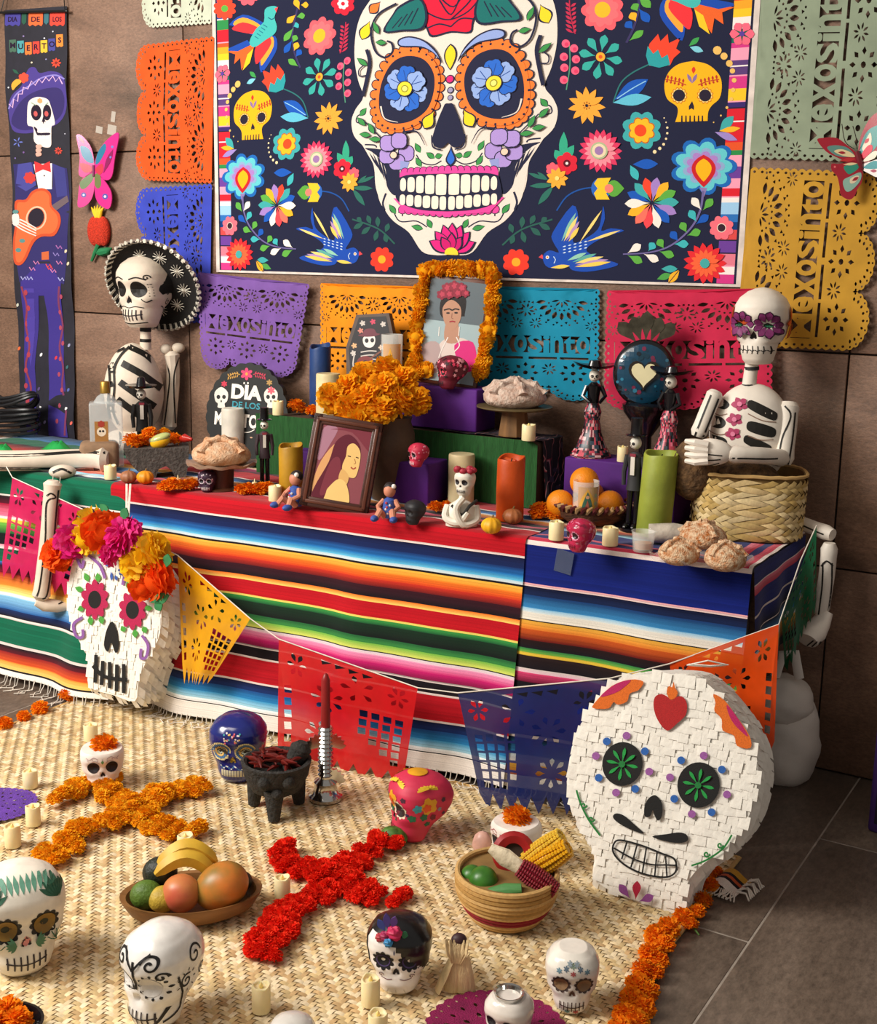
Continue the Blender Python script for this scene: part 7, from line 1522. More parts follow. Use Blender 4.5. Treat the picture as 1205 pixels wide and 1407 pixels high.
# tape on the blue blanket
P = ony(775, 772, yfront(-1.4)-.012); k = mpp(P); o = MB().box(-13*k, 13*k, -.001, 0, -16*k, 16*k).build('tape_patch', mat('blue_tape', '#55607e', rough=.2, alpha=.55, var=.03), smooth=False); o.location = P; o.rotation_euler = (0, R(8), 0); tag(o, 'square patch of shiny tape on the blue blanket front', 'tape')

# ================================================================ plastic flags on a string
FLAG_OUT = [(0, 0), (1, 0)]+[(1, .85)]+[(1-(i+.5)/8 if j else 1-i/8, 1.0 if j else .86) for i in range(8) for j in (0, 1)]+[(0, .86)]
def flag_holes(seed, mirror=False):
    H = []; rnd = random.Random(seed)
    for i in range(4):
        for j in range(6):
            if i+j < 8-2*(seed % 2): x0 = .05+i*.085; y0 = .36+j*.078; H.append([(x0+.012, y0), (x0+.07, y0+.006), (x0+.064, y0+.062), (x0+.008, y0+.058)])
    for cx, cy in ((.12, .16), (.86, .16)):
        for i in range(6): t = i*PI/3; H.append(petal(cx+.02*math.cos(t), cy+.025*math.sin(t), cx+.075*math.cos(t), cy+.1*math.sin(t), .035, 4, .6))
    for (cx, cy, n) in ((.62, .36, 7), (.66, .68, 8), (.4, .2, 5)):
        for i in range(n): t = i*2*PI/n; H.append(petal(cx+.05*math.cos(t), cy+.05*math.sin(t), cx+.13*math.cos(t), cy+.115*math.sin(t), .04, 4, .65))
    for i in range(5): H.append([(.9, .34+i*.1), (.955, .35+i*.1), (.95, .41+i*.1), (.895, .4+i*.1)])
    for i in range(4): H.append([(.3+i*.1, .05), (.38+i*.1, .045), (.37+i*.1, .085)])
    return [[(1-x, y) for x, y in h][::-1] for h in H] if mirror else H
def flag(label, quad, col, y, seed, rz=0., mirror=False, amp=.008, tilt=0., flat=False):
    c = ony((quad[0][0]+quad[1][0])/2, (quad[0][1]+quad[1][1])/2, y) if not isinstance(y, Vector) else y
    pl = Plane(c, rz, tilt); Q = [Vector(pl.uv(*p)) for p in quad]
    V, T = fill2d(FLAG_OUT, flag_holes(seed, mirror), .09); mb = MB(); vs = []
    for s, t in V:
        P = (Q[0]*(1-s)+Q[1]*s)*(1-t)+(Q[3]*(1-s)+Q[2]*s)*t; vs.append((P.x, -amp*t*(1+math.sin(s*9+seed)+.5*math.sin(t*7+s*4)), P.y))
    mb.v = vs; mb.f = [tuple(int(i) for i in f) for f in T]
    o = mb.build('plastic_flag', mat('plastic_'+col.strip('#'), col, rough=.28, var=.06, coat=.2, alpha=.93), fix=False); o.location = c; o.rotation_euler = pl.rot
    return tag(o, label, 'flag', 'cut plastic flags on the string')
flag('hot pink cut plastic flag behind the hanging shin bone', [(17, 656), (121, 703), (96, 820), (5, 790)], '#c81f58', 2.885, 1)
flag('yellow cut plastic flag right of the flower-crowned skull', [(244, 763), (344, 850), (286, 940), (256, 938)], '#e0a012', 2.86, 2, mirror=True)
flag('red cut plastic flag behind the silver candlestick', [(383, 878), (574, 945), (553, 1082), (383, 1048)], '#c8141c', 2.865, 3, mirror=True, amp=.006)
flag('navy blue cut plastic flag left of the large white skull', [(629, 952), (838, 932), (806, 1122), (664, 1112)], '#0e2058', 2.88, 4, amp=.006)
flag('orange cut plastic flag right of the large white skull', [(920, 912), (1070, 858), (1064, 1040), (935, 1015)], '#dd4a0c', 2.96, 5, rz=R(12), amp=.012)
flag('green cut plastic flag behind the dangling leg at the table end', [(1074, 850), (1122, 722), (1120, 838), (1078, 925)], '#0d5a36', ony(1095, 780, 3.40), 6, rz=R(30))
spts = [ony(8, 640, 2.9), ony(17, 656, 2.883), ony(121, 703, 2.883), ony(244, 763, 2.858), ony(344, 850, 2.858), ony(383, 878, 2.863), ony(574, 945, 2.863), ony(629, 952, 2.878), ony(838, 932, 2.878), ony(920, 912, 2.93), ony(1070, 858, 3.0), ony(1100, 770, 3.15), ony(1122, 722, 3.36)]
o = MB().tube([tuple(p) for p in spts], .0018, 6).build('flag_string', mat('white_cord')); tag(o, 'thin white string carrying the cut plastic flags', 'string')

# ================================================================ pinata skulls
TISSUE = mat('white_tissue', '#f1ece1', rough=.85, var=.05, scale=40, bump=.2, bscale=60)
def flap_mesh(w_, h_, name='paper_strip'):
    o = MB().grid(lambda u, v: ((u-.5)*w_*(1-.05*v), -.0006-.0022*v**1.6, -h_*v), 3, 3).build(name, TISSUE); me = o.data; bpy.data.objects.remove(o); return me
def pinata(name, label, base, outline, fpx, rz, tilt, depth, fw, fh, seed, roll=0.):
    pl = Plane(base, rz, tilt, roll); poly = [pl.uv(*fpx(*p)) for p in smooth(outline, 3, True)]
    t = thing(name, label, 'pinata', base, rot=pl.rot)
    MB().prism(poly, 0, depth).build('cardboard_body', TISSUE, t, smooth=False)
    X = [p[0] for p in poly]; Z = [p[1] for p in poly]; rnd = random.Random(seed); flaps = []; z = min(Z)+fh; row = 0
    fm = [flap_mesh(fw*s, fh*1.45) for s in (.9, 1., 1.15)]
    while z < max(Z)+fh*.3:
        x = min(X)+(row % 2)*fw*.5
        while x < max(X):
            xx = x+rnd.uniform(-.15, .15)*fw
            if inpoly(np.array([xx, xx]), np.array([z-fh*.5, z-fh*1.0]), poly).all(): flaps.append((xx, z+rnd.uniform(-.15, .15)*fh))
            x += fw*1.02
        z += fh; row += 1
    rnd.shuffle(flaps); mx = MB()
    for (x, z_) in flaps[300:]: mx.grid(lambda u, v: (x+(u-.5)*fw, -.002-.003*v, z_-fh*1.4*v), 2, 2)
    if mx.v: mx.build('small_paper_strips', TISSUE, t, kind='stuff', fix=False)
    for (x, z_) in flaps[:300]:
        o = bpy.data.objects.new('paper_strip', rnd.choice(fm)); link(o, t); o.location = (x, -.001-rnd.uniform(0, .0015), z_); o.rotation_euler = (rnd.uniform(-.02, .07), rnd.uniform(-.14, .14), rnd.uniform(-.08, .08))
    mb = MB(); n = len(poly)
    for i in range(n):
        a_ = Vector(poly[i]); b_ = Vector(poly[(i+1) % n]); d = b_-a_; L_ = d.length; nrm = Vector((d.y, -d.x)).normalized()
        if inpoly(np.array([(a_+b_).x/2+nrm.x*.003]), np.array([(a_+b_).y/2+nrm.y*.003]), poly)[0]: nrm = -nrm
        m_ = max(1, int(L_/.02))
        for k in range(m_):
            for j in range(5):
                c = a_+d*((k+rnd.random())/m_); y = depth*(j+.1)/5; h_ = .028*rnd.uniform(.7, 1.4); tt = d.normalized()*.011
                dn = Vector((0, -1)); o_ = c+nrm*.012+dn*h_*.5
                mb.add([(c.x-tt.x, y, c.y-tt.y), (c.x+tt.x, y, c.y+tt.y), (o_.x+tt.x, y+depth*.14, o_.y+tt.y), (o_.x-tt.x, y+depth*.14, o_.y-tt.y)], [(0, 1, 2, 3)])
    mb.build('side_fringe', TISSUE, t, kind='stuff', fix=False)
    return t, pl, poly
def f7(x, y): return (760+x*.2822, 900+y*.2822)
bl_, br_2 = onz(836, 1228, .012), onz(932, 1258, .004); rzp = math.atan2(br_2.y-bl_.y, br_2.x-bl_.x)
base = (bl_+br_2)/2; base.z = .012
out = [(395, 100), (300, 130), (200, 240), (120, 370), (85, 520), (80, 640), (110, 760), (160, 860), (212, 960), (205, 1040), (220, 1110), (330, 1170), (480, 1225), (608, 1268), (632, 1180), (665, 1090), (740, 1010), (850, 930), (930, 830), (975, 720), (998, 580), (978, 450), (905, 310), (800, 185), (700, 110), (560, 92)]
pr, pl, poly = pinata('skull_pinata', 'large white moustached skull pinata with green star eyes and a red heart', base, out, f7, rzp, R(-12), .13, .027, .021, 2)
def felt(name, shapes, pl, t, q, off=.0085, mt=None):
    A = Art()
    for pts, c in shapes: A.p([pl.uv(*q(*p)) for p in pts], c)
    return A.build(name, lambda u, v, o: (u, -off-o, v), mt or FELT, t, eps=.0005)
FELT = mat('felt_and_glitter', None, rough=.75, var=.25, scale=500, bump=.15, bscale=500)
for (cx, cy, rx, ry) in ((343, 528, 98, 107), (713, 630, 103, 111)):
    felt('felt_eye', [(circ(cx, cy, rx, ry, 30, .15), '#131313')]+[(petal(cx, cy, cx+78*math.cos(i*PI/4+.2), cy+82*math.sin(i*PI/4+.2), 17, 6, .72), '#1f9a44') for i in range(8)]+[(circ(cx, cy, 16), '#1a7a38')], pl, pr, f7)
felt('felt_nose', [(smooth([(505, 680), (535, 720), (535, 780), (515, 803), (498, 775), (490, 752), (478, 782), (452, 782), (450, 735), (470, 695)], 4, True), '#131313')], pl, pr, f7)
felt('felt_moustache', [(smooth([(448, 866), (380, 845), (320, 812), (297, 785), (312, 768), (350, 778), (400, 820)], 4, True), '#131313')], pl, pr, f7); felt('felt_moustache', [(smooth([(488, 880), (560, 868), (620, 860), (655, 872), (660, 900), (620, 912), (550, 902)], 4, True), '#131313')], pl, pr, f7)
mo = smooth([(335, 898), (440, 925), (540, 965), (590, 985), (606, 1020), (595, 1060), (545, 1078), (440, 1060), (350, 1015), (300, 960), (302, 915)], 4, True)
lines = [(stroke(mo+mo[:1], 9, sm=False), '#131313')]+[(stroke(p, 8), '#131313') for p in ([(366, 905), (340, 990)], [(415, 920), (385, 1030)], [(460, 935), (440, 1058)], [(512, 955), (500, 1075)], [(553, 975), (560, 1075)], [(302, 935), (390, 985), (480, 1015), (560, 1018), (606, 1020)])]
felt('felt_mouth', lines, pl, pr, f7)
felt('glitter_heart', [(smooth([(560, 366), (515, 315), (495, 255), (500, 205), (530, 188), (560, 200), (582, 218), (612, 200), (640, 205), (657, 240), (650, 290), (610, 330)], 4, True), '#b01a1c')], pl, pr, f7); felt('glitter_flame', [(smooth([(575, 215), (558, 180), (568, 150), (585, 155), (592, 128), (600, 160), (612, 180), (602, 205)], 3, True), '#dd6a18')], pl, pr, f7)
felt('glitter_scallop', [(smooth([(205, 235), (290, 150), (380, 118), (445, 128), (420, 170), (380, 185), (365, 225), (320, 240), (300, 228), (275, 258), (205, 258)], 3, True), '#dd6a18'), (smooth([(235, 200), (310, 140), (385, 120), (340, 165), (290, 190)], 3, True), '#b81a5c')], pl, pr, f7)
felt('glitter_scallop', [(smooth([(785, 188), (840, 220), (900, 300), (960, 390), (965, 450), (900, 440), (885, 390), (830, 365), (825, 310), (790, 270), (795, 230)], 3, True), '#dd6a18'), (smooth([(850, 240), (900, 300), (955, 395), (900, 350), (865, 300)], 3, True), '#b81a5c')], pl, pr, f7)
for (x, y, c) in ((267, 418, 0), (363, 391, 1), (452, 466, 0), (214, 489, 1), (473, 565, 1), (228, 595, 0), (312, 667, 1), (405, 649, 0), (628, 510, 0), (738, 487, 1), (826, 555, 0), (574, 593, 1), (851, 676, 1), (595, 697, 0), (776, 762, 0), (680, 771, 1)): felt('felt_dot', [(circ(x, y, 19), '#2a62b0' if c == 0 else '#9a5aa0')], pl, pr, f7)
for pts, cur in (([(120, 655), (140, 720), (180, 800), (235, 875)], ((155, 728), (192, 795))), ([(678, 1022), (750, 995), (830, 940), (875, 872)], ((752, 965), (818, 922)))): felt('green_vine', [(stroke(pts, 9), '#1c7a34')]+[(stroke(swirl(cx, cy, 16, 1.1), 8), '#1c7a34') for cx, cy in cur], pl, pr, f7)
for pts, c in (((412, 1185, 420, 1092, 42), '#b01838'), ((385, 1178, 332, 1108, 40), '#8f4a90'), ((428, 1192, 500, 1165, 42), '#8f4a90')): felt('felt_petal', [(petal(*pts, 8, .65), c)], pl, pr, f7, off=.016)
rb_ = MB(); q0 = pl.uv(940, 915); rb_.tube([(q0[0], .03, q0[1]), (q0[0]+.05, .02, q0[1]+.02), (q0[0]+.09, .04, q0[1]+.015), (q0[0]+.05, .05, q0[1]+.004), (q0[0], .04, q0[1])], .006, 6, flat=.3); rb_.build('ribbon_loop', TISSUE, pr)
def f1(x, y): return (x*.332, 620+y*.332)
bl_, br_2 = onz(123, 950, .012), onz(187, 966, .012); rzp = math.atan2(br_2.y-bl_.y, br_2.x-bl_.x); base = (bl_+br_2)/2; base.y -= .07; base = ony(155, 960, 2.765)
out = [(420, 398), (350, 412), (310, 440), (288, 520), (280, 620), (290, 700), (330, 790), (362, 850), (362, 950), (385, 985), (470, 1010), (558, 1035), (572, 960), (600, 880), (652, 785), (668, 700), (660, 620), (625, 560), (570, 480), (500, 418)]
pn, pl, poly = pinata('skull_pinata', 'tall white skull pinata with red flower eyes and a crown of paper flowers', base, out, f1, R(2), R(-4), .14, .020, .03, 5)
for (cx, cy, rx, ry) in ((400, 612, 58, 84), (556, 655, 58, 84)):
    felt('felt_eye', [(rosette(cx, cy, 44, 58, 10, 5, 1., 1., 1.45), '#b01a4c'), (circ(cx, cy, 27, 37), '#131313')], pl, pn, f1)
for (x0, y0, x1, y1) in ((358, 500, 374, 538), (412, 500, 414, 540), (318, 562, 352, 575), (328, 655, 356, 645), (385, 720, 380, 682), (432, 715, 424, 680), (535, 532, 545, 572), (588, 565, 582, 590), (640, 650, 606, 646), (510, 720, 524, 745), (568, 772, 566, 735), (612, 752, 600, 722)): felt('felt_leaf', [(petal(x0, y0, x1, y1, 24), '#4a9a3c')], pl, pn, f1)
felt('felt_nose', [(smooth([(474, 703), (495, 760), (498, 815), (485, 832), (468, 790), (455, 828), (438, 800), (450, 735)], 4, True), '#131313')], pl, pn, f1)
felt('felt_mouth', [(stroke(p, 15), '#131313') for p in ([(392, 885), (440, 930), (535, 945)], [(406, 840), (402, 955)], [(434, 865), (428, 965)], [(462, 870), (462, 978)], [(492, 880), (490, 990)], [(520, 878), (520, 998)])], pl, pn, f1)
for pts in ([(325, 438), (345, 480), (355, 450)], [(370, 425), (420, 470), (442, 525)], [(515, 552), (525, 510), (542, 488)], [(350, 685), (312, 715), (325, 765), (350, 765), (350, 735)], [(595, 760), (620, 800), (612, 850), (590, 852), (592, 815)]): felt('felt_scroll', [(stroke(pts, 12), '#8a5aa0')], pl, pn, f1)
for (x0, y0, x1, y1) in ((440, 440, 465, 445), (445, 475, 460, 465), (468, 495, 470, 535), (495, 490, 510, 492), (485, 510, 492, 535), (500, 500, 512, 510)): felt('blue_drop', [(petal(x0, y0, x1, y1, 12), '#3a5aa8')], pl, pn, f1)
def paper_flower(cols, seed): return [flower_mesh('paper_bloom', cols, 70, seed, .9, -.6, .6)]
PY, PO, PP = paper_flower(['#ffc51c', '#ffd03a'], 21), paper_flower(['#ff5a14', '#ff6a20'], 22), paper_flower(['#e8288a', '#f04a9a'], 23)
for i, (x, y, r, ms) in enumerate(((268, 425, 24, PO), (312, 372, 25, PP), (400, 320, 30, PY), (372, 365, 20, PY), (470, 325, 29, PO), (510, 415, 18, PP), (550, 348, 28, PP), (600, 462, 28, PY), (640, 420, 28, PY), (665, 530, 29, PO), (625, 560, 18, PO))):
    u, v = pl.uv(*f1(x, y)); bloom(ms, (u, -.03+.02*math.sin(i), v), r*.332*3.0*.00215*1.08, pn, 'paper_flower', seed=i, tilt=(1.2, 0, i))
for (x0, y0, x1, y1) in ((480, 270, 440, 215), (530, 285, 550, 230), (370, 275, 360, 250), (715, 475, 720, 420), (650, 620, 725, 590), (670, 610, 690, 655)):
    a_, b_ = pl.uv(*f1(x0, y0)), pl.uv(*f1(x1, y1)); MB().prism(petal(a_[0], a_[1], b_[0], b_[1], .035), -.03, -.026).build('paper_leaf', mat('green_paper', '#2f7a48', rough=.8), pn)
p0 = ony(172, 668, yfront(-3.1)-.02); iv = pn.matrix_basis.inverted()
for dx in (0, 5): a_ = iv @ ony(174+dx, 665, yfront(-3.05)-.02); b_ = iv @ ony(174+dx*.5, 705, 2.83); MB().tube([tuple(a_), tuple(b_), (b_.x, b_.y, b_.z-.03)], .004, 6, flat=.3).build('ribbon', mat('white_cord'), pn)
# white cloth sack, serape corner, purple case
P = onz(1080, 1080, 0); g = Loc(P, 1080, 1080); k = g.k; SACK = mat('white_cotton', '#f0e8dd', rough=.9, var=.1, scale=5, bump=.5, bscale=12)
t = thing('cotton_sack', 'bulging off-white cotton sack standing by the table end', 'sack', P, g.rz)
def wr(d): return 1+.05*mnoise.noise(d*3)+.03*math.sin(d.z*9+d.x*4)
MB().ball((-.01, .05, 48*k), (44*k, .10, 64*k), 26, 18, fn=lambda d: wr(d)*(1+.25*max(0, -d.z))).build('lower_bag', SACK, t); t.children[-1].location.z = .045
MB().ball(tuple(g(1075, 962, .03)), (42*k, .09, 36*k), 24, 16, fn=wr).build('upper_bag', SACK, t)
MB().tube([tuple(g(1065, 930, .0)), tuple(g(1075, 898, -.01)), tuple(g(1092, 896, -.01)), tuple(g(1098, 932, .0))], .014, 8, flat=.4).build('strap', SACK, t)
P = onz(1000, 1222, .004); k = mpp(P); t = thing('blanket_corner', 'fringed end of a striped blanket sticking out behind the large skull', 'blanket', P, facing(P)-.4)
mb = MB(); mb.anyc = True; cs = ['#c8952c', '#c8952c', '#1a1418', '#c85a2c', '#1a1418', '#efe6da', '#efe6da', '#efe6da']
for i, c in enumerate(cs): mb.color(c); mb.grid(lambda u, v: ((-22+40*u)*k, .07-(i+v)*.012, .012+.01*math.sin(u*5)), 6, 1)
mb.build('woven_cloth', CLOTHM, t)
mb = MB()
for i in range(16): x = (-22+40*i/15)*k; mb.tube([(x, -.026, .012), (x+.004*math.sin(i), -.04, .008), (x+.01*math.sin(i*3), -.055, .004)], .002, 5)
for i in range(10): mb.tube([(18*k, .06-i*.009, .014), (30*k, .065-i*.009, .02*abs(math.sin(i))+.006), (38*k, .06-i*.01, .006)], .0025, 5)
mb.build('fringe', mat('white_cord'), t, kind='stuff')
P = onz(1190, 1142, 0); t = thing('purple_case', 'purple box with dark dotted panel cut off by the right edge', 'box', P, R(-12))
MB().rbox(0, .4, 0, .2, 0, .36, .012).build('case_body', mat('purple_card', '#3d1f66', rough=.6), t); A = Art(); A.p([(.02, .03), (.38, .03), (.38, .25), (.02, .25)], '#171024')
for i in range(14):
    for j in range(7): A.c(.04+i*.025, .05+j*.03, .006, '#4a2a70', n=6)
A.build('dotted_panel', lambda u, v, o: (u, -.001-o, v), PAINT, t)

# ================================================================ offerings on the mat
ZF = .012
def fp(px, py, z=ZF): return onz(px, py, z)
GF = 'tealights on the palm mat'
for i, (px, py, w_, h_, lb) in enumerate(((125, 1021, 19, 23, 'tealight behind the small skull planter at the back left of the mat'), (42, 1085, 20, 24, 'tealight above the purple doily'), (46, 1137, 20, 28, 'tealight touching the lower right edge of the purple doily'), (18, 1166, 22, 30, 'leftmost tealight, above the leaf-painted skull'), (255, 1175, 22, 26, 'tealight between orange cross and bananas'), (388, 1237, 22, 31, 'tealight in the left corner of the red cross'), (359, 1392, 26, 39, 'tealight at the bottom left of the red cross end'), (509, 1383, 26, 39, 'tealight below the black-haired skull'), (519, 1428, 27, 36, 'tealight cut off by the bottom edge'))):
    P = fp(px, py-4); k = mpp(P); led_candle(P, w_*k, h_*k, lb, GF, i+20)
# flower crosses
def cross(name, label, paths, ms, r, seed):
    P = fp(*paths[0][len(paths[0])//2]); t = thing(name, label, 'flower cross', (P.x, P.y, ZF)); rnd = random.Random(seed); n = 0
    for ar in paths:
        pts = [fp(*p) for p in smooth(ar, 6)]; acc = 99; last = None
        for p in pts:
            if last is not None: acc += (p-last).length
            last = p
            if acc > r*.95:
                acc = 0; d = rnd.uniform(-.6, .6)*r; q = Vector((p.x-P.x+d*.7, p.y-P.y+d*.7, r*.72+rnd.uniform(-.15, .35)*r))
                bloom(ms, q, r*rnd.uniform(.8, 1.05), t, 'marigold_bloom', seed=n, tilt=(rnd.uniform(-.5, .5), rnd.uniform(-.5, .5), rnd.uniform(0, 6))); n += 1
                dv = (pts[-1]-pts[0]).normalized(); nv_ = Vector((-dv.y, dv.x, 0))
                for sg in (-1, 1): bloom(ms, q+nv_*sg*r*rnd.uniform(.75, 1.25)+Vector((0, 0, -.1*r)), r*rnd.uniform(.7, .9), t, 'marigold_bloom', seed=n); n += 1
    return t
k0 = mpp(fp(186, 1119)); cross('marigold_cross', 'large orange cross of marigold blooms on the left of the mat', [[(92, 1103), (133, 1082), (180, 1118), (232, 1144), (275, 1150)], [(268, 1090), (232, 1097), (186, 1122), (133, 1143), (100, 1160), (68, 1186)]], FL_O, 14*k0, 1)
k0 = mpp(fp(459, 1212)); cross('marigold_cross', 'red cross of ruffled blooms in the middle of the mat', [[(380, 1178), (419, 1200), (459, 1219), (506, 1236), (559, 1240)], [(528, 1164), (492, 1187), (459, 1216), (419, 1249), (386, 1283), (362, 1316)]], FL_R, 14.5*k0, 2)
# border blooms
GM = 'marigolds along the mat edge'; STEM = mat('flower_stem', '#4a6a2a', rough=.7)
def edge_bloom(i, px, py, r, lb, stem=False):
    P = onz(px, py, .002); k = mpp(P); t = thing('marigold', lb, 'flower', P+Vector((0, 0, r*k*.7)), i*1.3, GM); bloom(FL_D, (0, 0, 0), r*k, t, 'bloom', seed=i)
    if stem: a_ = i*1.7; MB().tube([(0, 0, 0), (r*k*1.2*math.cos(a_), r*k*1.2*math.sin(a_), -.003), (r*k*2.4*math.cos(a_), r*k*2.4*math.sin(a_), -r*k*.55)], [.005, .003, .002], 6).build('stem', STEM, t)
ORD = 'first second third fourth fifth sixth seventh eighth ninth tenth eleventh twelfth thirteenth fourteenth fifteenth sixteenth seventeenth eighteenth nineteenth twentieth'.split()
edge = [(982, 1200, 12), (974, 1218, 13), (966, 1238, 13), (958, 1254, 12), (938, 1262, 15), (948, 1272, 12), (918, 1278, 17), (900, 1288, 16), (913, 1300, 15), (893, 1312, 17), (906, 1322, 14), (884, 1334, 17), (899, 1340, 14), (876, 1356, 18), (890, 1364, 16), (868, 1376, 18), (884, 1386, 17), (858, 1396, 18), (874, 1406, 18), (852, 1416, 18)]
for i, (x, y, r) in enumerate(edge): edge_bloom(i, x, y+r*.5, r, ORD[i]+' orange marigold from the large skull along the right mat edge', i % 3 == 1)
for i, (x, y, r, lb) in enumerate(((92, 964, 12, 'rust marigold at the back left mat edge nearest the flower-crowned skull'), (55, 981, 12, 'rust marigold second from the skull along the left mat edge'), (33, 991, 10, 'rust marigold third from the skull along the left mat edge'), (6, 1002, 12, 'rust marigold at the left picture border on the mat edge'))): edge_bloom(i+40, x, y, r, lb)
# doilies
def doily(px, py, w_, col, label, holes=12):
    P = fp(px, py, .016); k = mpp(P); R_ = w_*k; o_ = rosette(0, 0, R_*.95, R_, 34, 3); H = []
    for j, (rr, n, s) in enumerate(((.86, 34, .028), (.68, 20, .05), (.46, 12, .06), (.25, 8, .05))):
        for i in range(n): t = 2*PI*i/n; H.append(petal(R_*(rr-s)*math.cos(t), R_*(rr-s)*math.sin(t), R_*(rr+s)*math.cos(t), R_*(rr+s)*math.sin(t), R_*s*1.1, 3, .5))
    V, T = fill2d(o_, H, R_*.2); mb = MB(); mb.v = [(x, y, .0015*math.sin(x*40)+.002) for x, y in V]; mb.f = [tuple(int(i) for i in t) for t in T]; o = mb.build('crochet_doily', mat('crochet_'+col.strip('#'), col, rough=.95, bump=.6, bscale=300, var=.15), fix=False); o.location = P; return tag(o, label, 'doily')
doily(-6, 1106, 56, '#6a3fa8', 'purple lace doily at the left edge'); doily(682, 1420, 102, '#8a124e', 'magenta lace doily at the bottom edge')
# skulls on the mat
def fskull(px, py, hpx, col, label, turn=0., **kw):
    P = fp(px, py); k = mpp(P); kw.setdefault('wide', 1.1); gl = kw.pop('gloss', False); return skull('skull_ornament', label, P, hpx*k*1.03, facing(P)+turn, paint_mat(col, gl), **kw), k
def tri(A, h, c1='#b8a0a0', c2='#5a8a4a'):
    for s in (-1, 1): A.l([(s*.08*h, .68*h), (s*.16*h, .72*h), (s*.24*h, .67*h), (s*.3*h, .7*h)], .014*h, c1); A.l([(s*.06*h, .6*h), (s*.12*h, .645*h), (s*.2*h, .635*h)], .012*h, c1)
    A.p(petal(0, .58*h, 0, .66*h, .05*h), c2)
    for i in range(7): A.c((-.27+.09*i)*h, (.655+.02*(i % 2))*h, .012*h, c1, n=6)
t, k = fskull(142, 1080, 68, '#efe4da', 'small white skull planter holding an orange bloom at the back left', 0., flat_top=.8, deco=tri, eyer=(1.1, 1.)); bloom(FL_D, t.location+Vector((0, .01, 57*k)), 19*k, None, 'marigold', 'orange bloom in the skull planter at the back left', 'flower')
t, k = fskull(706, 1190, 78, '#efe6dc', 'white skull planter with a round orange bloom behind the bowl of corn', -.7, flat_top=.82, deco=lambda A, h: tri(A, h, '#a85a5a', '#8a3a3a')); bloom(FL_D, t.location+Vector((0, .01, 70*k)), 20*k, None, 'marigold', 'round orange bloom in the skull planter behind the corn', 'flower')
def beads(A, h):
    rnd = random.Random(5)
    for s in (-1, 1):
        for j, (rr, c) in enumerate(((.135, '#d8c890'), (.115, '#3a6a98'), (.09, '#d8b060'), (.06, '#a8b0a0'))):
            n = int(60*rr/.12*.5)
            for i in range(n): t = 2*PI*i/n; A.c(s*.155*h*1.1+rr*h*math.cos(t), .5*h+rr*h*math.sin(t), .014*h, c, n=6)
    for i in range(26): A.c(rnd.uniform(-.12, .12)*h, (.64+rnd.uniform(0, .14))*h, .014*h, rnd.choice(['#d85a6a', '#e8d8d8', '#3aa0a8', '#d8b060']), n=6)
    for i in range(22): A.c((-.2+.4*i/21)*h, (.25+.02*math.cos(i))*h, .012*h, rnd.choice(['#d8d8d0', '#3a6a98']), n=6)
    for i in range(9): A.p([((-.18+.04*i)*h, .1*h), ((-.15+.04*i)*h, .1*h), ((-.15+.04*i)*h, .2*h), ((-.18+.04*i)*h, .2*h)], '#c8bfa0')
    for i in range(5): A.c((-.02+.01*i)*h, .36*h, .02*h, '#d8b850', n=6)
fskull(328, 1066, 90, '#1a2470', 'deep blue skull with beaded gold eyes beside the stone mortar', -.25, gloss=True, eye=('#3a3020', None), teeth=False, nose='#a88a30', deco=beads)
def patch(A, h):
    for (x, z, r, c) in ((.05, .62, .14, '#e0a020'), (.02, .6, .07, '#e0541c'), (-.12, .6, .07, '#3aa0b0'), (-.02, .46, .06, '#1f6a48'), (.12, .44, .05, '#6a1428'), (-.18, .44, .06, '#1f6a48'), (.22, .55, .035, '#8a8a98'), (.05, .33, .05, '#1f5a40'), (.28, .68, .04, '#4a2a3a'), (.3, .46, .03, '#3a2a4a')): A.p([(q[0]*h, q[1]*h) for q in rosette(x, z, r*.7, r, 5, 3)], c)
    for i in range(9): t = PI*i/8; A.l([(.05*h, .86*h), (.05*h+.16*h*math.cos(t), .86*h+.05*h*math.sin(t)-.03*h)], .02*h, '#e8c030', sm=False)
t, k = fskull(570, 1148, 92, '#cf2f50', 'bright pink patchwork-painted skull facing left beside the red cross', -1.2, deep=1.15, wide=1.1, eye=('#2a1a1a', '#e8dcc0'), tooth='#3a1a1a', deco=patch, side=patch, decmat=PAINT)
o = MB().lathe([(0, 0), (13*k, .0), (14*k, .003), (10*k, .006), (0, .006)], 20).build('sunflower_crown', mat('sun_yellow', '#e0a01c', rough=.6), t); o.location = (0, .005, 92*k)
def hairface(A, h):
    for s in (-1, 1):
        x = s*.17*h; A.p(rosette(x, .5*h, .115*h, .15*h, 10, 4), '#131118'); A.c(x, .5*h, .1*h, '#4a3a68'); A.c(x, .5*h, .085*h, '#131118'); A.c(x, .51*h, .035*h, '#f0ece8')
        A.l(swirl(s*.2*h, .29*h, .035*h, 1.1), .01*h, '#6a2a3a'); A.l([(s*.05*h, .25*h), (s*.12*h, .235*h), (s*.2*h, .255*h)], .01*h, '#6a2a3a')
    for i in range(6): A.c((.33-.006*i*i)*h, (.55-.05*i)*h, .009*h, '#1a1a1a', n=6)
    A.p(petal(-.02*h, .7*h, -.02*h, .62*h, .02*h), '#3a3a58'); A.l([(-.12*h, .03*h), (-.1*h, .1*h)], .01*h, '#c8bfb4'); A.l([(0, .02*h), (0, .1*h)], .01*h, '#c8bfb4'); A.l([(.12*h, .03*h), (.1*h, .1*h)], .01*h, '#c8bfb4')
t, k = fskull(548, 1352, 100, '#f2ebe6', 'white skull with black hair and a flower crown below the red cross', -.12, gloss=True, eye=None, teeth=False, deco=hairface); h = 100*k*1.03
mb = skull_base(h*1.012, 1.13, 1.03, eyes=False); keep = []
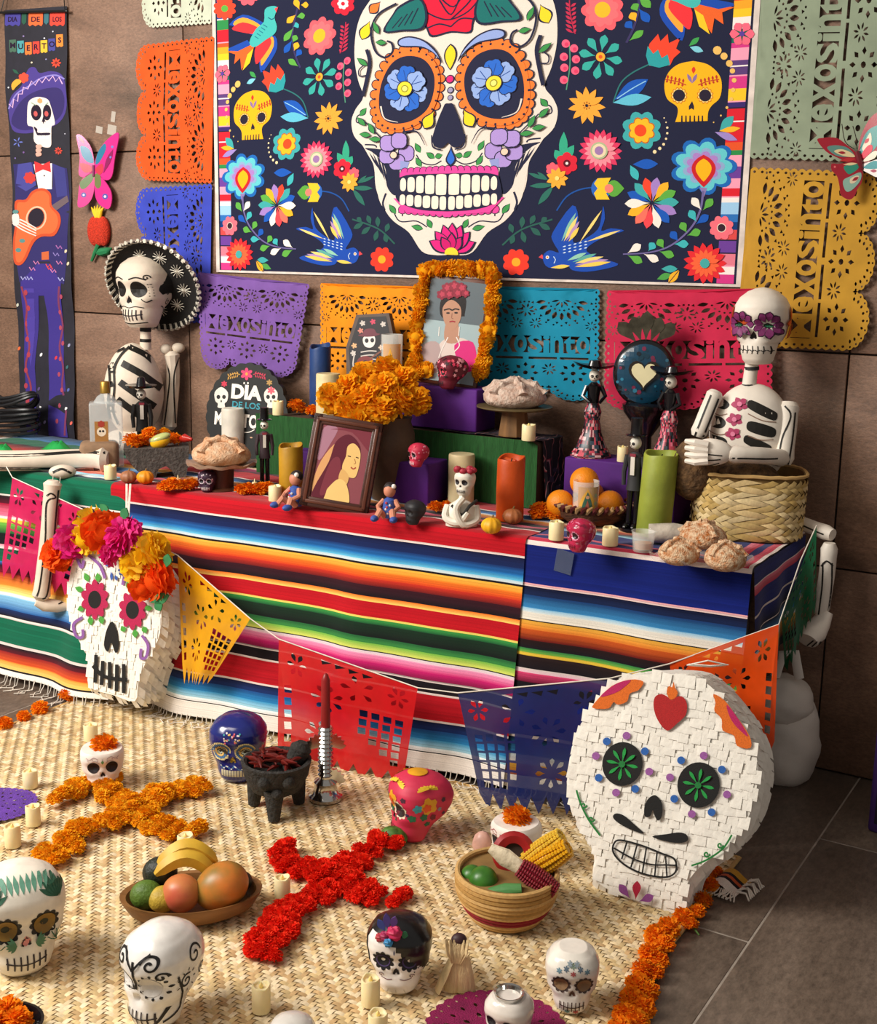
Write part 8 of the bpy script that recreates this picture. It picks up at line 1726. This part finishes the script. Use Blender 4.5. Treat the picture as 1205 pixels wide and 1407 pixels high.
for f in mb.f:
    c = sum((Vector(mb.v[i]) for i in f), Vector())/len(f); fr_ = c.y < -.12*h
    if c.z > .22*h and (not fr_ or (c.z > (.70-.9*(c.x/h-.02))*h if c.x > -.05*h else c.z > .88*h)): keep.append(f)
mb.f = keep; mb.c = mb.c[:len(keep)]; mb.build('black_hair', mat('gloss_black_hair', '#0e0d10', rough=.3, coat=.3), t)
for (x, y, z, r, c) in ((-.03, -.33, .93, .10, '#c8285a'), (-.15, -.33, .88, .07, '#a82a5a'), (-.22, -.3, .84, .06, '#b83a4a'), (-.1, -.38, .82, .06, '#3a8ac0')): 
    MB().color(c).ball((x*h, y*h, z*h), (r*h, r*h*.7, r*h), 16, 12, fn=lambda d: 1+.14*math.sin(6*math.atan2(d.z, d.x)+5*abs(d.y))).build('crown_flower', None, t)
for (x0, z0, x1, z1, c) in ((-.15, .95, -.25, 1.1, '#3a4a98'), (-.12, .98, -.14, 1.2, '#4a3a88'), (-.06, 1.0, -.02, 1.16, '#5a3a80'), (.05, .92, .15, .9, '#1f6a48')): MB().color(c).prism([(x*h, z*h) for x, z in petal(x0, z0, x1, z1, .1, 6)], -.32*h, -.30*h).build('crown_leaf', None, t)
def scroll(A, h):
    K_ = '#141214'; A.l([(0, .45*h), (.01*h, .6*h), (0, .75*h)], .028*h, K_)
    for s in (-1, 1): A.l(swirl(s*.17*h, .74*h, .09*h, 1.4, PI/2*(1+s), -s), .022*h, K_); A.l(swirl(s*.26*h, .62*h, .05*h, 1.2), .018*h, K_); A.l([(0, .66*h), (s*.08*h, .76*h), (s*.15*h, .83*h)], .022*h, K_)
    for i in range(12): t = 2*PI*i/12; A.p(petal((.155*1.1+.11*math.cos(t))*h, (.5+.11*math.sin(t))*h, (.155*1.1+.145*math.cos(t))*h, (.5+.145*math.sin(t))*h, .03*h, 4), K_)
    A.l([(.1*h, .05*h), (.18*h, .12*h), (.24*h, .25*h)], .02*h, K_)
def scroll2(A, h):
    K_ = '#141214'; A.l(swirl(.12*h, .72*h, .1*h, 1.4), .02*h, K_); A.l(swirl(.0*h, .5*h, .08*h, 1.4, 1), .02*h, K_); A.l(swirl(.28*h, .5*h, .08*h, 1.4, 2), .02*h, K_); A.l([(-.2*h, .12*h), (-.02*h, .2*h), (-.05*h, .4*h), (-.12*h, .6*h)], .022*h, K_)
    for i in range(9): t = 2*PI*i/9; A.l([(.0*h+.1*h*math.cos(t), .5*h+.1*h*math.sin(t)), (.13*h*math.cos(t), .5*h+.13*h*math.sin(t))], .012*h, K_, sm=False)
fskull(222, 1396, 136, '#f0ece6', 'white skull painted with black scrolls in front of the fruit bowl', -.75, eye=('#d8d4ce', None), nose=None, wide=.92, deco=scroll, side=scroll2, gloss=True)
def leaves(A, h):
    for s in (-1, 1):
        for i in range(7): t = .6+i*.25; A.p(petal(s*.3*h, .72*h, s*.3*h-s*.2*h*math.cos(t), .72*h+.2*h*math.sin(t), .04*h), '#2f5f48')
        for i in range(6): A.p(petal(s*.08*h, .34*h, s*(.08+.1*math.cos(-1+i*.4))*h, (.34+.09*math.sin(-1+i*.4))*h, .03*h), '#4a7a5a')
        for i in range(8): A.l([(s*.26*h, .3*h), (s*(.26+.1*math.cos(i*.5-1))*h, (.3+.1*math.sin(i*.5-1))*h)], .01*h, '#2f5f48', sm=False)
    for i in range(9): A.p(petal((-.2+.05*i)*h, .82*h, (-.22+.055*i)*h, .94*h, .045*h), '#5a8f78')
    A.p(petal(0, .42*h, 0, .3*h, .09*h), '#d88a88')
fskull(30, 1322, 142, '#ece4d4', 'big white skull painted with green palm leaves at the left edge', .15, eye=('#8a6a2a', '#1a1614', '#2a2a14'), nose='#1a1614', deco=leaves)
t, k = fskull(784, 1380, 90, '#efe8dc', 'ivory ceramic skull candle holder with fine painted flowers at the bottom right', .05, flat_top=.95, eye=('#8a6a4a', '#4a3a34'), nose='#6a4a38', tooth='#4a3228', wide=1.05, gloss=True, deco=lambda A, h: [A.p(rosette(x*h, z*h, .02*h, .045*h, 6, 3), c) for x, z, c in ((-.2, .72, '#6a8a98'), (-.1, .76, '#5a6a78'), (0, .8, '#7a8a78'), (.1, .76, '#5a6a78'), (.2, .72, '#6a8a98'), (0, .7, '#b85a5a'), (-.05, .82, '#8a98a0'), (.05, .82, '#8a98a0'), (-.06, .06, '#5a8a8a'), (.06, .06, '#b8484a'))])
MB().lathe([(18*k, 84*k), (17*k, 87*k), (13*k, 87*k), (12*k, 82*k), (0, 82*k)], 20).build('candle_hole', mat('dark_hole', '#3a2a20', rough=.8), t)
t, k = fskull(697, 1432, 76, '#e9e0d6', 'small pale skull with a silver cup on top standing on the magenta doily', -.5, flat_top=.9, gloss=True); CHR = mat('polished_silver', '#c8c6c2', rough=.15, metal=1., var=.05)
MB().lathe([(17*k, 60*k), (20*k, 74*k), (21*k, 77*k), (18*k, 76*k), (15*k, 66*k), (0, 65*k)], 24).build('silver_cup', CHR, t)
fskull(402, 1466, 76, '#d9d4cc', 'pale grey skull just showing at the bottom edge', 0., gloss=True)
# mortar with chillies
P = fp(377, 1120); P = P+Vector((-.02, .035, 0)); g = Loc(P, 377, 1128); k = g.k; zr = 72*k
t = thing('stone_mortar', 'dark three-legged stone mortar full of dried chillies', 'mortar', P, g.rz); BAS = mat('black_basalt', '#34322f', rough=.85, var=.3, scale=80, bump=.7, bscale=140)
MB().lathe([(20*k, 24*k), (34*k, 32*k), (44*k, 52*k), (48*k, zr), (44*k, zr+.003), (40*k, zr-.003), (36*k, 52*k), (0, 46*k)], 32).build('bowl', BAS, t)
for a_ in (-PI/2-.1, PI/6, 5*PI/6): MB().tube([(30*k*math.cos(a_), 30*k*math.sin(a_), 40*k), (34*k*math.cos(a_), 34*k*math.sin(a_), 20*k), (36*k*math.cos(a_), 36*k*math.sin(a_), 0)], [15*k, 11*k, 8*k], 10).build('leg', BAS, t)
for sx in (-1, 1): MB().ball((sx*16*k, -42*k, 56*k), (9*k, 6*k, 9*k), 10, 8).build('carved_eye', BAS, t)
MB().ball((0, -41*k, 40*k), (8*k, 8*k, 7*k), 10, 8).build('carved_snout', BAS, t)
rnd = random.Random(8); CH = mat('dried_chilli', '#6a1a14', rough=.35, var=.3, scale=30)
for i in range(46):
    a_ = rnd.uniform(0, 6.28); r_ = 32*k*math.sqrt(rnd.random()); b_ = rnd.uniform(0, 6.28); L_ = rnd.uniform(10, 16)*k; z = zr+rnd.uniform(-6, 7)*k; c = Vector((r_*math.cos(a_), r_*math.sin(a_), z)); d = Vector((math.cos(b_), math.sin(b_), rnd.uniform(-.3, .3)))*L_
    o = MB().tube([tuple(c-d), tuple(c+Vector((0, 0, 2*k))), tuple(c+d)], [1.2*k, 3.4*k, .8*k], 6).build('dried_chilli', CH); o.matrix_world = t.matrix_basis; tag(o, 'dark red dried chilli in the heap inside the stone mortar', 'chilli', 'chillies in the stone mortar')
q = t.matrix_basis @ Vector((26*k, 0, zr)); o = MB().tube([(-8*k, 0, -16*k), (0, 0, 0), (8*k, 0, 16*k), (10*k, 0, 24*k)], [11*k, 13*k, 15*k, 7*k], 16).build('stone_pestle', BAS); o.location = q; o.rotation_euler = (0, 0, g.rz); tag(o, 'dark stone pestle leaning in the mortar', 'pestle')
# silver candlestick
P = fp(434, 1100)+Vector((.012, .03, 0)); g = Loc(P, 434, 1105); k = g.k; t = thing('silver_candlestick', 'hammered silver candlestick with fan leaves holding a red taper', 'candlestick', P, g.rz)
MB().lathe([(23*k, 0), (23*k, 4*k), (18*k, 8*k), (15*k, 20*k), (16*k, 24*k), (9*k, 30*k), (9*k, 34*k)], 24).build('foot', CHR, t)
mb = MB(); z = 32*k
while z < 104*k: mb.lathe([(8.5*k, z), (11*k, z+3*k), (8.5*k, z+6*k)], 12); z += 6*k
mb.build('beaded_column', CHR, t)
for (x, z, s) in ((18, 84, 1), (-18, 84, -1), (22, 34, 1)):
    for i in range(5): a_ = .1+i*.35; MB().prism(petal(s*6*k, (z-10)*k, s*(6+22*math.cos(a_))*k, (z-10+22*math.sin(a_))*k, 8*k, 6, .7), -.004-.002*i, -.001).build('fan_leaf', CHR, t, smooth=False)
o = MB().lathe([(6.5*k, 0), (6*k, 66*k), (3*k, 74*k), (0, 76*k)], 14).build('taper_candle', mat('red_wax', '#8a1a1a', rough=.4, var=.05)); o.location = P+Vector((0, 0, 104*k)); tag(o, 'dark red taper candle in the silver candlestick', 'candle')
# prickly fruit and stone
P = fp(538, 1160); k = mpp(P); o = MB().ball((0, 0, 13*k), (19*k, 14*k, 13*k), 20, 12, fn=lambda d: 1+.03*math.sin(20*d.x)*math.sin(18*d.z)).build('green_fruit', mat('speckled_green', '#4f7a2c', rough=.5, var=.35, scale=60)); o.location = P; o.rotation_euler = (0, .3, .5); tag(o, 'speckled green fruit at the end of the red cross', 'fruit')
P = fp(662, 1176); k = mpp(P); o = MB().ball((0, 0, 18*k), (14*k, 12*k, 19*k), 9, 7, fn=lambda d: 1+.15*mnoise.noise(d*2)).build('pink_stone', mat('rose_stone', '#d8a898', rough=.4, var=.12)); o.location = P; tag(o, 'pale pink rough stone beside the second skull planter', 'stone')
# coiled basket with corn
P = fp(682, 1275)+Vector((-.01, .065, 0)); g = Loc(P, 682, 1255); k = g.k; t = thing('coiled_basket', 'straw coiled basket with red band holding corn and fruit', 'basket', P, g.rz)
for i in range(11):
    z = (4+i*6)*k; rr = (48+20*math.sin(min(1, i/8)*PI/2))*k; MB().color(['#b98f52', '#c8a064', '#ad8448'][i % 3] if i not in (2, 3) else '#8a1f28').tube([(rr*math.cos(a_), rr*math.sin(a_), z) for a_ in [j*2*PI/40 for j in range(41)]], 3.9*k, 7, caps=False).build('straw_coil', STRAW, t)
MB().lathe([(0, 5*k), (46*k, 6*k), (64*k, 60*k)], 36).build('basket_lining', mat('basket_lining'), t)
def inb(x, y, z): return t.matrix_basis @ Vector((x*k, y*k, z*k))
LIME = mat('green_fruit_skin', '#3f7a28', rough=.35, var=.2, scale=30)
for (x, y, z, r, lb) in ((-32, -18, 58, 20, 'shiny green fruit at the front left in the coiled basket'), (-48, -4, 56, 16, 'green fruit behind the front one in the coiled basket')):
    o = MB().ball((0, 0, 0), r*k, 20, 14).build('green_fruit', LIME); o.location = inb(x, y, z); tag(o, lb, 'fruit')
o = MB().tube([(-26*k, 0, -3*k), (0, 0, 0), (22*k, 0, 3*k)], [4*k, 10*k, 8*k], 12).build('green_corn_husk', mat('husk_green', '#4f8a4a', rough=.6, bump=.4, bscale=60, stretch=(.2, 1, 1))); o.location = inb(-2, -42, 58); o.rotation_euler = (0, 0, g.rz); tag(o, 'green corn husk lying at the front of the coiled basket', 'corn')
o = thing('red_gourd_half', 'hollow red gourd slice at the back of the coiled basket', 'gourd', inb(8, 28, 78), g.rz); MB().lathe([(26*k, 0), (30*k, 6*k), (24*k, 12*k), (14*k, 10*k), (14*k, 4*k), (26*k, 0)], 28, M=Matrix.Rotation(R(70), 4, 'X')).build('red_rind', mat('red_rind', '#a81f20', rough=.4, var=.2), o); MB().lathe([(0, 4*k), (15*k, 5*k)], 20, M=Matrix.Rotation(R(70), 4, 'X')).build('dark_hollow', mat('dark_hole'), o)
def corn(loc, L_, r, col, rot, label, husk=None):
    t_ = thing('corn_cob', label, 'corn', loc, rot=rot); n = 16
    mb = MB()
    for i in range(12):
        for j in range(n): a_ = 2*PI*j/12; s = (j+.5)/n; rr = r*(.6+.4*math.sin(PI*(.15+.8*s))); a_ = 2*PI*i/12; mb.ball((rr*math.cos(a_), rr*math.sin(a_), s*L_), (r*.24, r*.24, L_/n*.6), 5, 4)
    mb.build('kernels', mat('kernel_'+col.strip('#'), col, rough=.35, var=.15, scale=200), t_, kind='stuff'); MB().lathe([(0, 0), (r*.8, L_*.05), (r*.92, L_*.5), (r*.6, L_*.95), (0, L_)], 14).build('cob', mat('kernel_'+col.strip('#')), t_)
    if husk: MB().tube([(0, 0, .0), (0, 0, -L_*.4), (0, 0, -L_*.8)], [r*.8, r*1.0, r*.5], 10, flat=.7).build('husk', mat('pale_husk', husk, rough=.7, bump=.4, bscale=60), t_)
corn(inb(26, 12, 58), 72*k, 15*k, '#f2b41c', (0, R(52), g.rz+R(-8)), 'front yellow corn cob leaning out of the coiled basket')
corn(inb(20, 24, 62), 74*k, 13*k, '#f4c840', (0, R(46), g.rz+R(-8)), 'rear yellow corn cob leaning out of the coiled basket')
corn(inb(16, -20, 82), 58*k, 13*k, '#8a1428', (0, R(118), g.rz+R(-12)), 'dark red corn cob with pale husk across the coiled basket', '#e8d8b8')
# corn husk doll
P = fp(625, 1362); g = Loc(P, 625, 1362); k = g.k; t = thing('corn_husk_doll', 'dry corn husk doll beside the black-haired skull', 'doll', P, g.rz); HUSK = mat('dry_husk', '#e2c694', rough=.7, var=.2, scale=14, stretch=(4, 4, .4), bump=.4, bscale=60)
for (x0, x1, w_) in ((-4, -24, 12), (2, -6, 14), (8, 12, 14), (12, 22, 10)): MB().tube([(x0*k, 0, 52*k), ((x0+x1)/2*k, -4*k, 28*k), (x1*k, -2*k, 1*k)], [7*k, w_*.8*k, w_*.7*k], 8, flat=.4).build('husk_skirt', HUSK, t)
for i in range(6): MB().tube([((-14+6*i)*k, -4*k, 80*k), ((-10+4.5*i)*k, -9*k, 64*k), ((-4+2*i)*k, -6*k, 46*k)], [2*k, 4.5*k, 2*k], 6, flat=.5).build('husk_shawl', HUSK, t)
MB().color('#3a2024').ball((4*k, 2*k, 77*k), (11*k, 9*k, 9*k), 12, 8).build('dark_tip', None, t)
# fruit bowl
P = fp(248, 1268)+Vector((-.01, .05, 0)); g = Loc(P, 250, 1262); k = g.k; t = thing('wooden_fruit_bowl', 'oval wooden bowl of bananas, mango and apple', 'bowl', P, g.rz)
MB().lathe([(62*k, 0), (84*k, 10*k), (94*k, 26*k), (96*k, 32*k), (88*k, 30*k), (78*k, 14*k), (0, 8*k)], 44, fn=lambda p: (p[0], p[1]*.62, p[2])).build('bowl_body', mat('turned_wood', '#8f6234', rough=.5, var=.25, scale=6, stretch=(1, 4, 6)), t)
def inf(x, y, z): return t.matrix_basis @ Vector((x*k, y*k, z*k))
o = MB().ball((0, 0, 0), (38*k, 33*k, 31*k), 28, 18, fn=lambda d: 1-.06*d.x*abs(d.x)).build('mango', mat('mango_skin', '#c8702a', rough=.4, var=.3, scale=12, col2='#6a6a2c')); o.location = inf(42, -14, 44); o.rotation_euler = (0, R(-25), g.rz); tag(o, 'large green and orange mango at the right of the fruit bowl', 'fruit')
o = MB().ball((0, 0, 0), (26*k, 25*k, 26*k), 24, 16, fn=lambda d: 1-.12*max(0, d.z-.6)).build('apple', mat('apple_skin', '#b8503c', rough=.4, var=.2, scale=10, col2='#c88a48')); o.location = inf(-14, -18, 40); tag(o, 'rosy apple left of the mango in the fruit bowl', 'fruit')
for i, (x, y, z, lb) in enumerate(((-5, 18, 62, 'upper banana arching over the fruit bowl'), (-8, 8, 52, 'lower banana behind the apple in the fruit bowl'))):
    o = MB().tube([((-40+80*s)*k, 4*k*math.sin(PI*s), 24*k*math.sin(PI*s)) for s in [j/10 for j in range(11)]], [4*k]+[(8+6*math.sin(PI*j/10))*k for j in range(1, 10)]+[3*k], 6).build('banana', mat('banana_skin', '#ecbc3a', rough=.5, var=.2, scale=12)); o.location = inf(x, y, z); o.rotation_euler = (0, .1*i, g.rz); tag(o, lb, 'banana')
for (x, y, z, r, c, lb) in ((-44, 26, 50, 24, '#22281c', 'black-green avocado at the back left of the fruit bowl'), (-62, -4, 34, 22, '#5a7a2a', 'green fruit at the left end of the fruit bowl'), (-40, -16, 32, 20, '#c8a83a', 'yellow fruit between apple and green fruit in the bowl'), (66, 12, 34, 16, '#2a2a20', 'dark avocado behind the mango in the fruit bowl')):
    o = MB().ball((0, 0, 0), (r*k, r*k*.85, r*k*.9), 20, 14, fn=lambda d: 1+.08*d.x).build('fruit', mat('fruit_'+c.strip('#'), c, rough=.5, var=.2, bump=.3, bscale=150)); o.location = inf(x, y, z); o.rotation_euler = (0, 0, g.rz); tag(o, lb, 'fruit')
# bowl with blooms in the corner
P = fp(10, 1432); k = mpp(P); t = thing('black_bowl', 'black bowl of marigolds in the bottom left corner', 'bowl', P, facing(P)); MB().lathe([(30*k, 0), (46*k, 20*k), (50*k, 30*k), (46*k, 30*k), (38*k, 16*k), (0, 12*k)], 28).build('bowl_body', mat('black_ceramic'), t)
for i, (x, y, lb) in enumerate(((-16, 4, 'orange marigold at the left in the black corner bowl'), (14, -6, 'orange marigold at the right in the black corner bowl'), (2, 22, 'orange marigold at the back in the black corner bowl'))): bloom(FL_D, t.matrix_basis @ Vector((x*k, y*k, 34*k)), 21*k, None, 'marigold', lb, 'flower', 'blooms in the corner bowl', i)
